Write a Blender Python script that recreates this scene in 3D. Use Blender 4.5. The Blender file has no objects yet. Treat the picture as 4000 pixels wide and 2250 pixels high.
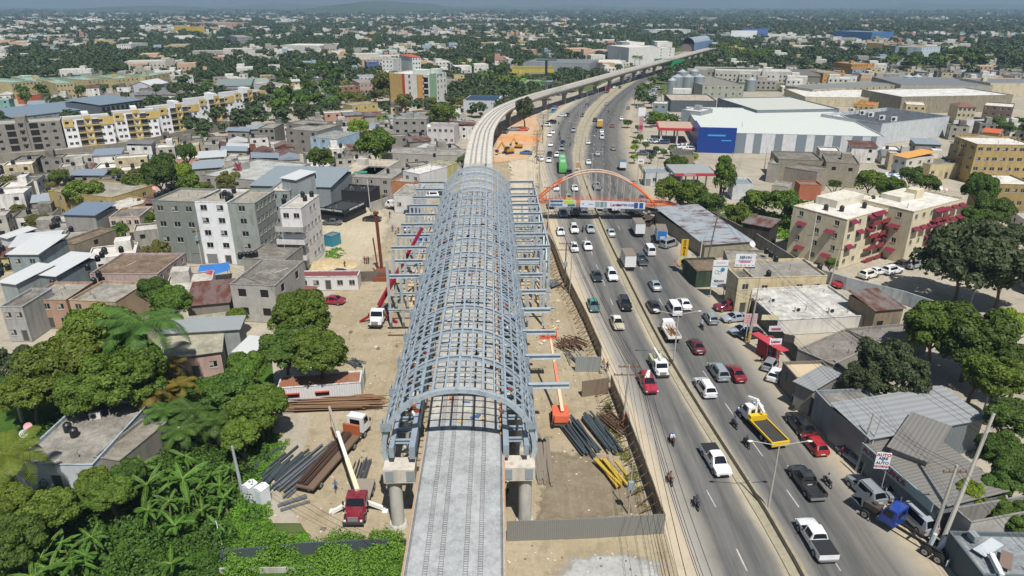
import bpy, math, random
import numpy as np
from mathutils import Vector, Matrix, noise
D=bpy.data; S=bpy.context.scene; COL=S.collection
R=math.radians; PI=math.pi
# ---------------------------------------------------------------- camera, sky, sun
PITCH=R(22.5); CH=53.0; FP=2667.0
cam=D.objects.new('camera',D.cameras.new('camera')); COL.objects.link(cam); S.camera=cam
cam.location=(0,0,CH); cam.rotation_euler=(PI/2-PITCH,0,0)
cam.data.lens=24.0; cam.data.sensor_width=36.0; cam.data.clip_start=.5; cam.data.clip_end=60000
SUN_EL=R(60); SUN_AZ=R(162)      # azimuth clockwise from +Y
W=D.worlds.new('World'); S.world=W; W.use_nodes=True
nt=W.node_tree; bg=nt.nodes['Background']; sk=nt.nodes.new('ShaderNodeTexSky')
sk.sky_type='NISHITA'; sk.sun_disc=False; sk.sun_elevation=SUN_EL; sk.sun_rotation=SUN_AZ; sk.air_density=1.1; sk.dust_density=.8
nt.links.new(sk.outputs[0],bg.inputs[0]); bg.inputs[1].default_value=.052
sl=D.lights.new('sun','SUN'); sl.energy=5.0; sl.angle=R(.5); sl.color=(1,.955,.89)
so=D.objects.new('sun',sl); COL.objects.link(so)
sd=Vector((math.sin(SUN_AZ)*math.cos(SUN_EL),math.cos(SUN_AZ)*math.cos(SUN_EL),math.sin(SUN_EL)))
so.rotation_euler=sd.to_track_quat('Z','Y').to_euler(); so.location=(100,-100,300)
S.view_settings.view_transform='Standard'; S.view_settings.look='None'; S.view_settings.exposure=.2; S.view_settings.gamma=1
S.render.engine='CYCLES'
S.cycles.max_bounces=5; S.cycles.diffuse_bounces=2; S.cycles.glossy_bounces=2; S.cycles.transmission_bounces=2; S.cycles.volume_bounces=0
S.cycles.transparent_max_bounces=6
try: S.cycles.use_denoising=True
except Exception: pass
# ---------------------------------------------------------------- pixels of the photograph (4000 x 2250) to points
CP,SP=math.cos(PITCH),math.sin(PITCH)
def ray(u,v):
    x=(u-2000)/FP; y=-(v-1125)/FP
    return x, CP+y*SP, -SP+y*CP
def G(u,v,z=0.0):
    x,y,w=ray(u,v); t=(z-CH)/w
    return Vector((x*t,y*t,z))
def AY(u,v,Y):
    x,y,w=ray(u,v); t=Y/y
    return Vector((x*t,Y,CH+w*t))
def proj(p):
    d=p[1]*CP-(p[2]-CH)*SP
    if d<=.1: return (-9999,-9999,d)
    return (2000+FP*p[0]/d, 1125-FP*(p[1]*SP+(p[2]-CH)*CP)/d, d)
def Q(reg,x,y):      # a point noted in an enlarged quarter-strip (column,row) of the photograph
    c,r=int(reg[0]),int(reg[1])
    return (c*1000+x/(2.576 if r<3 else 2.542), (0,560,1120,1680)[r]+y/(2.576 if r<3 else 2.542))
# ---------------------------------------------------------------- materials
def lin(c):
    if isinstance(c,str):
        c=[int(c[i:i+2],16)/255 for i in (0,2,4)]
    return tuple((x/12.92 if x<=.04045 else ((x+.055)/1.055)**2.4) for x in c[:3])+(1,)
class NT:
    def __init__(s,name):
        s.m=D.materials.new(name); s.m.use_nodes=True; s.t=s.m.node_tree; s.n=s.t.nodes; s.b=s.n['Principled BSDF']; s.out=s.n['Material Output']
    def N(s,t,**k):
        n=s.n.new('ShaderNode'+t)
        for a,b in k.items(): setattr(n,a,b)
        return n
    def L(s,a,b): s.t.links.new(a,b)
    def coord(s,world=False,rnd=True):
        if world:
            g=s.N('NewGeometry'); return g.outputs['Position']
        tc=s.N('TexCoord'); 
        if not rnd: return tc.outputs['Object']
        oi=s.N('ObjectInfo'); v=s.N('VectorMath',operation='MULTIPLY_ADD'); s.L(tc.outputs['Object'],v.inputs[0]); v.inputs[1].default_value=(1,1,1)
        cx=s.N('VectorMath',operation='SCALE'); cx.inputs[0].default_value=(37,71,13); s.L(oi.outputs['Random'],cx.inputs['Scale']); s.L(cx.outputs[0],v.inputs[2])
        return v.outputs[0]
    def noise(s,vec,scale,detail=3,rough=.6,stretch=None):
        if stretch:
            m=s.N('VectorMath',operation='MULTIPLY'); s.L(vec,m.inputs[0]); m.inputs[1].default_value=stretch; vec=m.outputs[0]
        n=s.N('TexNoise'); n.inputs['Scale'].default_value=scale; n.inputs['Detail'].default_value=detail; n.inputs['Roughness'].default_value=rough
        s.L(vec,n.inputs['Vector']); return n.outputs['Fac']
    def ramp(s,f,stops,interp='LINEAR'):
        r=s.N('ValToRGB'); r.color_ramp.interpolation=interp; e=r.color_ramp.elements
        while len(e)<len(stops): e.new(.5)
        for k,(p,c) in enumerate(stops): e[k].position=p; e[k].color=c if len(c)==4 else lin(c)
        s.L(f,r.inputs[0]); return r.outputs[0]
    def mix(s,f,a,b,mode='MIX'):
        m=s.N('Mix',data_type='RGBA',blend_type=mode)
        for sock,val in ((m.inputs[0],f),(m.inputs[6],a),(m.inputs[7],b)):
            if hasattr(val,'links'): s.L(val,sock)
            else: sock.default_value=val
        return m.outputs[2]
    def math(s,op,a,b=0.0,clamp=False):
        m=s.N('Math',operation=op,use_clamp=clamp)
        for sock,val in ((m.inputs[0],a),(m.inputs[1],b)):
            if hasattr(val,'links'): s.L(val,sock)
            else: sock.default_value=val
        return m.outputs[0]
    def bump(s,h,st,dist=.05):
        b=s.N('Bump'); b.inputs['Strength'].default_value=st; b.inputs['Distance'].default_value=dist; s.L(h,b.inputs['Height']); s.L(b.outputs[0],s.b.inputs['Normal'])
    def done(s,col,rough=.8,metal=0.0,spec=.5):
        if hasattr(col,'links'): s.L(col,s.b.inputs['Base Color'])
        else: s.b.inputs['Base Color'].default_value=col
        s.b.inputs['Roughness'].default_value=rough; s.b.inputs['Metallic'].default_value=metal; s.b.inputs['Specular IOR Level'].default_value=spec
        return s.m
BW=((0,0,0,1),(1,1,1,1))
_mc={}
def cached(f):
    def g(*a,**k):
        key=(f.__name__,a,tuple(sorted(k.items())))
        if key not in _mc: _mc[key]=f(*a,**k)
        return _mc[key]
    return g
def dk(c,f):
    c=lin(c); return tuple(x*f for x in c[:3])+(1,)
@cached
def plain(c,rough=.6,metal=0.0,var=.12):
    n=NT('paint'); v=n.coord(); f=n.noise(v,3,3)
    return n.done(n.mix(f,dk(c,1-var),dk(c,1+var)),rough,metal)
@cached
def plaster(c,dirt=.5):
    n=NT('plaster'); v=n.coord(); a=n.noise(v,.5,4,.65); b=n.noise(v,1.4,3,.6,(1,1,.18)); f=n.noise(v,9,2)
    col=n.mix(n.ramp(a,[(.35,BW[0]),(.75,BW[1])]),lin(c),dk(c,.8))
    s=n.ramp(b,[(.46,BW[0]),(.74,BW[1])]); col=n.mix(n.math('MULTIPLY',s,dirt),col,lin('6b6860'))
    col=n.mix(n.math('MULTIPLY',f,.12),col,lin('3c3a36')); n.bump(f,.15,.02)
    return n.done(col,.85,0,.25)
@cached
def blockwall(c='9b978f'):
    n=NT('block_masonry'); v=n.coord(rnd=False); tc=n.N('TexCoord')
    br=n.N('TexBrick'); br.inputs['Scale'].default_value=1.0; br.inputs['Brick Width'].default_value=.4; br.inputs['Row Height'].default_value=.2; br.inputs['Mortar Size'].default_value=.012
    sx=n.N('SeparateXYZ'); n.L(v,sx.inputs[0]); cb=n.N('CombineXYZ'); n.L(n.math('ADD',sx.outputs[0],sx.outputs[1]),cb.inputs[0]); n.L(sx.outputs[2],cb.inputs[1]); n.L(cb.outputs[0],br.inputs['Vector'])
    br.inputs['Color1'].default_value=lin(c); br.inputs['Color2'].default_value=dk(c,.86); br.inputs['Mortar'].default_value=dk(c,1.15)
    w=n.coord(); a=n.noise(w,.45,4,.7); b=n.noise(w,1.8,3,.6,(1,1,.3))
    col=n.mix(n.ramp(a,[(.4,BW[0]),(.7,BW[1])]),br.outputs[0],dk(c,1.22)); col=n.mix(n.ramp(b,[(.55,BW[0]),(.8,(.55,.55,.55,1))]),col,dk(c,.5))
    return n.done(col,.92,0,.2)
@cached
def roofcon(c='a8a59d',c2='6d6a62',amt=.5):
    n=NT('weathered_roof'); v=n.coord(); a=n.noise(v,.35,5,.72); b=n.noise(v,1.3,4,.7); f=n.noise(v,7,3,.7,(1,.35,1))
    t=n.ramp(a,[(.33,BW[0]),(.66,BW[1])]); col=n.mix(t,lin(c),lin(c2)); col=n.mix(n.math('MULTIPLY',n.ramp(b,[(.45,BW[0]),(.7,BW[1])]),amt),col,dk(c2,.55))
    col=n.mix(n.math('MULTIPLY',n.ramp(f,[(.45,BW[0]),(.65,BW[1])]),.35),col,dk(c,1.15)); n.bump(b,.2,.05)
    return n.done(col,.93,0,.2)
@cached
def corr(c='a9b0b4',rust=.35,axis=0,period=.26,rc='7a4a35',rough=.5,metal=.25):
    n=NT('corrugated_sheet'); v=n.coord(rnd=False); sx=n.N('SeparateXYZ'); n.L(v,sx.inputs[0])
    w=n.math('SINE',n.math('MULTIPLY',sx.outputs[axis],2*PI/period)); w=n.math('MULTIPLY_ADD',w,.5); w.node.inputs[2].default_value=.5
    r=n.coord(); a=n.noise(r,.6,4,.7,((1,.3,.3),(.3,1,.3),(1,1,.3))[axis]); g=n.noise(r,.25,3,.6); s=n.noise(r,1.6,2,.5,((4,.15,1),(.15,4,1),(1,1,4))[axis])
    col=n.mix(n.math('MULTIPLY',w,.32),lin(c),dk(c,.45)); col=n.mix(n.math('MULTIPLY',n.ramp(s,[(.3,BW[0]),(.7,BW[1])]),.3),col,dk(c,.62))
    if rust>0: col=n.mix(n.ramp(n.math('ADD',n.math('MULTIPLY',a,.6),n.math('MULTIPLY',g,.4)),[(.66-.3*rust,BW[0]),(.74-.24*rust,BW[1])]),col,n.mix(s,lin(rc),dk(rc,.5)))
    n.bump(w,.6,.04)
    return n.done(col,rough,metal)
@cached
def paint(c,rough=.22,metal=.0,coat=.6):
    n=NT('car_paint'); v=n.coord(); f=n.noise(v,1.2,3); col=n.mix(n.math('MULTIPLY',n.ramp(f,[(.4,BW[0]),(.8,BW[1])]),.2),lin(c),lin('8a8378')); m=n.done(col,rough,metal)
    n.b.inputs['Coat Weight'].default_value=coat; n.b.inputs['Coat Roughness'].default_value=.08
    return m
@cached
def glass(c='11161a',rough=.06):
    n=NT('window_glass'); v=n.coord(); f=n.noise(v,.8,2); return n.done(n.mix(f,lin(c),dk(c,2.2)),rough,0,.8)
@cached
def steel(c='8fa1ad',rough=.5):
    n=NT('primed_steel'); v=n.coord(); a=n.noise(v,.7,4,.65); b=n.noise(v,4,3); col=n.mix(n.ramp(a,[(.35,BW[0]),(.7,BW[1])]),lin(c),dk(c,.84)); col=n.mix(n.math('MULTIPLY',n.ramp(n.noise(v,1.4,4,.7),[(.55,BW[0]),(.66,BW[1])]),.45),col,lin('7a6a60'))
    return n.done(col,rough,.1)
@cached
def earth(c,c2,c3=None,sc=.12,fine=2.5,amt=.6,rough=.96):
    n=NT('earth'); v=n.coord(world=True); a=n.noise(v,sc,5,.65); b=n.noise(v,sc*5,4,.7); f=n.noise(v,fine,4,.75)
    col=n.mix(n.ramp(a,[(.36,BW[0]),(.64,BW[1])]),lin(c),lin(c2))
    if c3: col=n.mix(n.math('MULTIPLY',n.ramp(b,[(.5,BW[0]),(.68,BW[1])]),amt),col,lin(c3))
    tk=n.noise(v,.9,4,.7,(1,.09,1)); col=n.mix(n.math('MULTIPLY',n.ramp(tk,[(.5,BW[0]),(.72,BW[1])]),.35),col,dk(c2,.62)); col=n.mix(n.math('MULTIPLY',n.ramp(tk,[(.28,BW[1]),(.42,BW[0])]),.3),col,dk(c,1.2))
    col=n.mix(n.math('MULTIPLY',n.ramp(f,[(.3,BW[0]),(.75,BW[1])]),.38),col,dk(c2,.5)); n.bump(f,.4,.15)
    return n.done(col,rough,0,.1)
@cached
def leafm(c,c2,tr=.25,hue=.0):
    n=NT('foliage'); g=n.N('NewGeometry'); v=n.coord(); a=n.noise(v,.35,3); oi=n.N('ObjectInfo')
    col=n.mix(g.outputs['Random Per Island'],lin(c),lin(c2)); col=n.mix(n.math('MULTIPLY',n.ramp(a,[(.35,BW[0]),(.7,BW[1])]),.5),col,dk(c2,1.25))
    hs=n.N('HueSaturation'); n.L(n.math('MULTIPLY_ADD',oi.outputs['Random'],.02),hs.inputs['Hue']); hs.inputs['Hue'].links[0].from_node.inputs[2].default_value=.487
    n.L(n.math('MULTIPLY_ADD',oi.outputs['Random'],.35),hs.inputs['Value']); hs.inputs['Value'].links[0].from_node.inputs[2].default_value=.8; n.L(col,hs.inputs['Color'])
    m=n.done(hs.outputs[0],.6,0,.3)
    t=n.N('BsdfTranslucent'); n.L(hs.outputs[0],t.inputs[0]); ms=n.N('MixShader'); ms.inputs[0].default_value=tr; n.L(n.b.outputs[0],ms.inputs[1]); n.L(t.outputs[0],ms.inputs[2]); n.L(ms.outputs[0],n.out.inputs[0])
    return m
# ---------------------------------------------------------------- mesh builder
class MB:
    def __init__(s): s.v=[]; s.f=[]; s.m=[]; s.mi=0; s.T=None
    def add(s,vs,fs,mi=None):
        o=len(s.v)
        s.v+= [tuple(s.T@Vector(p)) for p in vs] if s.T is not None else [tuple(p) for p in vs]
        k=s.mi if mi is None else mi
        for f in fs: s.f.append(tuple(i+o for i in f)); s.m.append(k)
    def quad(s,a,b,c,d,mi=None): s.add([a,b,c,d],[(0,1,2,3)],mi)
    def box(s,x0,y0,z0,x1,y1,z1,mi=None):
        s.add([(x0,y0,z0),(x1,y0,z0),(x1,y1,z0),(x0,y1,z0),(x0,y0,z1),(x1,y0,z1),(x1,y1,z1),(x0,y1,z1)],[(3,2,1,0),(4,5,6,7),(0,1,5,4),(1,2,6,5),(2,3,7,6),(3,0,4,7)],mi)
    def beam(s,p,q,w,h,up=(0,0,1),mi=None):
        p,q=Vector(p),Vector(q); d=q-p
        if d.length<1e-6: return
        d.normalize(); up=Vector(up)
        if abs(d.dot(up))>.99: up=Vector((0,1,0))
        x=d.cross(up).normalized(); z=x.cross(d)
        vs=[e+x*a*w/2+z*b*h/2 for e in (p,q) for a,b in ((-1,-1),(1,-1),(1,1),(-1,1))]
        s.add(vs,[(0,1,2,3),(7,6,5,4),(0,4,5,1),(1,5,6,2),(2,6,7,3),(3,7,4,0)],mi)
    def ibeam(s,p,q,w,h,t=.05,up=(0,0,1),mi=None):
        p,q=Vector(p),Vector(q); d=(q-p).normalized(); up=Vector(up)
        if abs(d.dot(up))>.99: up=Vector((0,1,0))
        x=d.cross(up).normalized(); z=x.cross(d); o=z*(h/2-t/2)
        s.beam(p+o,q+o,w,t,up,mi); s.beam(p-o,q-o,w,t,up,mi); s.beam(p,q,t,h-2*t,up,mi)
    def tube(s,pts,r,n=8,mi=None,r2=None,cap=True):
        pts=[Vector(p) for p in pts]; rings=[]; N=len(pts)
        for i,p in enumerate(pts):
            d=(pts[min(i+1,N-1)]-pts[max(i-1,0)]).normalized(); up=Vector((0,0,1)) if abs(d.z)<.95 else Vector((0,1,0))
            x=d.cross(up).normalized(); z=x.cross(d); rr=r if r2 is None else r+(r2-r)*i/(N-1)
            rings+= [p+x*math.cos(2*PI*k/n)*rr+z*math.sin(2*PI*k/n)*rr for k in range(n)]
        fs=[(i*n+k,i*n+(k+1)%n,(i+1)*n+(k+1)%n,(i+1)*n+k) for i in range(N-1) for k in range(n)]
        if cap: fs+=[tuple(range(n))[::-1],tuple(range((N-1)*n,N*n))]
        s.add(rings,fs,mi)
    def cyl(s,x,y,z0,z1,r,n=14,mi=None,r2=None): s.tube([(x,y,z0),(x,y,z1)],r,n,mi,r2)
    def prism(s,poly,z0,z1,mi=None):
        n=len(poly); s.add([(p[0],p[1],z0) for p in poly]+[(p[0],p[1],z1) for p in poly],[tuple(range(n))[::-1],tuple(range(n,2*n))]+[(i,(i+1)%n,n+(i+1)%n,n+i) for i in range(n)],mi)
    def ball(s,c,r,n=8,sx=1,sy=1,sz=1,mi=None):
        vs=[];h=n//2+1
        for i in range(h+1):
            th=PI*i/h
            for k in range(n): vs.append((c[0]+r*sx*math.sin(th)*math.cos(2*PI*k/n),c[1]+r*sy*math.sin(th)*math.sin(2*PI*k/n),c[2]+r*sz*math.cos(th)))
        s.add(vs,[(i*n+k,(i+1)*n+k,(i+1)*n+(k+1)%n,i*n+(k+1)%n) for i in range(h) for k in range(n)],mi)
    def mesh(s,name,mats,smooth=False):
        me=D.meshes.new(name); me.from_pydata(s.v,[],s.f)
        for m in (mats if isinstance(mats,(list,tuple)) else [mats]): me.materials.append(m)
        if len(me.materials)>1: me.polygons.foreach_set('material_index',s.m)
        if smooth: me.polygons.foreach_set('use_smooth',[True]*len(s.f))
        me.update(); return me
    def build(s,name,mats,parent=None,smooth=False,**k): return link(name,s.mesh(name,mats,smooth),parent,**k)
KIDS={}
def link(name,me,parent=None,loc=None,rz=None,label=None,cat=None,group=None,kind=None,sc=None):
    o=D.objects.new(name,me); COL.objects.link(o)
    if parent is not None: o.parent=parent; KIDS.setdefault(parent.name,[]).append(o)
    if loc is not None: o.location=loc
    if rz is not None: o.rotation_euler=(0,0,rz)
    if sc is not None: o.scale=(sc,sc,sc) if not hasattr(sc,'__len__') else sc
    tag(o,label,cat,group,kind); return o
def tag(o,label=None,cat=None,group=None,kind=None):
    for k,v in (('label',label),('category',cat),('group',group),('kind',kind)):
        if v: o[k]=v
    return o
def root(name,loc,rz=0,label=None,cat=None,group=None,sc=None): return link(name,None,None,Vector(loc),rz,label,cat,group,None,sc)
def clone(o,parent=None,loc=None,rz=None,label=None,sc=None,group=None):
    c=o.copy(); COL.objects.link(c)
    if parent is not None: c.parent=parent; KIDS.setdefault(parent.name,[]).append(c)
    for ch in list(KIDS.get(o.name,())): clone(ch,c)
    if loc is not None: c.location=loc
    if rz is not None: c.rotation_euler=(0,0,rz)
    if sc is not None: c.scale=(sc,sc,sc) if not hasattr(sc,'__len__') else sc
    if label: c['label']=label
    if group: c['group']=group
    return c
def setmat(o,idx,m):
    o.material_slots[idx].link='OBJECT'; o.material_slots[idx].material=m
def flat(name,pts,z,mat,**k):
    mb=MB(); mb.add([(p[0],p[1],z) for p in pts],[tuple(range(len(pts)))]); return mb.build(name,mat,**k)
def gpoly(px): return [G(*p) for p in px]
def interp(pts,x):
    if x<=pts[0][0]: a,b=pts[0],pts[1]
    elif x>=pts[-1][0]: a,b=pts[-2],pts[-1]
    else:
        for a,b in zip(pts,pts[1:]):
            if a[0]<=x<=b[0]: break
    return a[1]+(b[1]-a[1])*(x-a[0])/(b[0]-a[0])
def smoothpath(pts,step):
    P=[Vector(p) for p in pts]; out=[]
    for i in range(len(P)-1):
        p0=P[max(i-1,0)];p1=P[i];p2=P[i+1];p3=P[min(i+2,len(P)-1)]; n=max(1,int((p2-p1).length/step))
        for k in range(n):
            t=k/n; out.append(.5*((2*p1)+(-p0+p2)*t+(2*p0-5*p1+4*p2-p3)*t*t+(-p0+3*p1-3*p2+p3)*t**3))
    out.append(P[-1]); return out
FOOT=[]   # occupied ground: (x,y,radius) or oriented rectangles, kept clear by the scattered houses and trees
def occupy(x,y,r): FOOT.append((x,y,r))
def free(x,y,r): return all((x-a)**2+(y-b)**2>(r+c)**2 for a,b,c in FOOT)
rng=random.Random(7)
# ---------------------------------------------------------------- ground, road, median
MED=[(30,29.4),(54,29.0),(61.3,28.6),(95,25.6),(130,24.2),(175,23.3),(241,24.3),(290,29.5),(338,36.5),(414,53),(520,84),(640,128),(800,186),(1000,262)]  # (Y, X) of the median
LED=[(30,16.6),(60,16.7),(77,16.2),(98,14.4),(166,9.8),(264,9.5),(330,15),(363,20),(414,34),(520,67),(640,113),(800,172),(1000,248)]
RED=[(30,44.5),(52,44),(72,42),(107,40.6),(166,41.5),(240,45),(323,55),(414,72),(520,101),(640,144),(800,200),(1000,276)]
mp=smoothpath([(x,y,0) for y,x in MED],6)
def medx(Y): return interp([(p.y,p.x) for p in mp],Y)
_mx=[(p.y,p.x) for p in mp]
def road_rz(Y):      # heading of traffic driving away from the camera
    a,b=interp(_mx,Y-4),interp(_mx,Y+4); return -math.atan2(b-a,8.0)
def ribbon(name,left,right,z,mat,ys,n=8,**k):
    mb=MB(); uv=[]
    for y in ys:
        for i in range(n+1):
            t=i/n; mb.v.append((left(y)*(1-t)+right(y)*t,y,z)); uv.append((t,y))
    for j in range(len(ys)-1):
        for i in range(n): a=j*(n+1)+i; mb.f.append((a,a+1,a+n+2,a+n+1)); mb.m.append(0)
    me=mb.mesh(name,mat); l=me.uv_layers.new(name='UVMap')
    for lp in me.loops: l.data[lp.index].uv=uv[lp.vertex_index]
    return link(name,me,**k)
def asphalt(stops,seed=0.):
    n=NT('asphalt'); tc=n.N('TexCoord'); sx=n.N('SeparateXYZ'); n.L(tc.outputs['UV'],sx.inputs[0]); v=n.coord(world=True)
    a=n.noise(v,.5,4,.65,(1,.12,1)); b=n.noise(v,.05,3,.6); f=n.noise(v,6,3,.7)
    x=n.math('ADD',sx.outputs[0],n.math('MULTIPLY',n.math('SUBTRACT',a,.5),.10)); x=n.math('ADD',x,n.math('MULTIPLY',n.math('SUBTRACT',b,.5),.08))
    col=n.ramp(x,stops); c2=n.noise(v,1.5,4,.7,(1,.05,1)); col=n.mix(n.math('MULTIPLY',n.ramp(c2,[(.4,BW[0]),(.75,BW[1])]),.34),col,lin('a39b8b'))
    col=n.mix(n.math('MULTIPLY',n.ramp(n.noise(v,.23,5,.7),[(.5,BW[0]),(.8,BW[1])]),.35),col,lin('4c4b49')); col=n.mix(n.math('MULTIPLY',f,.3),col,lin('3b3a38')); n.bump(f,.2,.02)
    return n.done(col,.9,0,.25)
ys=[30+i*5 for i in range(195)]
lx=lambda y:interp(LED,y); rx=lambda y:interp(RED,y)
# big ground sheet
n=NT('plain_ground'); v=n.coord(world=True); a=n.noise(v,.004,5,.7); b=n.noise(v,.03,4,.7); f=n.noise(v,.6,4,.7)
col=n.mix(n.ramp(a,[(.42,BW[0]),(.62,BW[1])]),lin('5c6a3c'),lin('8d8468')); col=n.mix(n.ramp(b,[(.45,BW[0]),(.66,BW[1])]),col,lin('3f5230')); col=n.mix(n.math('MULTIPLY',f,.4),col,lin('2f3a22'))
ground_m=n.done(col,.97,0,.1)
mb=MB(); gx=[-12500,-4000,-1200,-400,0,400,1200,4000,12500]; gy=[-150,200,600,1500,4000,12500]
for y in gy:
    for x in gx: mb.v.append((x,y,-.15))
for j in range(len(gy)-1):
    for i in range(len(gx)-1): a=j*len(gx)+i; mb.f.append((a,a+1,a+1+len(gx),a+len(gx))); mb.m.append(0)
mb.build('ground',ground_m,kind='structure')
street=earth('b5ad9d','a49c8c','8d8779',.05,1.5,.7)
flat('town_ground',[(-330,60),(-14,60),(12,160),(14,330),(60,470),(-60,470),(-420,470)],-.09,street,kind='structure')
flat('town_ground',[(36,40),(130,40),(330,150),(420,470),(90,470),(60,400),(40,170)],-.09,street,kind='structure')
dirt=earth('b0a48c','a09379','857a66',.1,2.2,.65)
flat('dirt_yard',[(-24,40),(16.9,40),(16.9,62),(16.5,77),(14.4,98),(9.8,166),(8,262),(-6,262),(-24,190),(-33,150),(-36,120),(-31,95),(-27,75),(-28,66),(-22,58),(-19,50)],-.05,dirt,kind='structure')
pale=earth('cfc4b0','c2b49a','a89a80',.15,2.5,.5)
_flat=flat; SOFT={}
def softmat(m):
    if m.name not in SOFT:
        c=m.copy(); t=c.node_tree; N_=t.nodes; L_=t.links; out=N_['Material Output']; src=out.inputs[0].links[0].from_socket
        at=N_.new('ShaderNodeAttribute'); at.attribute_name='edge'; g=N_.new('ShaderNodeNewGeometry'); no=N_.new('ShaderNodeTexNoise'); no.inputs['Scale'].default_value=.7; no.inputs['Detail'].default_value=6; no.inputs['Roughness'].default_value=.75; L_.new(g.outputs['Position'],no.inputs['Vector'])
        a=N_.new('ShaderNodeMath'); a.operation='MULTIPLY_ADD'; L_.new(no.outputs['Fac'],a.inputs[0]); a.inputs[1].default_value=1.1; L_.new(at.outputs['Fac'],a.inputs[2])
        r=N_.new('ShaderNodeMapRange'); r.inputs[1].default_value=.85; r.inputs[2].default_value=1.2; L_.new(a.outputs[0],r.inputs[0]); tr=N_.new('ShaderNodeBsdfTransparent'); mx=N_.new('ShaderNodeMixShader'); L_.new(r.outputs[0],mx.inputs[0]); L_.new(tr.outputs[0],mx.inputs[1]); L_.new(src,mx.inputs[2]); L_.new(mx.outputs[0],out.inputs[0]); SOFT[m.name]=c
    return SOFT[m.name]
def flat(name,pts,z,mat,**k):
    if len(pts)<4 or z<-.06: return _flat(name,pts,z,mat,**k)
    P=[Vector((p[0],p[1],0)) for p in pts]; out=[]; c=sum(P,Vector())/len(P)
    for i in range(len(P)):
        a,b_=P[i],P[(i+1)%len(P)]; n=min(40,max(2,int((b_-a).length/1.3)))
        for j in range(n):
            q=a.lerp(b_,j/n); w=noise.noise_vector(q*.35+Vector((0,0,z*99))); out.append(Vector((q.x+w.x*1.3,q.y+w.y*1.3,z)))
    n=len(out); c.z=z; inn=[]
    for q in out:
        dd=(c-q).length; inn.append(q.lerp(c,min(.45,4.5/max(dd,1))))
    oo=[q.lerp(c,-min(.2,1.5/max((c-q).length,1))) for q in out]
    mb=MB(); mb.v=[tuple(q) for q in oo+inn]; mb.f=[(i,(i+1)%n,n+(i+1)%n,n+i) for i in range(n)]+[tuple(range(n,2*n))]; mb.m=[0]*len(mb.f)
    me=mb.mesh(name,softmat(mat)); at=me.attributes.new('edge','FLOAT','POINT'); at.data.foreach_set('value',[0.0]*n+[1.0]*n); return link(name,me,**k)
flat('pale_earth',[G(*p)[:2] for p in [(1990,590),(2080,560),(2110,640),(2090,900),(2010,1000),(1985,760)]],-.03,pale,kind='structure')
flat('pale_earth',gpoly([(1930,500),(2090,420),(2120,520),(2070,620),(1925,640)]),-.026,earth('c99f78','cdb699','b5855c',.08,2,.7),kind='structure')
flat('pale_earth',gpoly([(1200,820),(1480,790),(1550,880),(1480,1010),(1300,1080),(1240,950)]),-.034,earth('c3b9a3','b5a98e','a89d86',.1,2,.5),kind='structure')
flat('pale_earth',gpoly([(1560,1215),(1690,1215),(1720,900),(1650,880)]),-.038,pale,kind='structure')
flat('pale_earth',gpoly([(2010,1195),(2130,1195),(2110,900),(2010,900)]),-.042,pale,kind='structure')
flat('gravel_patch',gpoly([(2180,2250),(2230,2170),(2420,2150),(2560,2180),(2600,2250),(2640,2380),(2100,2380)]),-.02,earth('a3a4a1','b9b9b5','84857f',.35,3,.6),kind='structure')
flat('dark_earth',gpoly([(2095,1860),(2140,1760),(2330,1760),(2520,1900),(2560,2010),(2080,2060)]),-.022,earth('8f8370','7d725f','a0967e',.25,3,.5),kind='structure')
LS=[(0,'cbbda4'),(.14,'c4b79f'),(.2,'a7a39b'),(.34,'928e86'),(.46,'585a5c'),(.6,'6f6f6e'),(.74,'56585a'),(.88,'75746f'),(.96,'bdb29c'),(1,'c5b99f')]
RS=[(0,'b9ae98'),(.05,'8a8881'),(.13,'4d5053'),(.29,'616263'),(.41,'4c4f52'),(.54,'696864'),(.67,'6a6966'),(.8,'969187'),(.9,'b3a78f'),(1,'bdb097')]
ribbon('road',lambda y:lx(y),lambda y:medx(y)-.7-interp([(180,0),(260,.8),(420,2.5)],max(y,180)) ,0,asphalt(LS),ys,kind='structure')
ribbon('road',lambda y:medx(y)+.3+interp([(180,0),(260,.8),(420,2.5)],max(y,180)),lambda y:rx(y),0.004,asphalt(RS),ys,kind='structure')
ribbon('median_strip',lambda y:medx(y)-1.1-interp([(180,0),(260,.8),(420,2.5)],max(y,180)),lambda y:medx(y)+.5+interp([(180,0),(260,.8),(420,2.5)],max(y,180)),.12,earth('aea491','a29b84','848a62',.2,2,.6),ys,2,kind='structure')
# kerb faces of the strip and the low divider wall
mb=MB(); 
for i in range(len(mp)-1):
    a,b=mp[i],mp[i+1]
    if b.y<760: mb.beam((a.x+.1,a.y,.35),(b.x+.1,b.y,.35),.26,.8 if a.y<205 else .3)
mb.build('median_wall',plaster('a29a8a'),label='long low concrete divider wall between the two carriageways',cat='wall')
mb=MB()
for i in range(len(mp)-1):
    a,b=mp[i],mp[i+1]
    if b.y>190: break
    mb.quad((a.x+.62,a.y,.012),(a.x+.74,a.y,.012),(b.x+.74,b.y,.012),(b.x+.62,b.y,.012))
mb.build('yellow_edge_line',earth('b59a4a','a8976a','8d8779',.3,2,.8),kind='structure')
mb=MB()
for off,sgn in ((4.3,1),(8.0,1),(-5.2,-1)):
    y=34.0
    while y<560:
        x=lambda yy: medx(yy)+off+(interp([(180,0),(260,.8),(420,2.5)],max(yy,180)) if off>0 else -interp([(180,0),(260,.8),(420,2.5)],max(yy,180)))
        if rng.random()<(.75 if off!=8.0 else .55): mb.quad((x(y)-.07,y,.014),(x(y)+.07,y,.014),(x(y+3)+.07,y+3,.014),(x(y+3)-.07,y+3,.014))
        y+=9.5
mb.build('lane_markings',earth('c9c8c2','b1afa8','8d8a83',.4,2,.7),kind='structure')
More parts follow.
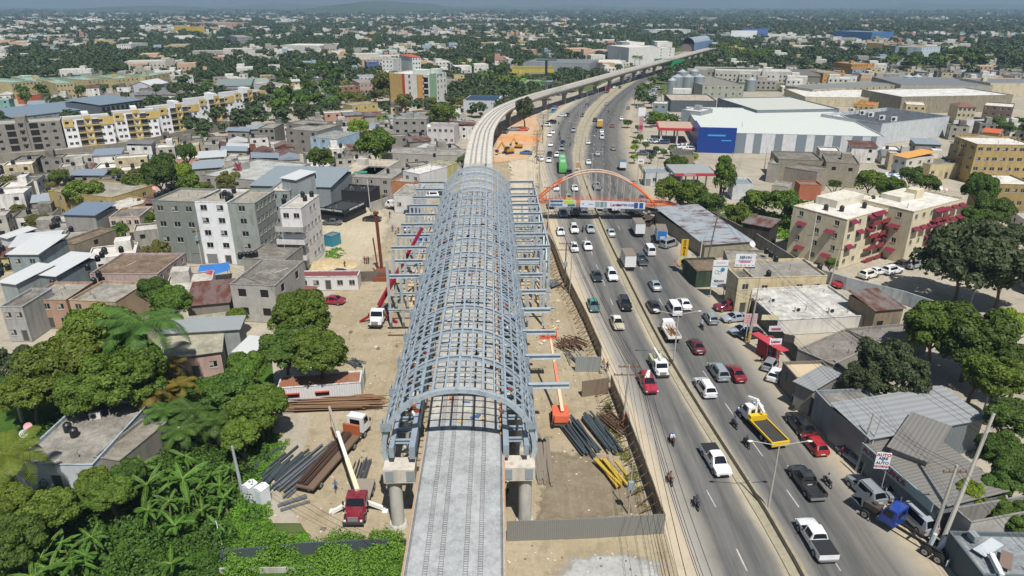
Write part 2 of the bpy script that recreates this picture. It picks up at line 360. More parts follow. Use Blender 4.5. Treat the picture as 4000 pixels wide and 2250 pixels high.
for i,p in enumerate(mp):
    if i%2==0: occupy(p.x,p.y,17)
# ---------------------------------------------------------------- elevated track
DK=[(30,-4.75),(43,-4.85),(55,-5.1),(61,-5.2),(110,-6.9),(166,-8.9),(211,-10.35),(240,-10.9),(268,-10.6),(302,-7.5),(330,-1.8),(369,12.0),(418,35),(511,79),(637,141),(769,205),(800,222)]
dp=smoothpath([(x,y,9) for y,x in DK],4)
def normals(P):
    out=[]
    for i,p in enumerate(P):
        d=(P[min(i+1,len(P)-1)]-P[max(i-1,0)]); d.z=0; d.normalize(); out.append(Vector((d.y,-d.x,0)))
    return out
dn=normals(dp)
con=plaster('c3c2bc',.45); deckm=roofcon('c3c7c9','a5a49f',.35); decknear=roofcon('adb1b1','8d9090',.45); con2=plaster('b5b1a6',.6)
vi=root('elevated_track',(-5,60,0),0,'pale concrete elevated track with four plinth lines curving away beside the highway','viaduct')
def sweep(mb,P,Nn,prof,i0,i1,mi=0,closed=True):
    m=len(prof); vs=[]
    for i in range(i0,i1+1): vs+=[P[i]+Nn[i]*a+Vector((0,0,b)) for a,b in prof]
    fs=[]
    for j in range(i1-i0):
        for k in range(m if closed else m-1): fs.append((j*m+k,j*m+(k+1)%m,(j+1)*m+(k+1)%m,(j+1)*m+k))
    if closed: fs+=[tuple(range(m)),tuple(range((i1-i0)*m,(i1-i0+1)*m))[::-1]]
    mb.add(vs,fs,mi)
O0=Vector((-5,60,0)); T0=Matrix.Translation(-O0)
n61=min(range(len(dp)),key=lambda i:abs(dp[i].y-66)); n195=min(range(len(dp)),key=lambda i:abs(dp[i].y-205)); NL=len(dp)-1
mb=MB(); mb.T=T0; sweep(mb,dp,dn,[(-4.3,0),(-4.3,-.35),(-2.4,-.8),(-2.0,-2.2),(2.0,-2.2),(2.4,-.8),(4.3,-.35),(4.3,0)],0,NL)
mb.build('box_girder',con2,vi)
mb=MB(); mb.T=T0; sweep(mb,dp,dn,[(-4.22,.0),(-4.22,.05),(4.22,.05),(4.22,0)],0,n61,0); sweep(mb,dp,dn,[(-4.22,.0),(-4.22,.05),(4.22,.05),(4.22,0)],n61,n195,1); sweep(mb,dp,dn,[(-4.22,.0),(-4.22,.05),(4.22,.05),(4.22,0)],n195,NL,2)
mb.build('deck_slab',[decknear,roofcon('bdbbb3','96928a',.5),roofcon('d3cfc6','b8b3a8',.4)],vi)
mb=MB(); mb.T=T0
for a in (-4.2,4.2): sweep(mb,dp,dn,[(a-.1,.05),(a-.1,.42),(a+.1,.42),(a+.1,.05)],n195,NL)
mb.build('edge_kerb',plaster('cfcac0',.4),vi)
mb=MB(); mb.T=T0
for a in (-2.35,-.9,.9,2.35):
    sweep(mb,dp,dn,[(a-.3,.05),(a-.3,.2),(a+.3,.2),(a+.3,.05)],n195,NL)
mb.build('track_plinth',roofcon('a8a59f','87837b',.3),vi)
mb=MB(); mb.T=T0; rb=plain('6f6f70',.8)
for a in (-2.45,-1.15,.95,2.2):
    for e in (-.19,.19): sweep(mb,dp,dn,[(a+e-.014,.06),(a+e-.014,.12),(a+e+.014,.12),(a+e+.014,.06)],0,n195)
for a in (-4.12,-3.98,3.98,4.12): sweep(mb,dp,dn,[(a-.02,.06),(a-.02,.2),(a+.02,.2),(a+.02,.06)],0,n61)
y=36.
while y<72:
    x=interp([(p.y,p.x) for p in dp],y)
    for a in (-2.45,-1.15,.95,2.2): mb.beam((x+a-.2,y,9.09),(x+a+.2,y,9.09),.018,.04)
    for a in (-4.05,4.05): mb.beam((x+a,y,9.05),(x+a,y,9.22),.03,.03)
    y+=.28
mb.build('starter_bars',rb,vi)
mb=MB(); mb.T=T0
sweep(mb,dp,dn,[(-4.42,-.5),(-4.42,.02),(-4.31,.02),(-4.31,-.5)],0,n61); sweep(mb,dp,dn,[(4.31,-.5),(4.31,.02),(4.42,.02),(4.42,-.5)],0,n61)
mb.build('formwork_board',plain('b48d6c',.85),vi)
# piers
acc=0; last=None; pi_=0
for i,p in enumerate(dp):
    if last is not None: acc+=(p-last).length
    last=p
    if p.y>185 and acc>=27 or i==2:
        acc=0; mb=MB(); mb.T=T0; a=p; nn=dn[i]; t=Vector((-nn.y,nn.x,0)); 
        w=1.1
        mb.add([a+nn*sx*w*.95+t*sy*.9+Vector((0,0,z)) for z in (-9,-4.2) for sx,sy in ((-1,-1),(1,-1),(1,1),(-1,1))]+[a+nn*sx*2.3+t*sy*.9+Vector((0,0,-2.2)) for sx,sy in ((-1,-1),(1,-1),(1,1),(-1,1))],
               [(0,1,5,4),(1,2,6,5),(2,3,7,6),(3,0,4,7),(4,5,9,8),(5,6,10,9),(6,7,11,10),(7,4,8,11),(8,9,10,11)])
        mb.build('pier',plaster('a8a398',.7),vi); occupy(a.x,a.y,4)
for i,p in enumerate(dp):
    if i%2==0: occupy(p.x,p.y,9 if p.y>170 else 13)
# ---------------------------------------------------------------- station frame
st=root('station_frame',(-5.6,61,0),math.atan2(3.1,105),'blue grey steel barrel vault of a station being built over the elevated track','station')
SL=105.0; NB=15; BAY=SL/NB
half=[(0,16.45),(1.8,16.3),(3.5,15.8),(5.1,14.95),(6.4,13.75),(7.3,12.4),(7.8,11),(8.0,9.8),(7.98,8.7),(7.7,7.8),(7.1,7.1)]
prof=smoothpath([(-a,0,b) for a,b in half[::-1]]+[(a,0,b) for a,b in half[1:]],.45)
tot=[0]
for a,b in zip(prof,prof[1:]): tot.append(tot[-1]+(b-a).length)
def pat(s):
    for i in range(len(tot)-1):
        if tot[i]<=s<=tot[i+1]:
            t=(s-tot[i])/(tot[i+1]-tot[i]); p=prof[i].lerp(prof[i+1],t); d=(prof[i+1]-prof[i]).normalized(); return p,Vector((-d.z,0,d.x))
    return prof[-1],Vector((1,0,0))
stm=steel('a2afb9'); std=steel('94a2ad')
def arc(mb,y,off,w,h,s0=0,s1=None,n=44):
    s1=s1 or tot[-1]; vs=[]
    for i in range(n+1):
        p,nn=pat(s0+(s1-s0)*i/n); p=p+nn*off
        vs+=[Vector((p.x,y-w/2,p.z))-nn*h/2,Vector((p.x,y+w/2,p.z))-nn*h/2,Vector((p.x,y+w/2,p.z))+nn*h/2,Vector((p.x,y-w/2,p.z))+nn*h/2]
    mb.add(vs,[(i*4+k,i*4+(k+1)%4,i*4+4+(k+1)%4,i*4+4+k) for i in range(n) for k in range(4)]+[(3,2,1,0),(n*4,n*4+1,n*4+2,n*4+3)])
ribme=None
mb=MB(); arc(mb,-.3,0,.26,.5); mb.build('front_rib',steel('a9b5bd'),st)
for i in range(NB+1):
    mb=MB(); arc(mb,0,-.25,.34,.05); arc(mb,0,.2,.34,.05); arc(mb,0,-.02,.16,.42)
    if ribme is None: ribme=mb.mesh('main_rib',stm)
    link('main_rib',ribme,st,(0,i*BAY,0))
# thin arcs
tm=None
for i in range(NB):
    for k in range(1,5):
        if tm is None:
            mb=MB(); arc(mb,0,.36,.13,.14,.4,tot[-1]-.4,40); tm=mb.mesh('light_hoop',stm)
        if True: link('light_hoop',tm,st,(0,(i+k/5)*BAY,0))
# purlins
NP=23
for k in range(NP):
    s=.7+(tot[-1]-1.4)*k/(NP-1); p,nn=pat(s); p=p+nn*.27
    mb=MB(); w=.24 if k%2 else .17; mb.beam((p.x,-.2,p.z),(p.x,SL+.2,p.z),w,.16,up=nn); mb.build('purlin',stm,st)
# sides: edge girders, gusset plates, inner platform ladders
for sx in (-1,1):
    side='left' if sx<0 else 'right'
    mb=MB(); mb.beam((sx*7.35,-.1,7.5),(sx*7.35,SL,7.5),.5,.7); mb.build('edge_girder',std,st)
    mb=MB(); mb.beam((sx*4.95,-1.2,9.5),(sx*4.95,SL,9.5),.62,1.5); mb.build('platform_girder',std,st)
    mb=MB(); mb.beam((sx*7.1,-1.2,9.6),(sx*7.1,SL,9.6),.5,1.3); mb.build('platform_girder',std,st)
    mb=MB(); mb.ibeam((sx*5.2,0,9.9),(sx*6.9,0,9.9),.34,.45); me=mb.mesh('crossbeam',std)
    for j in range(49): link('crossbeam',me,st,(0,.4+j*2.13,0))
    mb=MB()
    for i in range(NB+1):
        y=i*BAY; mb.box(min(sx*7.0,sx*8.15),y-.75,11.9,max(sx*7.0,sx*8.15),y-.68,12.9); mb.box(min(sx*8.02,sx*8.1),y-.7,11.6,max(sx*8.02,sx*8.1),y+.7,12.7)
    mb.build('gusset_plates',std,st)
    mb=MB(); mb.beam((sx*8.25,0,9.6),(sx*8.25,SL,9.6),.06,.6); mb.beam((sx*8.1,0,8.5),(sx*8.1,SL,8.5),.06,.5); mb.build('side_rail',std,st)
    # platform slabs already laid further along
    mb=MB()
    for y0,y1 in ((30,36),(52,60),(66,104.5)): mb.box(min(sx*5.25,sx*6.85),y0,10.16,max(sx*5.25,sx*6.85),y1,10.24)
    mb.build('platform_slab',corr('a9b2b5',.0,1,.4),st)
# side decking boxes under the platforms, glazing-like sheets between the hoops near the far end
# concrete portals under the frame
for i in range(0,NB+1,2):
    y=i*BAY-1.0
    for sx in (-1,1):
        mb=MB(); mb.box(min(sx*4.7,sx*8.0),y-1.1,6.35,max(sx*4.7,sx*8.0),y+1.1,8.05); 
        mb.build('pier_cap',plaster('cdc6ba',.5),st)
        mb=MB(); mb.cyl(sx*7.0,y,-.05,6.35,.72,24); mb.cyl(sx*7.0,y,-.05,.25,1.1,20,r2=.95); mb.build('concrete_column',plaster('c6c3bb',.5),st,smooth=False)
        if i==0:
            mb=MB()
            for cx in (5.15,7.35): mb.box(min(sx*cx-.42,sx*cx+.42),y-1.16,6.6,max(sx*cx-.42,sx*cx+.42),y-1.1,7.9)
            mb.build('steel_plate',plain('8b9499',.5),st)
    mb=MB(); mb.box(-1.6,y-1.0,0,1.6,y+1.0,6.8); mb.build('middle_pier',plaster('a8a398',.7),st)
# timber blocks between deck and platform on the right
mb=MB(); r2=random.Random(4)
for j in range(46):
    y=2+j*1.4+r2.random(); mb.box(4.33,y,9.2,4.6,y+.35+.4*r2.random(),9.42)
mb.build('timber_blocks',plain('b8834f',.8),st)
# side portals: beams out from the ribs with outer columns
def ibc(x,y,z0,z1): mb=MB(); mb.ibeam((x,y,z0),(x,y,z1),.42,.42,.05,(0,1,0)); return mb
for i in range(1,NB+1):
    y=i*BAY; zt=12.55
    if i>=8:      # left frames
        x0=-8.0; x1=-14.3-.15*(15-i)*.2
        mb=MB(); mb.ibeam((x0+.3,y,zt),(x1,y,zt),.5,.62); mb.build('portal_beam',steel('adb8bf'),st)
        for cx in (x1+.2,):
            ibc(cx,y,0,zt-.3).build('portal_column',steel('adb8bf'),st)
    elif i>=6:
        mb=MB(); mb.ibeam((-7.7,y,zt),(-13.0,y,zt),.5,.6); mb.build('portal_beam',steel('adb8bf'),st)
        if i==7: ibc(-14.4,y,0,zt).build('portal_column',steel('adb8bf'),st)
    L=14.2 if i>=8 else 11.3 if i<8 else 11
    if i<8: L=12.2-.06*i if i>1 else 12.4
    mb=MB(); mb.ibeam((7.7,y,zt),(L,y,zt),.5,.6); mb.build('portal_beam',steel('adb8bf'),st)
    if i>=8: ibc(L-.2,y,0,zt-.3).build('portal_column',steel('adb8bf'),st)
mb=MB()
for i in range(8,NB):
    y=i*BAY; mb.ibeam((14.0,y,12.5),(14.0,y+BAY,12.5),.3,.4); mb.ibeam((13.0,y,6.4),(13.0,y+BAY,6.4),.3,.4)
    if i in (8,9,11): mb.beam((14,y,0.5),(14,y+BAY,11.8),.22,.22); mb.beam((14,y+BAY,.5),(14,y,11.8),.22,.22)
    mb.ibeam((-11.2,y,6.2),(-11.2,y+BAY,6.2),.3,.4)
mb.build('side_frame_ties',steel('adb8bf'),st)
for i in range(6,NB+1):
    for a_,b_,z_ in ((8,14,6.3),(-8,-13.6,6.3),(8,14,9.4)):
        if i>7 or z_<9: mb=MB(); mb.ibeam((a_,i*BAY+.5,z_),(b_,i*BAY+.5,z_),.3,.36); mb.build('lower_beam',steel('afb8bc'),st)
for i in range(7,NB+1):
    for cx in (9.8,11.2,12.6,-9.4,-10.6,-12.2):
        if (i+int(cx))%3: ibc(cx,i*BAY,0,6.4 if abs(cx)<12 else 12.3).build('inner_column',steel('afb8bc'),st)
# worker platform, shelter
# trench forms (steps of timber shuttering beside the station)
r3=random.Random(3)
for sx,x0,x1 in ((1,8.8,12.6),(-1,-13.6,-8.8)):
    for i in range(8,15):
        y=i*BAY+1; mb=MB(); mb.box(x0,y,0,x1,y+4.6,.45+.4*r3.random())
        for k in range(10): mb.beam((x0+.2+k*(x1-x0-.4)/9,y+.3,.5),(x0+.2+k*(x1-x0-.4)/9,y+.3,1.6+.5*r3.random()),.05,.05)
        o=mb.build('concrete_footing',earth('dcc6a6','c9ab82','a87f55',.5,3,.6),None,label='pale cast footing under the %s side frame, %s from the far end'%('left' if sx<0 else 'right',['first','second','third','fourth','fifth','sixth','seventh'][14-i]),cat='footing',group='cast footings under the side frames')
        o.location=(-5.6,61,0); o.rotation_euler=(0,0,math.atan2(3.1,105))
# ---------------------------------------------------------------- orange arch footbridge
# springing points measured on the road: left foot, right foot, crown
AYB=176.0
fl=AY(2100,772,AYB+1); fr=AY(2573,810,AYB-3); pc=AY(2335,672,AYB)
fb=root('arch_footbridge',(24,AYB,0),0,'orange steel tied arch footbridge hung with long advertising banners across the highway','footbridge')
TB=Matrix.Translation(Vector((-24,-AYB,0)))
orange=plain('d9642c',.5,0,.2); tanm=plain('c4a794',.55,0,.2)
aL=Vector((AY(2105,772,AYB).x,AYB,AY(2105,772,AYB).z)); aR=Vector((AY(2567,802,AYB).x,AYB,AY(2567,802,AYB).z-.5)); ac=AY(2330,668,AYB)
def archz(x,crown):
    t=(x-aL.x)/(aR.x-aL.x); return (aL.z*(1-t)+aR.z*t)+4*t*(1-t)*(crown-(aL.z+aR.z)/2)
def archpts(dy,cr,n=28,x0=0,x1=1): return [Vector((aL.x+(aR.x-aL.x)*t,AYB+dy,archz(aL.x+(aR.x-aL.x)*t,cr))) for t in [x0+(x1-x0)*k/n for k in range(n+1)]]
for dy in (-1.3,1.3):
    mb=MB(); mb.T=TB; mb.tube(archpts(dy,ac.z,20,.2,.76),.21,8,0); mb.tube(archpts(dy,ac.z,8,0,.2),.21,8,1); mb.tube(archpts(dy,ac.z,8,.76,1),.21,8,1); mb.build('arch_rib',[tanm,orange],fb)
mb=MB(); mb.T=TB; A=archpts(-1.3,ac.z,18); Bq=archpts(1.3,ac.z,18)
for k in range(18): mb.beam(A[k],Bq[k+1] if k%2 else Bq[k],.14,.14)
mb.build('arch_bracing',tanm,fb)
zl,zr=AY(2095,775,AYB).z,AY(2575,790,AYB).z
zd=lambda x: zl+(zr-zl)*(x-aL.x)/(aR.x-aL.x)-.6
mb=MB(); mb.T=TB
for k in range(1,17):
    t=k/17; x=aL.x+(aR.x-aL.x)*t
    for dy in (-1.3,1.3):
        if archz(x,ac.z)>zd(x)+1: mb.beam((x,AYB+dy,zd(x)),(x,AYB+dy,archz(x,ac.z)),.12,.12)
mb.build('hangers',plain('b9b2aa',.5),fb)
wk=MB(); wk.T=TB; xs=(aL.x-1.5,aR.x+2.5)
wk.add([(xs[0],AYB-1.5,zd(xs[0])-.4),(xs[1],AYB-1.5,zd(xs[1])-.4),(xs[1],AYB+1.5,zd(xs[1])-.4),(xs[0],AYB+1.5,zd(xs[0])-.4),(xs[0],AYB-1.5,zd(xs[0])),(xs[1],AYB-1.5,zd(xs[1])),(xs[1],AYB+1.5,zd(xs[1])),(xs[0],AYB+1.5,zd(xs[0]))],[(3,2,1,0),(4,5,6,7),(0,1,5,4),(1,2,6,5),(2,3,7,6),(3,0,4,7)])
wk.build('walkway',plain('b07a62',.8),fb)
for dy in (-1.5,1.5):
    mb=MB(); mb.T=TB
    for h in (.35,.7,1.1): mb.beam((xs[0],AYB+dy,zd(xs[0])+h),(xs[1],AYB+dy,zd(xs[1])+h),.07,.07)
    x=xs[0]
    while x<xs[1]: mb.beam((x,AYB+dy,zd(x)),(x,AYB+dy,zd(x)+1.1),.07,.07); x+=1.2
    mb.build('railing',orange,fb)
for x in (aL.x-1.0,aR.x+1.6):
    mb=MB(); mb.T=TB; mb.box(x-.5,AYB-1.2,0,x+.5,AYB+1.2,zd(x)-.4); mb.build('support_pier',plaster('b5b1a6'),fb)
mb=MB(); mb.T=TB
for dy in (-1.3,1.3): mb.tube([(aL.x,AYB+dy,aL.z),(aL.x-1.6,AYB+dy,0)],.28,8); mb.tube([(aR.x,AYB+dy,aR.z),(aR.x+1.0,AYB+dy,0)],.28,8)
mb.build('arch_foot',plain('a5a29c',.6),fb)
# stairs on the right, two flights down towards the camera
mb=MB(); mb.T=TB; x0=aR.x+2.6; z0=zd(x0)
pA=(x0,AYB,z0); pB=(x0+4.5,AYB-4,z0*.55); pC=(x0+.4,AYB-9,0.1)
for a,b in ((pA,pB),(pB,pC)):
    a,b=Vector(a),Vector(b)
    for s in (-.8,.8):
        o=Vector((s,0,0)); mb.beam(a+o,b+o,.12,.35); 
        for h in (.5,1.0): mb.beam(a+o+Vector((0,0,h)),b+o+Vector((0,0,h)),.07,.07)
        for k in range(9): q=a.lerp(b,k/8)+o; mb.beam(q,q+Vector((0,0,1)),.06,.06)
    for k in range(14): q=a.lerp(b,k/13); mb.box(q.x-.8,q.y-.15,q.z,q.x+.8,q.y+.15,q.z+.06)
mb.build('staircase',orange,fb)
# ---------------------------------------------------------------- vehicles (front towards +Y)
tyre=plain('1b1b1c',.85); rimm=plain('9a9ea1',.35,.6); vgl=glass('0b0f13',.05); dkp=plain('18191b',.5); lampw=plain('dfe4e8',.15); lampr=plain('8e1f1f',.25); trim=plain('2a2b2d',.6)
def wheelmesh(r,w):
    mb=MB(); mb.tube([(-w/2,0,0),(w/2,0,0)],r,16,0); mb.tube([(-w/2-.012,0,0),(w/2+.012,0,0)],r*.6,12,1); mb.tube([(-w/2-.02,0,0),(w/2+.02,0,0)],r*.17,6,0); return mb.mesh('wheel',[tyre,rimm])
WM={}
def wheels(rt,pos,r,w):
    k=(r,w)
    if k not in WM: WM[k]=wheelmesh(r,w)
    for x,y in pos: link('wheel',WM[k],rt,(x,y,r))
def loft(st):
    """st: list of (y,z0,zb,zt,w,wt). returns verts, faces grouped by column"""
    vs=[];K=11
    for y,z0,zb,zt,w,wt in st:
        zm=z0+(zb-z0)*.45; cr=min(.05,(zt-zb)*.2)+.0
        half=[(w*.88,z0),(w*.99,z0+.1),(w,zm),(w*.975,zb),(wt,zt-cr),(wt*.55,zt+.005)]
        ring=[(-a,y,b) for a,b in half]+[(0,y,zt+.015)]+[(a,y,b) for a,b in half[::-1]]
        vs+=ring
    K=13; fs=[]
    for i in range(len(st)-1):
        for k in range(K-1): fs.append((i*K+k,i*K+k+1,(i+1)*K+k+1,(i+1)*K+k))
        fs.append((i*K+K-1,i*K,(i+1)*K,(i+1)*K+K-1))
    n=(len(st)-1)*K; fs+=[tuple(range(K)),tuple(range(n,n+K))[::-1]]
    return vs,fs,K
def shrink(q,f,off,edge=(1,1,1,1)):
    c=sum(q,Vector())/len(q); n=(q[1]-q[0]).cross(q[2]-q[1]).normalized()
    if n.dot(c-Vector((0,c.y*.6,.6)))<0: n=-n
    return [c+(p-c)*f+n*off for p in q]
def carbody(st,wind=None,rear=None,side=(),L=4.5):
    vs,fs,K=loft(st); V=[Vector(v) for v in vs]; g=[]
    def top(i):   # windscreen between stations i,i+1
        a=[V[i*K+4],V[i*K+5],V[i*K+6],V[i*K+7],V[i*K+8]]; b=[V[(i+1)*K+4],V[(i+1)*K+5],V[(i+1)*K+6],V[(i+1)*K+7],V[(i+1)*K+8]]
        c=(a[0]+a[4]+b[0]+b[4])/4; n=Vector((0,-(b[2].z-a[2].z),(b[2].y-a[2].y))).normalized()
        if n.z<0: n=-n
        return [c+(p-c)*.9+n*.012 for p in a],[c+(p-c)*.9+n*.012 for p in b]
    out=[]
    for nm,i in (('windscreen',wind),('rear_window',rear)):
        if i is None: continue
        mb=MB(); a,b=top(i); mb.add(a+b,[(k,k+1,5+k+1,5+k) for k in range(4)]); out.append((nm,mb.mesh(nm,vgl)))
    for s in (0,1):
        mb=MB()
        for i in side:
            ka,kb=(3,4) if s==0 else (9,8)
            q=[V[i*K+ka],V[(i+1)*K+ka],V[(i+1)*K+kb],V[i*K+kb]]; mb.add(shrink(q,.86,.012),[(0,1,2,3)])
        if side: out.append(('side_window',mb.mesh('side_window',vgl)))
    mb=MB(); mb.add(vs,fs); me=mb.mesh('body',paint('dddddd')); 
    me.polygons.foreach_set('use_smooth',[True]*len(me.polygons)); me.set_sharp_from_angle(angle=R(32))
    return me,out
PR={}
def finish(rt,st,wh,r=.33,w=.22,extra=None,**k):
    me,parts=carbody(st,**k); body=link('body',me,rt)
    for n,m in parts: link(n,m,rt)
    wheels(rt,wh,r,w)
    f=st[-1]; b=st[0]
    for s in (-1,1):
        mb=MB(); mb.box(s*f[4]*.95-.12,f[0]-.1,f[2]-.14,s*f[4]*.95+.12,f[0]+.025,f[2]-.01); mb.build('headlight',lampw,rt)
        mb=MB(); mb.box(s*b[4]*.95-.1,b[0]-.02,b[2]-.17,s*b[4]*.95+.1,b[0]+.08,b[2]-.02); mb.build('taillight',lampr,rt)
        wy=[x for x in st][k.get('wind',2)][0] if k.get('wind') is not None else 0
        mb=MB(); y=wy+.25; mb.box(s*(max(q[4] for q in st)+.02)-.09,y-.06,.92,s*(max(q[4] for q in st)+.02)+.09,y+.04,1.06); mb.build('wing_mirror',trim,rt)
    mb=MB(); mb.box(-f[4]*.6,f[0]-.05,f[1]+.02,f[4]*.6,f[0]+.015,f[2]-.2); mb.build('grille',trim,rt)
    mb=MB(); mb.box(-.26,b[0]-.015,b[2]-.32,.26,b[0]+.03,b[2]-.2); mb.build('number_plate',plain('c9c9bf',.5),rt)
    return body
def proto(name):
    rt=root(name,(0,0,-500)); return rt
def P_sedan():
    rt=proto('parked_car')
    st=[(-2.28,.42,.78,.86,.72,.6),(-2.15,.3,.92,1.0,.84,.72),(-1.5,.25,.95,1.06,.89,.76),(-.85,.22,.95,1.42,.9,.6),(.3,.22,.93,1.45,.9,.62),(1.1,.22,.92,1.0,.9,.78),(1.9,.25,.78,.86,.86,.7),(2.25,.38,.64,.7,.72,.55)]
    finish(rt,st,[(-.8,1.4),(.8,1.4),(-.8,-1.4),(.8,-1.4)],wind=4,rear=2,side=(2,3,4)); return rt
def P_hatch():
    rt=proto('hatchback')
    st=[(-1.95,.4,.8,.9,.74,.62),(-1.9,.3,.95,1.08,.82,.7),(-1.5,.24,.98,1.46,.85,.58),(.35,.22,.94,1.52,.86,.6),(1.1,.22,.93,1.02,.86,.74),(1.65,.26,.8,.88,.8,.66),(1.95,.38,.66,.72,.7,.55)]
    finish(rt,st,[(-.76,1.2),(.76,1.2),(-.76,-1.2),(.76,-1.2)],wind=3,rear=1,side=(2,3),r=.31); return rt
def P_suv():
    rt=proto('sport_utility_car')
    st=[(-2.3,.45,.95,1.02,.84,.7),(-2.25,.35,1.05,1.15,.9,.76),(-1.9,.28,1.1,1.66,.93,.64),(.35,.26,1.06,1.72,.94,.68),(1.1,.26,1.05,1.14,.94,.82),(1.95,.3,.95,1.03,.9,.76),(2.3,.42,.8,.86,.8,.64)]
    finish(rt,st,[(-.84,1.42),(.84,1.42),(-.84,-1.42),(.84,-1.42)],wind=3,rear=1,side=(2,3),r=.38,w=.25)
    for s in (-1,1): mb=MB(); mb.beam((s*.6,-1.7,1.76),(s*.6,.2,1.78),.05,.05); mb.build('roof_rail',trim,rt)
    return rt
def P_van():
    rt=proto('minivan')
    st=[(-2.35,.4,.95,1.05,.82,.7),(-2.32,.32,1.05,1.2,.86,.74),(-2.05,.26,1.1,1.92,.88,.7),(1.0,.26,1.05,1.92,.88,.7),(1.75,.26,1.0,1.12,.87,.76),(2.2,.32,.85,.93,.82,.68),(2.35,.42,.7,.76,.74,.6)]
    finish(rt,st,[(-.8,1.5),(.8,1.5),(-.8,-1.4),(.8,-1.4)],wind=3,rear=1,side=(2,3),r=.33); return rt
def P_pickup(name='pickup_truck',cover=None):
    rt=proto(name)
    st=[(-.62,.4,1.05,1.12,.92,.8),(-.6,.35,1.08,1.2,.94,.8),(-.45,.35,1.08,1.72,.94,.64),(.75,.33,1.06,1.76,.94,.66),(1.45,.33,1.05,1.14,.94,.82),(2.35,.36,1.0,1.07,.92,.76),(2.68,.48,.85,.9,.84,.66)]
    finish(rt,st,[(-.85,1.75),(.85,1.75),(-.85,-1.55),(.85,-1.55)],wind=3,rear=1,side=(2,3),r=.4,w=.27)
    mb=MB()
    for s in (-1,1): mb.box(s*.9-.05,-2.6,.42,s*.9+.05,-.62,1.12)
    mb.box(-.85,-2.6,.5,.85,-2.5,1.1); mb.box(-.85,-2.5,.45,.85,-.62,.62); mb.build('cargo_bed',paint('dddddd'),rt)
    mb=MB(); mb.box(-.84,-2.49,.63,.84,-.63,.66); mb.build('bed_liner',trim,rt)
    if cover: mb=MB(); mb.box(-.93,-2.58,1.125,.93,-.64,1.17); mb.build('bed_cover',trim,rt)
    mb=MB(); mb.box(-.9,-2.74,.42,.9,-2.61,.62); mb.build('rear_bumper',plain('8d9093',.4,.4),rt)
    return rt
def P_boxtruck(L=6.0,w=1.08,cargo='box',Hc=2.3,name='box_truck',cabw=.98):
    rt=proto(name); f=L/2
    st=[(f-1.7,.55,1.5,2.2,cabw,cabw*.86),(f-.75,.5,1.45,2.25,cabw,cabw*.84),(f-.15,.5,1.4,1.5,cabw,cabw*.93),(f,.55,1.0,1.1,cabw*.97,cabw*.9)]
    finish(rt,st,[(-.85,f-.95),(.85,f-.95),(-.8,-f+1.25),(.8,-f+1.25)],wind=1,side=(0,),r=.42,w=.3)
    mb=MB(); 
    for s in (-1,1): mb.box(s*.4-.07,-f+.1,.62,s*.4+.07,f-.6,.85)
    mb.build('chassis',trim,rt)
    if cargo=='box':
        mb=MB(); mb.box(-w,-f,.95,w,f-1.8,.95+Hc); 
        for k in range(9): y=-f+.1+k*(L-2.1)/8; mb.box(-w-.02,y-.03,1.0,w+.02,y+.03,.93+Hc)
        mb.box(-.03,-f-.03,1.0,.03,-f,.9+Hc); mb.build('cargo_box',plain('d9dcdd',.45),rt)
        mb=MB(); mb.box(-w-.03,-f-.04,.93+Hc,w+.03,f-1.77,1.0+Hc); mb.build('cargo_roof',plain('8f918f',.7),rt)
        mb=MB(); mb.box(-w*.92,-f-.12,.55,w*.92,-f+.02,.68); mb.build('rear_bumper',trim,rt)
    elif cargo=='flat':
        mb=MB(); mb.box(-w,-f,.95,w,f-1.8,1.05); mb.build('flat_bed',plain('b9a88e',.8),rt)
        mb=MB()
        for s in (-1,1): mb.box(s*w-.04,-f,1.05,s*w+.04,f-1.8,1.4)
        mb.box(-w,-f-.04,1.05,w,-f+.04,1.4); mb.box(-w,f-1.84,1.05,w,f-1.76,2.1); mb.build('side_boards',paint('dddddd'),rt)
    elif cargo=='mixer':
        mb=MB(); mb.tube([(0,-f+.3,2.6),(0,-f+1.2,2.4),(0,-.2,1.9),(0,f-2.1,1.5)],.9,14); mb.ball((0,-f+1.7,2.3),1.15,14,1,1.5,1); mb.build('mixer_drum',plain('d6d4cf',.4),rt)
        mb=MB(); mb.beam((0,-f-.3,1.2),(0,-f+.4,2.5),.7,.12); mb.build('chute',plain('7a7a78',.6),rt)
    return rt
def P_bus():
    rt=proto('city_bus'); f=6.1
    st=[(-f,.45,1.3,2.6,1.2,1.1),(-f+.1,.35,1.3,3.0,1.26,1.14),(f-.35,.35,1.25,3.0,1.26,1.14),(f-.05,.4,1.2,2.2,1.25,1.2),(f,.5,.9,1.1,1.2,1.15)]
    vs,fs,K=loft(st); mb=MB(); mb.add(vs,fs); me=mb.mesh('body',paint('5fae5a')); me.polygons.foreach_set('use_smooth',[True]*len(me.polygons)); me.set_sharp_from_angle(angle=R(35)); link('body',me,rt)
    mb=MB(); mb.add([(-1.1,f-.0,1.25),(1.1,f-.0,1.25),(1.06,f-.28,2.75),(-1.06,f-.28,2.75)],[(0,1,2,3)]); mb.build('windscreen',vgl,rt)
    for s in (-1,1):
        mb=MB()
        for k in range(8): y=-f+.5+k*1.4; mb.add([(s*1.275,y,1.45),(s*1.275,y+1.25,1.45),(s*1.2,y+1.25,2.6),(s*1.2,y,2.6)],[(0,1,2,3)])
        mb.build('side_window',vgl,rt)
    mb=MB(); mb.box(-.8,1.5,3.0,.8,3.7,3.25); mb.build('roof_unit',plain('9cc79a',.5),rt); mb=MB(); mb.box(-.7,-3.6,3.0,.7,-1.9,3.25); mb.build('roof_unit',plain('9cc79a',.5),rt)
    wheels(rt,[(-1.1,3.6),(1.1,3.6),(-1.1,-3.2),(1.1,-3.2)],.48,.3); return rt
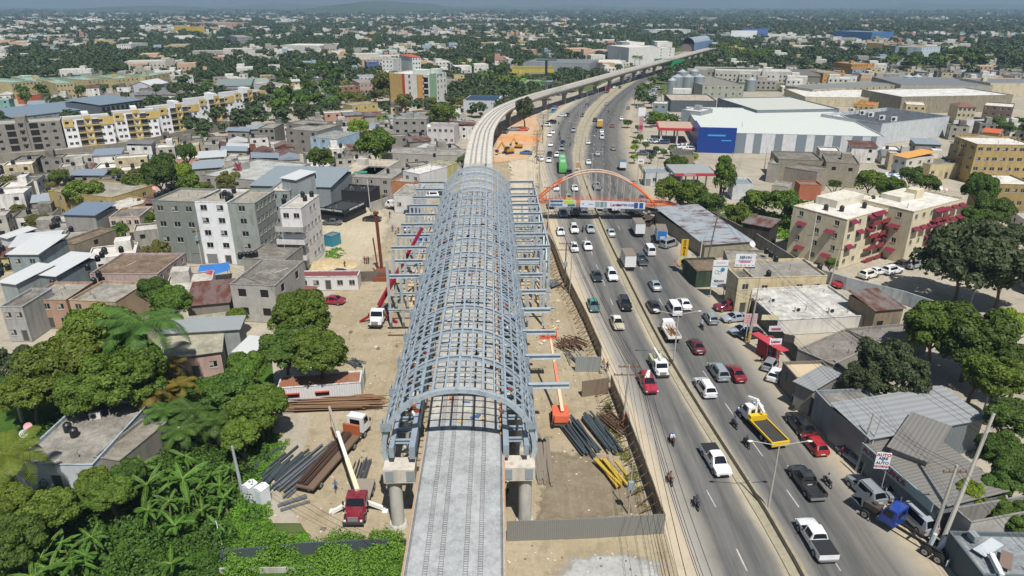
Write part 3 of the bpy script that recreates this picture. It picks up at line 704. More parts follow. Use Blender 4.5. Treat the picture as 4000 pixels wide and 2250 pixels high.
def P_moto():
    rt=proto('motorcycle'); mb=MB()
    for y in (.62,-.62):
        mb=MB(); pts=[(0,y+.3*math.cos(a),.3+.3*math.sin(a)) for a in [2*PI*k/12 for k in range(13)]]; mb.tube(pts,.06,6,cap=False); mb.build('wheel',tyre,rt)
    mb=MB(); mb.box(-.1,-.25,.3,.1,.25,.62); mb.beam((0,.62,.3),(0,.4,.95),.06,.06); mb.beam((0,-.62,.3),(0,-.1,.45),.1,.06); mb.build('frame',plain('3a3a3c',.4,.5),rt)
    mb=MB(); mb.ball((0,.12,.78),.17,8,.8,1.5,.8); mb.build('fuel_tank',paint('8c1f1f'),rt)
    mb=MB(); mb.box(-.13,-.75,.74,.13,0,.84); mb.build('seat',trim,rt)
    mb=MB(); mb.tube([(-.36,.33,1.02),(0,.42,.98),(.36,.33,1.02)],.022,6); mb.build('handlebars',trim,rt)
    return rt
PB={'sedan':P_sedan,'hatch':P_hatch,'suv':P_suv,'van':P_van,'pickup':P_pickup,'covered':lambda:P_pickup('pickup_truck',True),'box':lambda:P_boxtruck(6.4),'smallbox':lambda:P_boxtruck(5.2,1.0,'box',1.9),
    'flat':lambda:P_boxtruck(5.6,1.0,'flat',name='flatbed_truck'),'bus':P_bus,'moto':P_moto,'mixer':lambda:P_boxtruck(7.5,1.1,'mixer',name='concrete_mixer_truck')}
NM={'sedan':'sedan_car','hatch':'hatchback_car','suv':'sport_utility_car','van':'minivan','pickup':'pickup_truck','covered':'pickup_truck','box':'box_truck','smallbox':'box_truck','flat':'flatbed_truck','bus':'city_bus','moto':'motorcycle','mixer':'concrete_mixer_truck'}
CT={'sedan':'car','hatch':'car','suv':'car','van':'van','pickup':'pickup','covered':'pickup','box':'truck','smallbox':'truck','flat':'truck','bus':'bus','moto':'motorcycle','mixer':'truck'}
used={}
def vehicle(kind,loc,rz,color,label,group=None):
    if kind not in PR: PR[kind]=PB[kind]()
    p=PR[kind]
    if kind not in used: used[kind]=1; o=p; o.location=loc; o.rotation_euler=(0,0,rz)
    else: o=clone(p,None,loc,rz)
    o['label']=label; o['category']=CT[kind]; q=1.1 if kind!='moto' else 1.05; o.scale=(q,q*1.3 if kind=='bus' else q,q)
    if 'group' in o: del o['group']
    if group: o['group']=group
    if color:
        pm=paint(color)
        for c in KIDS[o.name]:
            b=c.name.split('.')[0]
            if b in ('body','side_boards') or (b=='cargo_bed'): setmat(c,0,pm)
            elif b=='fuel_tank': setmat(c,0,pm)
    return o
WHT='e6e8ea'; SIL='a3a9ae'; BLK='1c1f22'; GRY='5b6166'; MAR='6d1626'; RED='b02a2a'
# ---------------------------------------------------------------- people: one skinned body each, a few poses
def person_mesh(pose):
    J={'pelvis':(0,0,.95,.13),'chest':(0,.02,1.3,.16),'neck':(0,.02,1.48,.065),'head':(0,.04,1.62,.1),'top':(0,.03,1.74,.07)}
    E=[('pelvis','chest'),('chest','neck'),('neck','head'),('head','top')]
    for s,n in ((-1,'l'),(1,'r')):
        if pose=='ride': k=(s*.22,.42,.85); f=(s*.24,.3,.4); el=(s*.3,.3,1.12); ha=(s*.33,.55,1.08)
        elif pose=='walk': k=(s*.1,.12*s+.05,.5); f=(s*.1,.28*s-.05,.06); el=(s*.27,-.1*s,1.12); ha=(s*.27,-.2*s+.12,.92)
        else: k=(s*.11,.02,.5); f=(s*.13,0,.05); el=(s*.28,.0,1.1); ha=(s*.26,.1,.88)
        J['hip'+n]=(s*.1,0,.9,.1); J['knee'+n]=k+(.07,); J['foot'+n]=f+(.05,); J['toe'+n]=(f[0],f[1]+.16,max(f[2]-.02,.04),.04)
        J['sh'+n]=(s*.19,.02,1.42,.07); J['el'+n]=el+(.045,); J['ha'+n]=ha+(.035,); J['fi'+n]=(ha[0],ha[1]+.09,ha[2]-.05,.025)
        E+=[('pelvis','hip'+n),('hip'+n,'knee'+n),('knee'+n,'foot'+n),('foot'+n,'toe'+n),('chest','sh'+n),('sh'+n,'el'+n),('el'+n,'ha'+n),('ha'+n,'fi'+n)]
    ks=list(J); me=D.meshes.new('b'); me.from_pydata([J[k][:3] for k in ks],[(ks.index(a),ks.index(b)) for a,b in E],[])
    o=D.objects.new('b',me); COL.objects.link(o); md=o.modifiers.new('s','SKIN'); 
    for i,k in enumerate(ks): sv=me.skin_vertices[0].data[i]; sv.radius=(J[k][3],J[k][3]*.85); sv.use_root=(k=='pelvis')
    ss=o.modifiers.new('d','SUBSURF'); ss.levels=1; dg=bpy.context.evaluated_depsgraph_get(); m2=D.meshes.new_from_object(o.evaluated_get(dg)); D.objects.remove(o)
    for m in (plain('5a5f66',.9),plain('2d3138',.9),plain('6b4632',.7)): m2.materials.append(m)
    for p in m2.polygons:
        c=p.center
        if c.z>1.46 or (abs(c.x)>.22 and c.z<1.16 and c.z>.8 and pose!='ride') or (pose=='ride' and c.y>.42 and c.z>.98): p.material_index=2
        elif c.z<.98 or (pose=='ride' and c.z<1.0): p.material_index=1
        else: p.material_index=0
        p.use_smooth=True
    m2.name='person'; return m2
PM={}
def person(loc,rz,pose,shirt,trousers,label,hat=None,dz=0):
    if pose not in PM: PM[pose]=person_mesh(pose)
    o=link('person',PM[pose],None,(loc[0],loc[1],loc[2]+dz if len(loc)>2 else dz),rz,label,'person')
    setmat(o,0,plain(shirt,.9)); setmat(o,1,plain(trousers,.9))
    mb=MB(); mb.ball((0,.03,1.7),.125,10,.9,1,.75); mb.build('helmet' if hat else 'hair',plain(hat or '17120f',.5 if hat else .9),o)
    return o
def rider(u,v,rz,bike,shirt,label_b,label_p,hat=None):
    p=G(u,v,.6); p.z=0; vehicle('moto',p,rz,bike,label_b); person(p,rz,'ride',shirt,'2b2f38',label_p,hat,-.08)
away=lambda p: road_rz(p.y); face=lambda p: road_rz(p.y)+PI
VT=[ # kind, u, v, heading (a=away f=facing or degrees), colour, label
('covered',2795,1796,'f',WHT,'white pickup with a dark bed cover driving towards the viewer beside the divider'),
('covered',3189,2105,'a',WHT,'white pickup with black bed cover driving away at the bottom of the right carriageway'),
('pickup',3152,1882,'a','2a2f33','dark grey pickup with empty bed driving away beside a motorcycle'),
('suv',2755,1512,'a',WHT,'white sport utility car with sunroof driving away next to the divider'),
('suv',2807,1450,'a','8f999f','silver grey sport utility car alongside a dark red sedan'),
('sedan',2873,1454,'a','7c1a2a','faded dark red taxi sedan driving away right of a silver car'),
('sedan',2720,1349,'a','5c1524','maroon sedan alone behind the flatbed truck on the right carriageway'),
('flat',2617,1300,'a',WHT,'white flatbed truck carrying scrap steel behind the double lamp post'),
('sedan',2553,1194,'a',BLK,'black sedan left of the white minivan driving away'),
('van',2633,1204,'a',WHT,'white minivan driving away left of a white sedan'),
('sedan',2673,1184,'a',WHT,'white sedan driving away at the right of the white minivan'),
('hatch',2776,1240,'a','7f8d93','grey hatchback driving away along the right edge beside parked cars'),
('sedan',2559,1112,'a','93a5a9','pale teal silver sedan driving away alone below the cargo trucks'),
('pickup',2506,1012,'a','3d4a57','dark blue grey pickup right beside the lower white cargo truck'),
('box',2451,1012,'a',WHT,'white cargo box truck with brown roof beside the dark pickup'),
('box',2491,888,'a',WHT,'white cargo box truck just past the footbridge shadow'),
('van',2538,977,'a',WHT,'white minivan driving away behind the painted cargo truck'),
('sedan',2386,907,'a','a9b0b3','silver sedan driving away alone left of the large box truck'),
('suv',2441,1186,'f','15181b','large black people carrier driving towards the viewer'),
('sedan',2318,1190,'f','4f6a6e','grey green sedan with teal roof at the left edge of the highway'),
('sedan',2411,1258,'f','b3ad95','beige sedan with white roof coming towards the viewer'),
('suv',2390,1074,'f',WHT,'white sport utility car right of the dark green sedan'),
('sedan',2331,1076,'f','29383c','dark green sedan facing the viewer left of a white car'),
('sedan',2295,958,'f',WHT,'white sedan facing the viewer right of the white taxi'),
('hatch',2243,966,'f',WHT,'white taxi hatchback with roof sign facing the viewer'),
('sedan',2190,902,'f',WHT,'white sedan nearest the roadside edge above the steel frame'),
('suv',2243,894,'f',WHT,'white sport utility car facing the viewer beside a motorcycle'),
('sedan',2306,892,'f','9fa6aa','silver sedan facing the viewer next to the divider tip'),
('pickup',2199,832,'f','2f5c85','blue pickup emerging from the footbridge shadow'),
('pickup',2247,826,'f','2c3033','dark jeep like pickup halfway in the footbridge shadow'),
('van',2280,812,'f','5a5f66','minibus with white roof at the edge of the footbridge shadow'),
('suv',2151,799,'f','414a50','dark grey car at the road edge near the footbridge left end'),
('hatch',2220,772,'f','8fae5c','yellow green taxi under the footbridge banner'),
('pickup',2338,803,'a',WHT,'white double cab pickup just below the footbridge banner'),
('smallbox',2401,815,'a','8aa0ad','small truck with blue topped cargo box below the footbridge'),
('mixer',2487,822,25,'c9c9c4','white drum concrete mixer truck parked at the right end of the footbridge'),
('box',2580,913,-6,WHT,'cargo truck with blue painted rear doors parked by the market stalls'),
('van',2615,952,-52,'8b8f93','silver grey van parked at an angle behind the painted truck'),
('bus',2197,640,'f','58a652','long bright green articulated city bus facing the viewer'),
('sedan',2144,624,'f',WHT,'white car left of the green bus nose'),
('sedan',2111,618,10,WHT,'white car at the curb by the utility poles left of the bus'),
('sedan',2147,600,'f',BLK,'black car left of the green bus middle'),
('hatch',2175,604,'f',WHT,'white hatchback directly left of the green bus tail'),
('suv',2223,675,'f','24282b','black car close behind the bus beside the divider'),
('suv',2195,579,'f','8b9298','silver sport utility car just above the green bus'),
('sedan',2198,556,'f','1d2c4a','dark blue car in front of a silver car above the bus'),
('sedan',2152,563,'f',WHT,'white sedan in the left lane above the black car'),
('sedan',2148,526,'f',WHT,'white sedan in a pair of white cars in the left lane, lower one'),
('sedan',2161,515,'f',WHT,'white sedan in a pair of white cars in the left lane, upper one'),
('suv',2241,508,'f','a0a7ab','silver car in the dark lane left of the lamp posts'),
('suv',2134,487,60,WHT,'white sport utility car turning in from the dirt side road'),
('suv',2154,476,60,'2b2d2b','dark car turning in above the white sport utility car'),
('sedan',2195,450,70,WHT,'white sedan crossing near the roadside stalls'),
('hatch',2217,448,'f','3a3431','dark brown hatchback right of the crossing white sedan'),
('hatch',2274,449,'f','59646a','grey hatchback in the shade of the lamp post in the left carriageway'),
('sedan',2293,409,'f','323f4d','dark slate car far up the left carriageway'),
('sedan',2042,504,85,'e0622b','bright orange sedan on the dirt side road'),
('sedan',2006,503,85,'8b98a5','silver blue car behind the orange sedan'),
('pickup',1975,512,'f','3f4644','dark pickup parked under the elevated track'),
('sedan',2055,595,75,'3f7296','blue sedan beside the yellow excavator'),
('box',2371,353,'f','6b2033','maroon lorry far up the left carriageway'),
('sedan',2400,340,'f',WHT,'white car beyond the maroon lorry'),
('sedan',2421,341,'f','2f5148','dark green car at the far bend'),
('box',2456,313,'f',WHT,'white lorry at the far bend of the highway'),
('box',2489,287,'f','c9ccd0','white lorry farthest along the highway bend'),
('hatch',2369,405,'a','a6adb0','silver hatchback far away in the right carriageway'),
('suv',2325,468,'a','35404a','dark car left of the yellow lorry'),
('box',2344,485,'a','c9a565','lorry with a yellow load driving away'),
('hatch',2392,490,'a','a2583c','orange brown taxi right of the yellow loaded lorry'),
('sedan',2351,512,'a',WHT,'white car between the yellow loaded lorry and a white van'),
('van',2352,534,'a',WHT,'white van in the middle of the right carriageway'),
('sedan',2298,555,'a','d6d8d0','cream white car next to the median above the billboard'),
('sedan',2334,599,'a','9eaab3','silver car in the right carriageway right of the lamp arm'),
('sedan',2299,632,'a',WHT,'white car beside the small billboard on the median'),
('hatch',2396,578,'a','8e8c86','dusty silver car on the right shoulder'),
('sedan',2428,462,'a',WHT,'white car on the far right shoulder'),
('hatch',2454,421,'a','7d8386','grey car parked on the far right shoulder'),
('smallbox',2431,652,-5,WHT,'small white cargo truck parked on the right shoulder above the footbridge'),
('sedan',2172,732,'f',WHT,'white car seen through the footbridge left of the arch'),
('sedan',2245,733,'f',WHT,'white car seen through the footbridge hangers'),
('pickup',2330,727,'a','93999c','silver pickup seen through the footbridge hangers'),
('suv',2842,1196,100,'74182b','dark red sport utility car parked sideways by the shop pavement'),
('sedan',2870,1238,105,'9aa3ad','silver sedan parked sideways below the dark red car'),
('sedan',2900,1286,110,'9ba3ab','silver sedan parked under the pink sign board'),
('hatch',2930,1303,110,BLK,'black car tucked beside the red roofed kiosk'),
('hatch',3010,1420,-35,'8b8f91','grey hatchback nosing out of the parking by the green sign'),
('hatch',3030,1460,-35,WHT,'white hatchback nosing out beside the grey hatchback'),
('suv',3124,1654,'a','1b1d1f','black sport utility car parked at the kerb near the long metal roof'),
('hatch',3183,1733,'a','a3232b','bright red estate car driving away near the kerb'),
('suv',3382,1910,12,'8a9096','silver crossover stopped at the kerb with brake light on'),
('sedan',3476,1900,-15,'7b858c','pale grey car parked beneath the shop awning'),
('van',3575,2018,10,'a3a9af','silver minivan parked behind the blue lorry cab'),
('sedan',3344,1782,20,'3e5a78','blue car nosing out of the shop shade'),
('sedan',3425,1058,-65,'dfe6ea','pale white sedan in front of the cream apartment block'),
('suv',3487,1054,-65,WHT,'white sport utility car in the middle of the apartment parking row'),
('pickup',3520,1036,-65,'262a30','black pickup in the apartment parking row'),
('suv',3572,1032,-65,'8d9599','silver sport utility car at the end of the apartment parking row'),
('suv',3395,1070,-60,'e9e6da','cream white sport utility car partly hidden by the apartment wall'),
('sedan',3292,1104,-60,'a02634','bright red car behind the hedge below the apartments'),
('sedan',1452,852,80,'23272b','dark grey sedan parked on the dirt square left of the station'),
('sedan',1297,866,85,'59605f','car under a grey cover beside the black terrace'),
('flat',1545,808,55,WHT,'white flatbed truck parked by the scrap yard wall'),
('suv',1594,790,-15,'8f9293','silver sport utility car parked behind the white flatbed'),
('sedan',1612,822,90,'26384c','dark blue car seen through the left side frame'),
('suv',1682,762,95,WHT,'white car parked above the left side frame'),
('sedan',1720,752,95,'222428','black and blue car next to the vault far end on the left'),
('sedan',1586,890,15,'8b9496','grey car parked under the left side frame'),
('sedan',1297,1170,80,'8c1b3a','crimson car peeping from behind the mango tree'),
('sedan',1320,1065,85,'5a1f2c','dark red car behind the white site office'),
('hatch',1130,1042,70,WHT,'white car in the alley beside the narrow white house'),
]
for k,u,v,h,c,l in VT:
    p=G(u,v,.75 if k not in('box','bus','mixer') else 1.6); p.z=0.01
    rz=road_rz(p.y) if h=='a' else road_rz(p.y)+PI if h=='f' else R(h)
    o=vehicle(k,p,rz,c,l); occupy(p.x,p.y,3); ch={x.name.split('.')[0]:x for x in KIDS[o.name]}
    def extra(nm,b,col): mb=MB(); mb.box(*b); mb.build(nm,plain(col,.5),o)
    if 'teal roof' in l: extra('roof_panel',(-.56,-.8,1.44,.56,.25,1.485),'3f9a86')
    if 'with white roof' in l and k=='sedan': extra('roof_panel',(-.56,-.8,1.44,.56,.25,1.485),'e0e0dc')
    if 'minibus' in l: extra('roof_panel',(-.66,-2.0,1.9,.66,.9,1.945),'dfe1e2')
    if 'roof sign' in l: extra('taxi_sign',(-.3,-.2,1.53,.3,.0,1.7),'d9dcdd')
    if k=='box' and 'blue painted' in l: extra('painted_door',(-1.0,-3.27,1.1,1.0,-3.235,3.1),'2f6fb5'); extra('painted_patch',(-.4,-3.29,1.2,.7,-3.272,1.9),'b9c4cc')
    if 'blue topped' in l: setmat(ch['cargo_roof'],0,plain('4a6f8a',.6))
    if k=='box' and 'brown roof' in l: setmat(ch['cargo_roof'],0,plain('7d7468',.8))
    if k=='box' and 'yellow load' in l: setmat(ch['cargo_box'],0,plain('c9a04f',.7)); setmat(ch['cargo_roof'],0,plain('c9b080',.8))
    if k=='box' and 'maroon lorry' in l: setmat(ch['cargo_box'],0,plain('6b2033',.6)); setmat(ch['cargo_roof'],0,plain('6b2033',.6))
    if 'carrying scrap' in l:
        mb=MB()
        for j in range(14): mb.beam((rng.uniform(-.8,.8),rng.uniform(-2.4,-1),1.1),(rng.uniform(-.8,.8),rng.uniform(-.5,.8),1.3+rng.random()*.6),.07,.07)
        mb.build('scrap_load',plain('6b4a3a',.85),o)
for u,v,h,b,s,hat,l in [(2625,1715,'f','9c1c2c','dfe3e6','2f6fb5','in a white shirt and blue helmet'),(2618,1869,'f','303236','a5683c',None,'in an orange brown top'),(2720,1963,'f','2b2d31','3c4350','22242a','in dark clothes'),
    (2870,1652,'a','3a3c40','4b5568','262a33','in a slate jacket beside the tow truck'),(2917,1727,'a','d9dbdc','2d3138','17191c','on a white scooter behind the tow truck'),(3234,1877,'a','17191b','8d9298','28304f','in a grey shirt beside the dark pickup'),
    (2742,1272,'a','3a2b26','a9b6c4','c9ced2','in a pale blue shirt'),(2276,896,'f','2c2c2e','3c3f38',None,'between two white cars'),(2547,944,'a','222','23262b','1a1a1a','ahead of the white minivan'),
    (2183,480,'f','777','8b8d90','c5c5c5','near the crossing cars'),(2185,523,'f','222','2b2b2d','1a1a1a','right of the white pair of cars, upper'),(2188,542,'f','222','35383b','1a1a1a','right of the white pair of cars, lower'),(2228,564,'f','222','3a3d40','222222','in the dark left lane above the bus'),
    (2376,437,'a','222','34373b','222222','far up the right carriageway'),(2329,512,'a','222','2c2e31','222222','left of the white car and van'),(2450,1190,'f','222','333','333','')][:15]:
    hd=G(u,v,.6); b=b if len(b)==6 else b*2; rz=road_rz(hd.y)+(PI if h=='f' else 0)
    rider(u,v,rz,b,s,'motorcycle ridden by a person '+l,'motorcycle rider '+l,hat)
# ---------------------------------------------------------------- buildings
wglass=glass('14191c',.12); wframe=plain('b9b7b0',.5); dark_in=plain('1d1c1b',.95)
def wallface(mb,o,ux,W,H,rects,dep=.18,nrm=None):
    """wall with real openings: o lower left corner, ux unit along, up=z; nrm outward"""
    o=Vector(o); ux=Vector(ux); uz=Vector((0,0,1)); nrm=Vector(nrm)
    xs=sorted({0,W}|{r[0] for r in rects}|{r[2] for r in rects}); zs=sorted({0,H}|{r[1] for r in rects}|{r[3] for r in rects})
    P=lambda x,z,d=0: o+ux*x+uz*z-nrm*d
    flip=ux.cross(uz).dot(nrm)<0
    def q(a,b,c,d): mb.quad(a,d,c,b) if flip else mb.quad(a,b,c,d)
    for i in range(len(xs)-1):
        for j in range(len(zs)-1):
            cx,cz=(xs[i]+xs[i+1])/2,(zs[j]+zs[j+1])/2
            if any(r[0]<cx<r[2] and r[1]<cz<r[3] for r in rects): continue
            q(P(xs[i],zs[j]),P(xs[i+1],zs[j]),P(xs[i+1],zs[j+1]),P(xs[i],zs[j+1]))
    for x0,z0,x1,z1 in rects:
        q(P(x0,z0),P(x1,z0),P(x1,z0,dep),P(x0,z0,dep)); q(P(x0,z1,dep),P(x1,z1,dep),P(x1,z1),P(x0,z1))
        q(P(x0,z0),P(x0,z0,dep),P(x0,z1,dep),P(x0,z1)); q(P(x1,z0,dep),P(x1,z0),P(x1,z1),P(x1,z1,dep))
WIN={}; rw=random.Random(15)
def window_mesh(w,h,style):
    k=(round(w,2),round(h,2),style)
    if k in WIN: return WIN[k]
    mb=MB()   # local: x along wall, y inward, z up, origin lower left
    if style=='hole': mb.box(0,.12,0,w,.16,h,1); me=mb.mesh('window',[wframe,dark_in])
    elif style=='door': mb.box(0,.1,0,w,.16,h,0); mb.box(w*.1,.09,.1,w*.9,.1,h*.95,1); me=mb.mesh('door',[plain('8b8780',.6),plain('4b4a48',.6)])
    elif style=='shutter': 
        mb.box(0,.08,0,w,.16,h,0); me=mb.mesh('roller_shutter',[corr('8f9395',.1,2,.18)])
    else:
        t=.06
        for a in ((0,0,w,t),(0,h-t,w,h),(0,0,t,h),(w-t,0,w,h),(w/2-t/2,0,w/2+t/2,h)): mb.box(a[0],.06,a[1],a[2],.15,a[3],0)
        mb.box(t,.11,t,w-t,.14,h-t,1); (mb.box(t+.02,.095,h*.3,w*.48,.105,h-t,2) if style=='curtain' else None); mb.box(-.06,-.06,-.08,w+.06,.1,0,0); me=mb.mesh('window',[wframe,wglass,plain('a39c90',.8)])
        if style=='grey': me.materials[0]=plain('77787a',.6)
    WIN[k]=me; return me
def face_frame(face,W,Dp):
    return {'f':((0,0),(1,0),(0,-1),W),'r':((W,0),(0,1),(1,0),Dp),'l':((0,Dp),(0,-1),(-1,0),Dp),'k':((W,Dp),(-1,0),(0,1),W)}[face]
def house(name,label,cat,base,rz,W,Dp,H,wall,roof='con',faces=None,st=2.9,par=.35,roofc=None,group=None,wstyle='',ww=1.2,wh=1.1,wallm=None,sh=0,tint=None,door=True,band=None):
    """flat-roofed or gabled building. faces: {'f':cols,...} windows per storey"""
    rt=root(name,base,rz,label,cat,group); faces=faces or {}
    wm=wallm or plaster(wall,.5 if sum(lin(wall)[:3])<1.8 else .22); mb=MB(); ns=max(1,int(H/st+.25)); fh=H/ns if ns else H
    gab=roof in('gable','shed')
    for fc in 'frlk':
        o,ux,nr,L=face_frame(fc,W,Dp); n=faces.get(fc,0); rects=[]; items=[]
        if isinstance(n,tuple): n,z0s=n
        else: z0s=0
        if n:
            w=min(ww,L/n*.6)
            for s in range(z0s,ns):
                for k in range(n):
                    x=(k+.5)*L/n-w/2; z=s*fh+max(.9,fh*.36); h=min(wh,fh*.5); stl=wstyle
                    if s==0 and sh and fc in('f','l') and k%2==0: x,z,h,w2=(k+.5)*L/n-min(2.4,L/n*.8)/2,.05,2.3,min(2.4,L/n*.8); stl='shutter'
                    elif s==0 and door and k==n//2 and fc=='f': z,h,w2=.05,2.1,w; stl='door'
                    else: w2=w
                    if stl=='' and rw.random()<.3: stl='curtain'
                    if stl in('','curtain') and rw.random()<.07: continue
                    if x<.15 or x+w2>L-.15 or z+h>H-.3: continue
                    rects.append((x,z,x+w2,z+h)); items.append((x,z,w2,h,stl))
        wallface(mb,(o[0],o[1],0),(ux[0],ux[1],0),L,H if gab else H,rects,.16,(nr[0],nr[1],0))
        a=math.atan2(ux[1],ux[0])
        for x,z,w,h,stl in items:
            me=window_mesh(w,h,stl); link(me.name.split('.')[0],me,rt,(o[0]+ux[0]*x,o[1]+ux[1]*x,z),a)
    if roof=='gable':
        g=min(Dp*.22,2.5); mb.add([(0,0,H),(0,Dp,H),(0,Dp/2,H+g),(W,0,H),(W,Dp,H),(W,Dp/2,H+g)],[(0,2,1),(3,4,5)])
    mb.build('wall',wm,rt)
    mb=MB(); e=.35
    if roof=='gable':
        g=min(Dp*.22,2.5); t=.08; k=g/(Dp/2)*e
        for s in (0,1):
            y0=-e if s==0 else Dp+e; 
            mb.add([(-e,y0,H-k+.03),(W+e,y0,H-k+.03),(W+e,Dp/2,H+g+.03),(-e,Dp/2,H+g+.03),(-e,y0,H-k+.11),(W+e,y0,H-k+.11),(W+e,Dp/2,H+g+.11),(-e,Dp/2,H+g+.11)],[(0,3,2,1),(4,5,6,7),(0,1,5,4),(1,2,6,5),(3,0,4,7),(2,3,7,6)])
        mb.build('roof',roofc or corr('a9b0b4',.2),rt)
    elif roof=='shed':
        g=min(Dp*.1,1.2); mb.add([(-e,-e,H+.03),(W+e,-e,H+.03),(W+e,Dp+e,H+g),(-e,Dp+e,H+g),(-e,-e,H+.12),(W+e,-e,H+.12),(W+e,Dp+e,H+g+.09),(-e,Dp+e,H+g+.09)],[(3,2,1,0),(4,5,6,7),(0,1,5,4),(1,2,6,5),(2,3,7,6),(3,0,4,7)]); mb.build('roof',roofc or corr('a9b0b4',.2),rt)
    elif roof=='hip':
        g=min(Dp,W)*.2; mb.add([(-e,-e,H),(W+e,-e,H),(W+e,Dp+e,H),(-e,Dp+e,H),(W*.35,Dp/2,H+g),(W*.65,Dp/2,H+g)],[(3,2,1,0),(0,1,5,4),(1,2,5),(2,3,4,5),(3,0,4)]); mb.build('roof',roofc or plain('a8573a',.8),rt)
    else:
        t=.15; zr=H-par
        mb.box(t,t,zr-.1,W-t,Dp-t,zr,0); mb.build('roof',roofc or roofcon(),rt)
        mb=MB(); mb.box(-.06,-.06,H,W+.06,t,H+.1); mb.box(-.06,Dp-t,H,W+.06,Dp+.06,H+.1); mb.box(-.06,t,H,t,Dp-t,H+.1); mb.box(W-t,t,H,W+.06,Dp-t,H+.1)
        mb.box(.004,.004+t*.0,zr,W-.004,t,H-.002); mb.box(.004,Dp-t,zr,W-.004,Dp-.004,H-.002); mb.box(.004,t,zr,t,Dp-t,H-.002); mb.box(W-t,t,zr,W-.004,Dp-t,H-.002)
        mb.build('parapet',plaster(tint or wall,.8),rt)
    c=Vector((W/2,Dp/2,0)); c.rotate(Matrix.Rotation(rz,3,'Z')); c+=Vector(base); r=max(W,Dp)/2
    if max(W,Dp)>2.2*min(W,Dp):
        n=int(max(W,Dp)/min(W,Dp)+1)
        for k in range(n):
            q=Vector(((k+.5)/n*W if W>Dp else W/2,(k+.5)/n*Dp if Dp>W else Dp/2,0)); q.rotate(Matrix.Rotation(rz,3,'Z')); occupy(base[0]+q.x,base[1]+q.y,min(W,Dp)*.62)
    else: occupy(c.x,c.y,math.hypot(W,Dp)/2*.82)
    return rt
def B(reg,a,b,c,h,wall,name='house',label='',cat='house',mind=None,dep=None,**k):
    """a,b: front roof corners, c: back roof corner, noted in an enlarged strip; h height"""
    f=(lambda p:(p[0]*1.5528,p[1]*1.5528)) if reg=='F' else (lambda p:p) if reg=='P' else (lambda p:Q(reg,*p))
    A,Bp,C=[G(*f(p),h) for p in (a,b,c)]; A.z=Bp.z=C.z=0
    d=Bp-A; W=d.length; rz=math.atan2(d.y,d.x); n=Vector((-d.y,d.x,0)).normalized(); Dp=(C-Bp).dot(n)
    if Dp<0: Dp=-Dp
    Dp=dep or max(Dp,mind or 3.0)
    rt=house(name,label,cat,A,rz,W,Dp,h,wall,**k); rt['_W']=W; rt['_D']=Dp; return rt
tankm=plain('1d2023',.45,0,.15)
TK=None
TANKN=0
def tank(u,v,z,col=None,label=None,s=1.0,loc=None):
    global TK,TANKN
    p=loc if loc is not None else G(u,v,z)
    if TK is None:
        mb=MB(); mb.cyl(0,0,0,1.25,.58,14); mb.cyl(0,0,1.25,1.5,.58,14,r2=.3); mb.cyl(0,0,1.5,1.6,.24,10); mb.cyl(0,0,.3,.36,.6,14); mb.cyl(0,0,.65,.71,.6,14); mb.cyl(0,0,1.0,1.06,.6,14); TK=mb.mesh('water_tank',tankm)
    TANKN+=1
    o=link('water_tank',TK,None,p,0,label or 'black ribbed plastic water tank standing on a flat roof','water tank','water tanks on the roofs',None,s)
    if col: setmat(o,0,plain(col,.5))
    return o
BL=[]
def addB(*a,**k): r=B(*a,**k); BL.append((r,0)); return r
YE='c9b46a'; WH='e6e6e2'; CR='cfc4a4'; GR='8f8c86'; PK='c2a29a'; OR='b98257'; BLU='a9bfca'
metal=corr('98a5ab',.05); metw=corr('e4e6e4',.03); rusty=corr('8c8580',.75); pale_roof=roofcon('e0ddd6','b5b1a7',.35); dirty=roofcon('8f8b82','57534c',.7); brown_roof=roofcon('8a7a68','5c4c3f',.7)
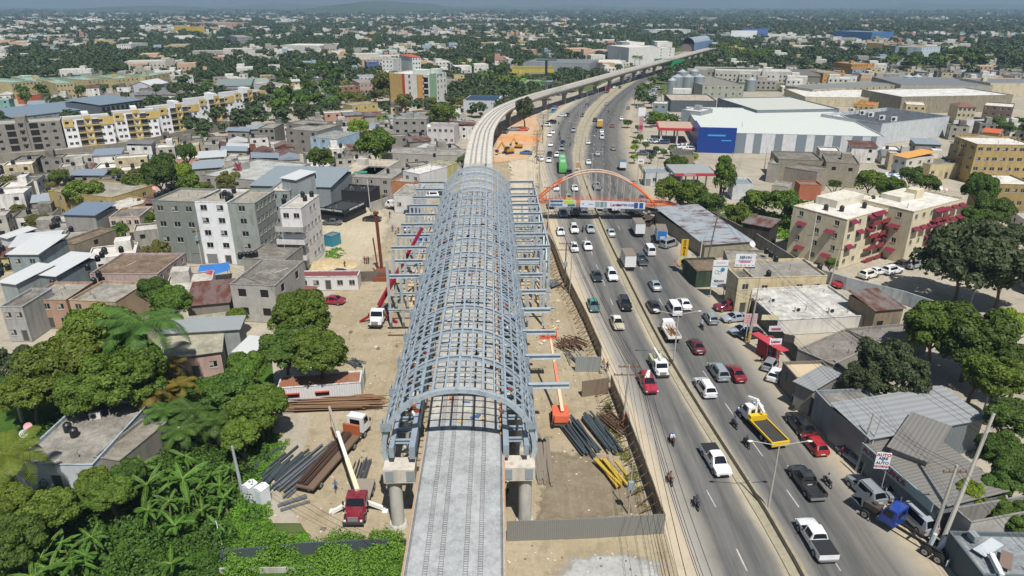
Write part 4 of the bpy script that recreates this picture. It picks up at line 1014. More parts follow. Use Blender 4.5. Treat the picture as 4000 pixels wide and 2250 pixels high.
# -- long estate of white and yellow apartment blocks with loggias
def loggia_block(lab,a,b,h,skel=False,flip=False):
    A,Bp=G(*a,h),G(*b,h); A.z=Bp.z=0; d=Bp-A; Wd=d.length; rz=math.atan2(d.y,d.x); Dp=13.0; col='d9dade' if not skel else '8d8a84'
    rt=root('apartment_block' if not skel else 'unfinished_apartment_block',A,rz,lab,'apartment block'); fh=h/4
    wm=plaster('eceef2',.12) if not skel else plaster('8d8a84',.7); ym=plaster('cfb670',.25)
    cols=[.05,.16,.30,.45,.60,.74,.88]; mb=MB(); rects=[]; it=[]
    for s in range(4):
        for j,cx in enumerate(cols):
            x=cx*Wd; z=s*fh+.95; w,hh=(1.3,1.05)
            if j in (2,4): x-=.3; z=s*fh+.25; w,hh=2.9,fh-.6; it.append((x,z,w,hh,'log')); 
            elif j==3: w=1.0; x+=.5; it.append((x,z,w,hh,''))
            else: it.append((x,z,w,hh,''))
            rects.append((x,z,x+w,z+hh))
    wallface(mb,(0,0,0),(1,0,0),Wd,h,rects,.2,(0,-1,0))
    wallface(mb,(Wd,0,0),(0,1,0),Dp,h,[],.2,(1,0,0)); wallface(mb,(0,Dp,0),(0,-1,0),Dp,h,[],.2,(-1,0,0)); wallface(mb,(Wd,Dp,0),(-1,0,0),Wd,h,[],.2,(0,1,0))
    mb.build('wall',wm,rt)
    mb=MB(); mb.box(.2,.2,h-.6,Wd-.2,Dp-.2,h-.5); mb.build('roof',roofcon('b5b2aa','8b877e',.5),rt)
    mb=MB(); mb.box(Wd*.42,1,h-.5,Wd*.56,7,h+2.3); mb.build('roof_house',wm,rt)
    mb=MB(); mb.box(Wd*.43,-.35,0 if not skel else 0,Wd*.43+.55+1.9,-.002,h+1.6)
    # tower front with its window recesses drawn as proud frame strips
    mb=MB(); x0,x1=Wd*.45+.1,Wd*.45+1.9
    mb.box(x0-.45,-.55,0,x0+.05,-.004,h+1.3); mb.box(x1+.0,-.55,0,x1+.5,-.004,h+1.3)
    for s in range(5): mb.box(x0+.05,-.55,s*fh-.0 if s else 0,x1,-.004,s*fh+.85 if s<4 else h+1.3)
    mb.build('stair_tower',ym if not skel else wm,rt)
    for s in range(4):
        for j in (2,4):
            x=cols[j]*Wd-.3; m2=MB(); m2.box(x-.1,-.75,s*fh+.05,x+3.0,-.004,s*fh+.2,0); m2.box(x-.1,-.75,s*fh+.2,x+3.0,-.68,s*fh+.4,1); 
            for k in range(8): m2.box(x-.05+k*.41,-.74,s*fh+.4,x+.02+k*.41,-.7,s*fh+.95,2)
            m2.box(x-.1,-.76,s*fh+.95,x+3.0,-.69,s*fh+1.03,2)
            if not skel: m2.build('balcony',[ym,ym,plain('8b8c8e',.5)],rt)
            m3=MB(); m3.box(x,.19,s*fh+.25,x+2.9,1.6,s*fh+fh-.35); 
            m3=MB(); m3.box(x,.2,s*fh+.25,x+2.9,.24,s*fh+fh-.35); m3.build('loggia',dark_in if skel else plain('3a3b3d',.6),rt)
    if not skel:
        for cx,w in ((.015,3.4),(.85,3.4)):
            m=MB(); X=cx*Wd; wx=[c for c in cols if abs(c*Wd-X)<w][0]*Wd; z0,z1=3*fh-.1,h+.25; a0,a1,b0,b1=wx-.08,wx+1.38,3*fh+.87,3*fh+2.08
            for q in ((X,z0,a0,z1),(a1,z0,X+w,z1),(a0,z0,a1,b0),(a0,b1,a1,z1)):
                if q[2]>q[0]: m.box(q[0],-.3,q[1],q[2],-.004,q[3])
            m.build('yellow_surround',ym,rt)
    for x,z,w,hh,s in it:
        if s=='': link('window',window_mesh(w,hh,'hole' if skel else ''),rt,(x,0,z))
    for k in range(3): q=Vector(((k+.5)/3*Wd,Dp/2,0)); q.rotate(Matrix.Rotation(rz,3,'Z')); occupy(A.x+q.x,A.y+q.y,9)
    return rt
hb=10.8
loggia_block('grey unfinished concrete apartment block with empty window holes',Q('00',-190,1262),Q('00',600,1212),hb,True)
for lab,a,b in [('white and yellow balcony block next to the unfinished grey one',(620,1212),(1115,1175)),('white and yellow balcony block second from the unfinished grey one',(1135,1150),(1575,1120)),('white and yellow balcony block in the middle of the row of five',(1590,1095),(1985,1052)),('white and yellow balcony block second from the right end of the row',(1995,1010),(2345,968)),('white and yellow balcony block at the right end of the row',(2355,945),(2660,908))]:
    loggia_block(lab,Q('00',*a),Q('00',*b),hb)
# -- table of the buildings one can tell apart
B0=addB
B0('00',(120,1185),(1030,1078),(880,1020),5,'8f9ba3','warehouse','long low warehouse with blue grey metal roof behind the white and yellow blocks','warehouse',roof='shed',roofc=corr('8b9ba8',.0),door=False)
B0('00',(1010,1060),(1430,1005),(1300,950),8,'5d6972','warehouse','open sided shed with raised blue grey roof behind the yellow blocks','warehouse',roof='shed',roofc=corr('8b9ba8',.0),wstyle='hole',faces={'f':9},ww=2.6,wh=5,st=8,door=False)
for i,(a,b,c,l) in enumerate([((100,832),(330,812),(350,760),'cream block with mint parapet at the left end of the green roofed terrace'),((330,815),(545,800),(560,745),'cream block with mint parapet second from the left in the green roofed terrace'),((560,842),(765,828),(770,770),'mint and cream block set forward in the green roofed terrace'),((880,805),(1130,780),(1120,735),'cream block right of the round tree in the green roofed terrace'),((1175,792),(1440,765),(1420,720),'cream and mint block in the right half of the green roofed terrace'),((1450,770),(1705,735),(1700,705),'cream block at the right end of the green roofed terrace')]):
    B0('00',a,b,c,9.5,'bfb285','terrace_block',l,'apartment block',faces={'f':6,'r':2},tint='9fc3ad',roofc=roofcon('9fb5a8','7d8f86',.4),par=.9,mind=9)
B0('00',(1520,862),(1690,830),(1830,830),6,'c3c8cf','hall','white hall with broad pale gable roof beyond the warehouse','hall',roof='gable',roofc=metw,mind=14)
B0('00',(1755,772),(1940,755),(1950,742),7,WH,'house','white three storey house behind the pale gabled hall','house',faces={'f':4},mind=8)
B0('00',(2170,868),(2520,860),(2560,805),5.5,'8fa2ad','warehouse','grey green roofed warehouse left of the red roof','warehouse',roof='gable',roofc=corr('93a09a',0),mind=20)
B0('00',(1390,945),(1560,925),(1600,915),5.5,'b9bab8','house','small white gabled house in front of the pale hall','house',faces={'f':2},roof='con',mind=8)
B0('00',(160,955),(300,960),(310,935),5,'c4673f','house','bright orange house behind the long warehouse','house',faces={'f':3},mind=8)
B0('00',(540,900),(680,895),(690,880),6,GR,'house','grey bare concrete house behind the long warehouse','house',wstyle='hole',faces={'f':2},mind=8)
B0('10',(0,845),(160,835),(170,800),5,'b5482f','warehouse','low building with red eaves and pale roof beside the yellow block','warehouse',roof='gable',roofc=corr('a8b3a6',0),mind=12)
B0('10',(145,865),(330,850),(440,800),11,WH,'apartment_block','white apartment block with yellow corner panels standing apart behind the palms','apartment block',faces={'f':4,'r':4},mind=10)
# large multi coloured block
big=B0('10',(1342,738),(1740,756),(1925,690),18,'dcdbd6','office_block','tall white orange and green office block beside the round trees','office block',faces={'f':3,'r':5},ww=1.3,wh=1.6,st=3.0,roofc=pale_roof,dep=19)
B0('10',(1205,712),(1345,738),(1500,700),15,'c3c6c9','office_block','grey rear wing of the tall coloured office block','office block',faces={'f':2},wstyle='grey',roofc=pale_roof,dep=12)
Wb=big['_W']
for x0,x1,c,n in ((0,.32,'b59a63','tan_cladding'),(.325,.385,'b5472c','red_strip'),(.7,.84,'d3a05f','orange_strip')):
    mb=MB(); mb.box(Wb*x0,-.35,0,Wb*x1,-.003,18.15); mb.build(n,plaster(c,.2),big)
mb=MB(); mb.box(Wb+.003,.2,0,Wb+.4,7,18.6); mb.build('green_strip',plaster('8fb08f',.2),big)
mb=MB(); 
for k in range(5): mb.box(Wb*.86,-.05,1.5+k*3.2,Wb*.97,-.004,4+k*3.2)
mb.build('window',wglass,big)
mb=MB(); mb.box(Wb*.5,4,17.6,Wb*.8,12,20); mb.box(Wb*.82,10,17.6,Wb+.3,14,20.5); mb.build('roof_house',plaster('c9d6cd',.2),big)
B0('10',(1040,835),(1205,828),(1215,790),10,'b79f98','apartment_block','dusty pink apartment block left of the round trees','apartment block',faces={'f':4,'r':3},mind=10)
B0('10',(1040,775),(1205,770),(1200,750),8.5,'c9d3d8','house','pale blue white house behind the pink block','house',faces={'f':4},mind=9)
B0('10',(820,880),(1040,865),(1030,850),8,'9a6f5c','house','unfinished brick red house beside the pink block','house',wstyle='hole',faces={'f':4},mind=9)
B0('10',(965,1062),(1225,1035),(1210,1020),7,'c9b374','house','low pale yellow house in front of the trees','house',faces={'f':3,'r':1},mind=9)
B0('10',(1375,1200),(1715,1200),(1735,1175),9.8,'9b9a94','apartment_block','bare grey three storey block with small square windows','apartment block',faces={'f':4,'r':2},mind=9,wstyle='hole',ww=1.3)
B0('10',(1715,1262),(1990,1270),(2045,1245),7.6,'d3cfcf','house','white three storey house right of the bare grey block','house',faces={'f':5,'r':2},mind=8)
B0('10',(305,1240),(610,1265),(620,1215),9,'8d8a83','apartment_block','dark grey unfinished block with terraces beside the banana trees','apartment block',faces={'f':4,'r':2},wstyle='hole',mind=9)
B0('10',(20,1290),(180,1290),(240,1240),8,'8d8b84','house','grey house with open roof terrace and hanging laundry','house',faces={'f':3},wstyle='hole',mind=8)
B0('10',(555,1325),(790,1330),(900,1290),7,'aebfca','house','pale blue house left of the bare grey block','house',faces={'f':3,'r':3},mind=8)
B0('10',(2085,1010),(2430,1015),(2545,965),6,'c9cdd0','showroom','low white showroom with solar panels on its flat roof','building',roofc=pale_roof,faces={},mind=22)
B0('10',(1265,600),(1375,602),(1385,585),15,WH,'house','slim white tower house far behind the coloured office block','house',faces={'f':3,'r':2},mind=9)
B0('10',(1570,575),(1655,572),(1660,545),16,WH,'tower_house','white tower with orange tiled top storey','house',faces={'f':3},roof='hip',roofc=plain('b2593d',.8),mind=8)
B0('10',(1110,625),(1235,622),(1240,610),9,'4d6aa5','house','blue and white house far behind the pink block','house',faces={'f':5},mind=9)
B0('10',(5,585),(205,575),(200,565),7,'d8d5cb','house','long white two storey house beside the orange earth bank','house',faces={'f':9},mind=8)
B0('10',(240,455),(640,460),(640,440),9,'c9cbc6','warehouse','long pale curved warehouse among far trees','warehouse',roofc=pale_roof,mind=25)
B0('20',(115,625),(780,640),(790,600),9,'9da3a9','warehouse','large grey warehouse behind the yellow factory','warehouse',roofc=corr('8c918f',0),mind=40)
B0('20',(780,638),(1130,640),(1120,600),6,'d3d6d8','warehouse','white low hall with solar panels right of the grey warehouse','warehouse',roofc=pale_roof,mind=30)
B0('20',(0,690),(420,690),(500,665),6.5,'c9b93a','factory','upper yellow factory hall with grey ridged roof','factory',roofc=corr('8c867b',.1),mind=20)
B0('20',(-60,750),(400,745),(520,720),5,'c9b93a','factory','lower yellow factory hall with shop banner along its eaves','factory',roofc=corr('8c867b',.1),mind=20)
B0('20',(0,830),(150,835),(160,800),5,'76b04a','shop','bright green shop front of the low bank like building','shop',mind=12)
B0('20',(170,815),(270,820),(270,800),6.5,'5fb53d','shop','green tower part of the roadside shop','shop',faces={'r':1},mind=9)
B0('20',(270,822),(400,825),(395,805),6,'5f6f72','shop','glass fronted grey shop right of the green tower','shop',faces={'f':6},wh=2.5,st=6,door=False,mind=9)
for a,b,c,l in [((965,455),(1180,480),(1180,440),'left white cubic block of the long market building'),((1185,428),(1335,425),(1340,420),'tall windowless white cube of the long market building'),((1180,490),(1640,480),(1640,450),'long low white part of the market building with dark round windows'),((1465,425),(1615,425),(1620,420),'right tall white cube of the long market building')]:
    B0('20',a,b,c,16 if 'cub' in l else 12,'dcdcd8','market_building',l,'market hall',faces={'f':5} if 'long low' in l else {},roofc=pale_roof,mind=30,wstyle='hole')
B0('20',(1380,300),(1800,295),(1800,290),12,'c3c8c8','warehouse','long pale warehouse with arched openings near the far station','warehouse',faces={'f':7},roofc=pale_roof,mind=30,wstyle='hole')
B0('20',(1975,352),(2280,345),(2270,340),10,'a9a39b','warehouse','far brown grey shed beside the distant road','warehouse',roofc=metal,mind=30)
B0('20',(2265,480),(2340,478),(2345,465),9,'cdb978','house','small yellow house between dark trees beyond the highway','house',faces={'f':3},mind=8)
B0('20',(1920,855),(2340,850),(2340,765),7.5,'a3a79b','warehouse','grey green warehouse directly behind the grain silos','warehouse',roofc=corr('a29a8b',0),faces={'f':6},mind=20)
B0('20',(1600,1010),(2060,1015),(2060,950),6,'56636b','factory','dark blue grey plant building covered by pipes and ducts','factory',roofc=roofcon('c9b8a8','8f867b',.6),mind=20)
B0('20',(1420,1040),(1560,1045),(1565,1030),7,'8e9fa4','shed','small grey green plant building beside the car park','building',roofc=pale_roof,faces={'f':2},mind=10)
# supermarket warehouse
ms=B0('20',(1915,1330),(3760,1375),(2980,1100),7.6,'d7dadd','supermarket_warehouse','huge pale green white roofed supermarket warehouse with grey and white striped walls','warehouse',roofc=corr('d3d8d1',0,0,.9,rough=.7,metal=0),mind=60,door=False)
B0('20',(2070,985),(2470,1110),(2980,1090),8.5,'7b8790','warehouse','pale roofed warehouse wing with blue grey walls behind the supermarket','warehouse',roofc=corr('d0d2c8',0,0,1.2,metal=0),mind=40)
B0('20',(1705,1105),(1900,1125),(1965,1095),9,'9aa4aa','warehouse','flat grey annex at the left end of the supermarket','building',roofc=pale_roof,mind=12)
B0('30',(1150,1245),(1830,1170),(1620,1130),8.5,'c9ced2','warehouse','striped wing with dark flat roof and rooftop units behind the supermarket','warehouse',roofc=roofcon('5b6166','474c50',.4),mind=30,par=1.4)
B0('30',(450,900),(1340,850),(1340,800),6,'b3ab93','factory','cream factory hall with a row of square windows and fan units','factory',faces={'f':14},roofc=corr('989a98',0),mind=18)
B0('30',(1340,850),(2270,862),(2230,785),7,'a9a79d','warehouse','very long grey roofed warehouse at the right of the twin silos','warehouse',roofc=corr('8c8f92',0),mind=35)
B0('30',(2240,835),(2900,835),(2900,785),8,'cfc3a8','warehouse','cream walled warehouse at the right picture edge','warehouse',roofc=corr('8f9194',0),mind=30)
B0('30',(380,975),(1350,985),(1300,905),5,'c9bfa3','warehouse','low building with long mottled white roof and cream wall','warehouse',roofc=roofcon('eceae4','a5a29a',.45),mind=25)
B0('30',(1350,975),(2470,955),(2330,900),8.5,'9b9380','warehouse','long warehouse with mottled white roof above a stained concrete wall','warehouse',roofc=roofcon('ecebe7','a1a09b',.45),wallm=plaster('9b9380',1.0),mind=35)
B0('30',(70,760),(530,770),(550,710),5,'8b897c','warehouse','old grey green shed with ridged roof','warehouse',roof='gable',roofc=corr('857f77',.1),mind=15)
B0('30',(720,768),(940,762),(940,745),5,'d7dcdf','house','low white building with five windows behind the factory hall','house',faces={'f':5},mind=8)
B0('30',(845,645),(1075,640),(1100,615),9,'c98f45','house','bright orange house among trees on the right','house',faces={'f':8},mind=10)
B0('30',(560,735),(780,730),(780,690),7,'c79a4e','house','orange house with open roof terrace on the right','house',faces={'f':4},mind=8)
B0('30',(1175,440),(1340,435),(1340,420),12,'cdb77c','apartment_block','cream house with red roof edge on the far right ridge','house',faces={'f':4},mind=10)
B0('30',(1325,465),(1455,460),(1450,445),11,'66706a','apartment_block','dark grey block on the far right ridge','house',faces={'f':4},mind=10)
B0('30',(1455,455),(1590,450),(1580,430),12,'c9bb86','apartment_block','cream block on the far right ridge','house',faces={'f':4},mind=10)
B0('30',(1550,480),(1740,465),(1745,435),13,'c9d5df','apartment_block','white blue block at the right end of the far ridge','house',faces={'f':5,'l':2},mind=10)
B0('30',(1050,325),(1270,320),(1265,298),16,'3f74ad','warehouse','far blue and white warehouse with blue bands','warehouse',roofc=corr('7d9bb0',0),mind=60)
B0('30',(1135,585),(1380,585),(1375,570),8,'b9c0c6','house','long white low house with flat roof among trees','house',faces={'f':4},mind=10)
B0('30',(860,1045),(1075,1060),(1090,1030),7,'cfae6d','house','pale yellow house with orange roof before the mottled warehouse','house',faces={'f':4},roofc=plain('b56f3f',.8),mind=9)
B0('30',(1395,1050),(1600,1060),(1560,1025),7,'cdb991','house','cream house with white roof terrace before the stained wall','house',faces={'f':3},roofc=pale_roof,mind=9)
B0('30',(1920,1075),(2100,1080),(2090,1050),8,'cfc3a3','house','cream house with brown hipped roof','house',faces={'f':4},roof='hip',roofc=plain('7d5a4a',.8),mind=9)
B0('30',(2175,1060),(2470,1080),(2440,1040),8,'7b6a5d','house','brown house with white flat roof at the right edge','house',faces={'f':4},roofc=pale_roof,mind=9)
B0('30',(2165,1330),(2330,1345),(2340,1320),9,'d1ab55','house','small bright yellow house with terracotta roof','house',faces={'f':2,'l':1},roof='shed',roofc=plain('b9603a',.85),mind=5)
B0('30',(1960,1395),(2560,1440),(2300,1365),6,'c9a764','house','yellow house row with dark flat roofs and round vases','house',faces={'f':5},roofc=dirty,mind=12)
# right middle
B0('31',(2110,10),(2700,20),(2500,-60),12.5,'b8a06a','apartment_block','ochre apartment block with long balconies at the right edge','apartment block',faces={'f':7,'l':3},ww=2.0,roofc=pale_roof,mind=12)
B0('31',(1935,-20),(2190,10),(2200,-90),12,'8f7f58','apartment_block','shaded ochre wing left of the balconied block','apartment block',faces={'f':4},ww=1.4,mind=10)
B0('31',(1270,120),(1400,150),(1665,125),7,'d2cfc4','house','white house with wide orange canopy roof','house',faces={'f':2,'r':3},roof='shed',roofc=plain('cf9950',.8),mind=12)
B0('31',(1640,215),(2000,195),(1960,150),5,'cdbf97','house','low cream house with flat roof beside the street lamp','house',faces={'f':5},roofc=roofcon('8f8c86','5c5a55',.6),mind=9)
B0('31',(2310,410),(2700,420),(2600,370),10,'a78f5d','apartment_block','tan apartment block with white parapet at the right edge','apartment block',faces={'f':5,'l':3},roofc=pale_roof,mind=12)
B0('31',(590,190),(925,210),(700,120),7.5,'8d8778','warehouse','tall bare block walled warehouse with two small square holes','warehouse',wallm=blockwall('8f897b'),faces={'f':(2,1)},wstyle='hole',mind=14,roofc=dirty)
B0('31',(110,160),(560,175),(480,110),7,'857f72','warehouse','bare block walled hall left of the tall one','warehouse',wallm=blockwall('8b8577'),mind=14,roofc=dirty)
B0('31',(170,240),(500,290),(430,230),7,'8d887b','house','grey rough rendered house before the block walled halls','house',wallm=blockwall('908a7d'),mind=9,roofc=dirty)
B0('31',(0,200),(100,210),(110,190),6,'8f8b80','house','small bare house behind the service station','house',mind=8,wallm=blockwall())
B0('31',(325,415),(545,420),(520,395),4.5,'b06a4c','shed','tiny brick shed with pinkish roof','shed',mind=5,roofc=roofcon('8d7a70','6f5f57'))
B0('31',(40,420),(200,440),(190,400),5,'b5b1a3','house','crumbling white washed house beside the brick shed','house',faces={'f':2},mind=6,wstyle='hole')
apt=B0('31',(800,770),(1410,600),(1350,540),11.2,'ddd2b4','apartment_block','cream apartment block with dark red window awnings, left half','apartment block',faces={'f':7,'l':3},ww=1.1,st=2.7,roofc=pale_roof,mind=13,door=False,wstyle='')
apt2=B0('31',(1470,690),(1980,555),(1700,490),11.8,'ddd2b4','apartment_block','cream apartment block with dark red window awnings, right half','apartment block',faces={'f':7,'l':2},ww=1.1,st=2.7,roofc=pale_roof,mind=12,door=False)
awn=plain('6e1c30',.8,0,.2)
def awnings(rt,face,spots,Wd,w=2.3):
    for x,z in spots:
        mb=MB(); d=1.2
        if face=='f': mb.add([(x,-.02,z),(x+w,-.02,z),(x+w,-d,z-.55),(x,-d,z-.55),(x,-.02,z-.05),(x+w,-.02,z-.05),(x+w,-d,z-.62),(x,-d,z-.62)],[(0,1,2,3),(7,6,5,4),(0,3,7,4),(1,5,6,2),(3,2,6,7)])
        else: mb.add([(-.02,x,z),(-.02,x+w,z),(-d,x+w,z-.55),(-d,x,z-.55)],[(0,3,2,1)])
        mb.build('awning',awn,rt)
for rt_,seed in ((apt,1),(apt2,2)):
    Wd=rt_['_W']; rr=random.Random(seed); n=7; sp=[]
    for s in range(4):
        for k in range(n):
            if s and rr.random()<.66: sp.append(((k+.5)*Wd/n-.95,s*2.8+2.55))
    awnings(rt_,'f',sp,Wd)
    awnings(rt_,'f',[(Wd*.38,11.3)],Wd,w=Wd*.2)
    for cx in (.36,.52):
        for s in range(4):
            mb=MB(); z=s*2.8; mb.box(Wd*cx,-1.1,z+.1,Wd*(cx+.13),-.01,z+.25); mb.box(Wd*cx,-1.1,z+.25,Wd*(cx+.13),-1.0,z+1.1); mb.build('balcony',plaster('8c3a40',.3),rt_)
    awnings(rt_,'l',[(2,8.2),(9,8.2),(2,2.7),(8.5,2.7)],Wd)
    mb=MB(); Dq=rt_['_D']; mb.box(Wd*.3,Dq*.55,10.7,Wd*.75,Dq*.95,12.6); mb.build('roof_house',plaster('ddd8c8',.3),rt_)
# service station and green walled shops
B0('21',(1345,290),(1600,295),(1600,265),4.5,'c9ccce','service_station_shop','white low shop of the service station','building',faces={'f':4},roofc=metal,mind=7,sh=1)
B0('21',(1620,110),(1835,115),(1800,65),4,'8d8674','house','tiny tan guard house with dark flat roof','house',faces={'f':1,'r':1},roofc=plain('4d4f50',.8),mind=5)
B0('21',(2230,400),(2430,405),(2425,375),5,'cfd3d4','building','white annex with metal roof beside the tall tree','building',faces={},roofc=metal,mind=7)
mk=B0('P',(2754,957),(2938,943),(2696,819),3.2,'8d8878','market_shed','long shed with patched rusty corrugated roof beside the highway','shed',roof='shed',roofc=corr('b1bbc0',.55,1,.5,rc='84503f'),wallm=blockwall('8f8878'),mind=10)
B0('21',(2330,800),(2600,850),(2600,780),5,'3f3b38','shed','dark shed with brown rusted roof in the overgrown yard','shed',roof='shed',roofc=rusty,mind=6)
B0('P',(2889,1088),(3232,1078),(3126,1030),4.2,'d2c29d','house','cream flat roofed house with air units behind the double sign','house',faces={'f':5},roofc=roofcon('9a978f','77736b',.4),mind=10)
B0('21',(2280,1360),(2440,1355),(2400,1290),7,'cfc39f','house','small cream roof room beside a black tank','house',faces={'f':1},mind=5,roofc=dirty)
B0('21',(1730,1160),(1860,1290),(2010,1130),3.5,'3b4a3a','shop','low dark shop under tree shade with green awning','shop',roofc=brown_roof,mind=5)
B0('P',(3039,1252),(3406,1232),(3217,1115),2.9,'d2d0c8','building','wide low building with large mottled white roof and two air units','building',roofc=roofcon('d3d2cc','8b8982',.6),mind=8,wallm=plaster('d5d2cb',.3))
B0('32',(1085,240),(1365,215),(1200,175),5,'8f806a','shed','old stained block house with striped rusty roof','house',roof='shed',roofc=rusty,wallm=plaster('93846c',1.0),faces={'f':2},wstyle='hole',mind=7)
B0('P',(3256,1425),(3439,1339),(3309,1286),3.6,'99968d','building','low building with brown grey slab roof behind the red kiosk','building',roofc=roofcon('8b8680','6a645d',.5),mind=6)
B0('32',(780,425),(960,550),(1100,540),3.4,'8b8780','building','low flat roofed annex behind the stained block house','building',roofc=roofcon('8d8983','6c6760',.5),mind=12)
B0('32',(150,760),(290,920),(550,870),4,'7b746c','shop','small shop with cream plywood roof','shop',roofc=plain('c4b193',.8),mind=6)
B0('32',(285,960),(450,1040),(640,990),4.2,'8f8b85','shop','small shop with grey corrugated lean to roof','shop',roof='shed',roofc=corr('a5a7a6',.1,0,.5),mind=6)
B0('32',(480,1050),(660,1240),(800,1170),4.6,'8b9398','shop','shop with rubble strewn slab roof and lettered blue fascia','shop',roofc=roofcon('8f8d87','65615b',.6),mind=7)
LR=B0('P',(3399,1712),(3843,1635),(3697,1527),4.9,'7d858c','hangar','large ribbed metal roofed hangar by the roadside','warehouse',roof='shed',roofc=corr('a3a6a8',.05,1,.9,rough=.6),wallm=corr('7f878d',0,0,.5),mind=5)
B0('33',(1220,170),(1580,310),(1800,270),5.0,'8d8f90','shed','grey flat lean to roof behind the auto signs','shed',roof='shed',roofc=corr('8d8a84',.1,0,.5),mind=8)
AS=B0('33',(990,155),(1700,760),(1850,700),3.9,'7f8588','shop','long awning fronted car accessory shop with fascia lettering','shop',roof='shed',roofc=corr('8f8c85',.1,0,.5),mind=8)
B0('33',(1850,780),(2020,920),(2540,880),4.2,'8f8d88','house','roofless grey concrete block room at the bottom right','house',wallm=blockwall('a5a39d'),roofc=roofcon('6a645c','4a443d'),par=2.2,mind=9)
B0('33',(1800,1010),(2140,1443),(2400,1330),3.2,'5f6d72','shop','corner shop with grey flat roof at the bottom right','shop',roofc=roofcon('9aa0a2','6d7073',.6),mind=12)
# left side
B0('01',(1525,575),(1955,590),(1935,480),14.1,'848c85','apartment_block','four storey grey green apartment block left of the white one','apartment block',faces={'f':3},roofc=roofcon('aaa598','7b776c',.4),mind=11,sh=1,wh=1.2,ww=1.5,st=3.0)
B0('01',(1956,590),(2285,597),(2290,500),14.1,'eceef1','apartment_block','four storey white apartment block between grey ones','apartment block',faces={'f':2},roofc=roofcon('aaa598','7b776c',.4),mind=11,sh=1,wh=1.2,ww=1.5)
B0('01',(2286,600),(2560,605),(2700,480),14.1,'9aa19b','apartment_block','four storey pale grey block right of the white one','apartment block',faces={'f':1,'r':5},roofc=roofcon('aaa598','7b776c',.4),mind=11,wh=1.2,ww=1.5)
B0('11',(125,480),(335,480),(680,350),12,'9aa3a2','apartment_block','grey block with roof terrace and metal penthouse roof','apartment block',faces={'f':2,'r':5},mind=10,roofc=roofcon('d2cfc6','a09b90',.4))
B0('11',(255,350),(400,370),(490,300),14.5,'9fa8ab','roof_room','small penthouse with pale metal roof on the grey block','building',roof='shed',roofc=metw,mind=5)
nar=B0('11',(240,650),(450,655),(640,560),13.6,'e4e2e1','apartment_block','narrow white six level house with balconies facing the alley','apartment block',faces={'f':2,'r':5},mind=11,ww=1.3,door=False,roofc=roofcon('c3c0b6','9b968b',.4))
wn=nar['_W']
for z,c in ((9.0,'b5b3ae'),(6.2,'d8d6d6'),(2.7,'d8d6d6')):
    mb=MB(); mb.box(-.8,-2.0,z,wn+.8,-.01,z+.18); mb.box(-.8,-2.0,z+.18,wn+.8,-1.88,z+1.1); mb.box(-.8,-1.88,z+.18,-.7,-.01,z+1.1); mb.box(wn+.7,-1.88,z+.18,wn+.8,-.01,z+1.1); mb.build('balcony',plaster(c,.5),nar)
B0('11',(-60,425),(745,442),(1200,250),7.5,'8c9498','warehouse','large grey metal hall roof behind the black terrace','warehouse',roof='shed',roofc=corr('8b969c',.0,0,.8,rough=.7,metal=0),dep=19)
B0('11',(745,465),(1140,490),(1145,460),4.5,'22262b','terrace_wall','black walled court behind the black terrace bar','building',wallm=plain('23272c',.8),roofc=plain('1f2226',.9),mind=7)
TZ=B0('11',(645,660),(890,690),(1140,600),2.9,'23262b','terrace_bar','black roofed terrace bar with white lettering on its fascia','bar',roofc=plain('34383c',.8),wallm=plain('20242a',.7),mind=9,door=False)
B0('11',(680,925),(760,940),(800,895),2.6,'3c8da5','kiosk','small bright blue kiosk at the edge of the dirt square','kiosk',roofc=plain('6a7370',.8),mind=3,par=.1)
SO=B0('11',(415,1345),(1020,1340),(1010,1305),2.9,'d9dbdc','site_office','white corrugated site office with three awninged windows and maroon roof','container',faces={'f':(5,0)},wallm=corr('dcdddd',.0,0,.35,rough=.6,metal=0),roofc=plain('7a4242',.8),mind=3.2,par=.05,st=3)
S2=B0('12',(215,1025),(1050,965),(1030,885),3.0,'d9dbdc','site_container','long white container office with rusty orange roof and pole pile','container',wallm=corr('dcdddd',.0,0,.35,rough=.6,metal=0),roofc=corr('ad7558',.6,0,.4,rc='c09a80'),mind=3.4,par=.05)
mb=MB(); w2=S2['_W']
for x in (.08,.44): mb.box(w2*x,-.28,2.0,w2*x+2.0,-.01,2.12); mb.build('window_awning',plain('b5473a',.6),S2) if x==.44 else None
mb=MB()
for x in (.08,.44): mb.box(w2*x+.05,-.05,1.35,w2*x+1.95,-.01,1.95)
mb.build('window',wglass,S2)
B0('12',(345,150),(440,160),(515,30),3.2,'a04b41','shed','small shed with maroon red metal roof beside the mango tree','shed',roof='shed',roofc=corr('93605c',.2,1,.4),mind=4)
B0('F',(578,715),(690,720),(700,655),7.2,'a19f99','apartment_block','grey bare block house with six open window holes','house',wallm=blockwall('a3a19b'),faces={'f':2,'r':2},wstyle='hole',ww=1.5,wh=1.5,mind=9,roofc=dirty,door=False)
B0('F',(610,650),(715,655),(715,620),5.8,'8f8d86','house','grey house with row of black tanks behind the bare block house','house',wallm=blockwall('8f8d86'),mind=9,roofc=dirty)
B0('F',(120,480),(280,497),(275,455),7,'b3a06c','house','ochre two storey house with open veranda','house',faces={'f':3,'r':2},mind=9,roofc=roofcon('aaa598','7b776c',.4))
B0('F',(232,515),(300,528),(350,500),6,'c3a26b','house','pale orange house with whitewashed roof terrace','house',faces={'f':2},mind=10,roofc=roofcon('d0cdc5','98948a',.5))
B0('F',(160,540),(238,542),(255,528),7,'9b9a96','house','bare grey house with blue metal roof','house',roof='shed',roofc=corr('8495a8',.0),mind=8)
B0('F',(273,548),(350,545),(370,520),6,'d2c1b2','house','cream and peach house with three dark windows','house',faces={'f':4},mind=8,roofc=dirty)
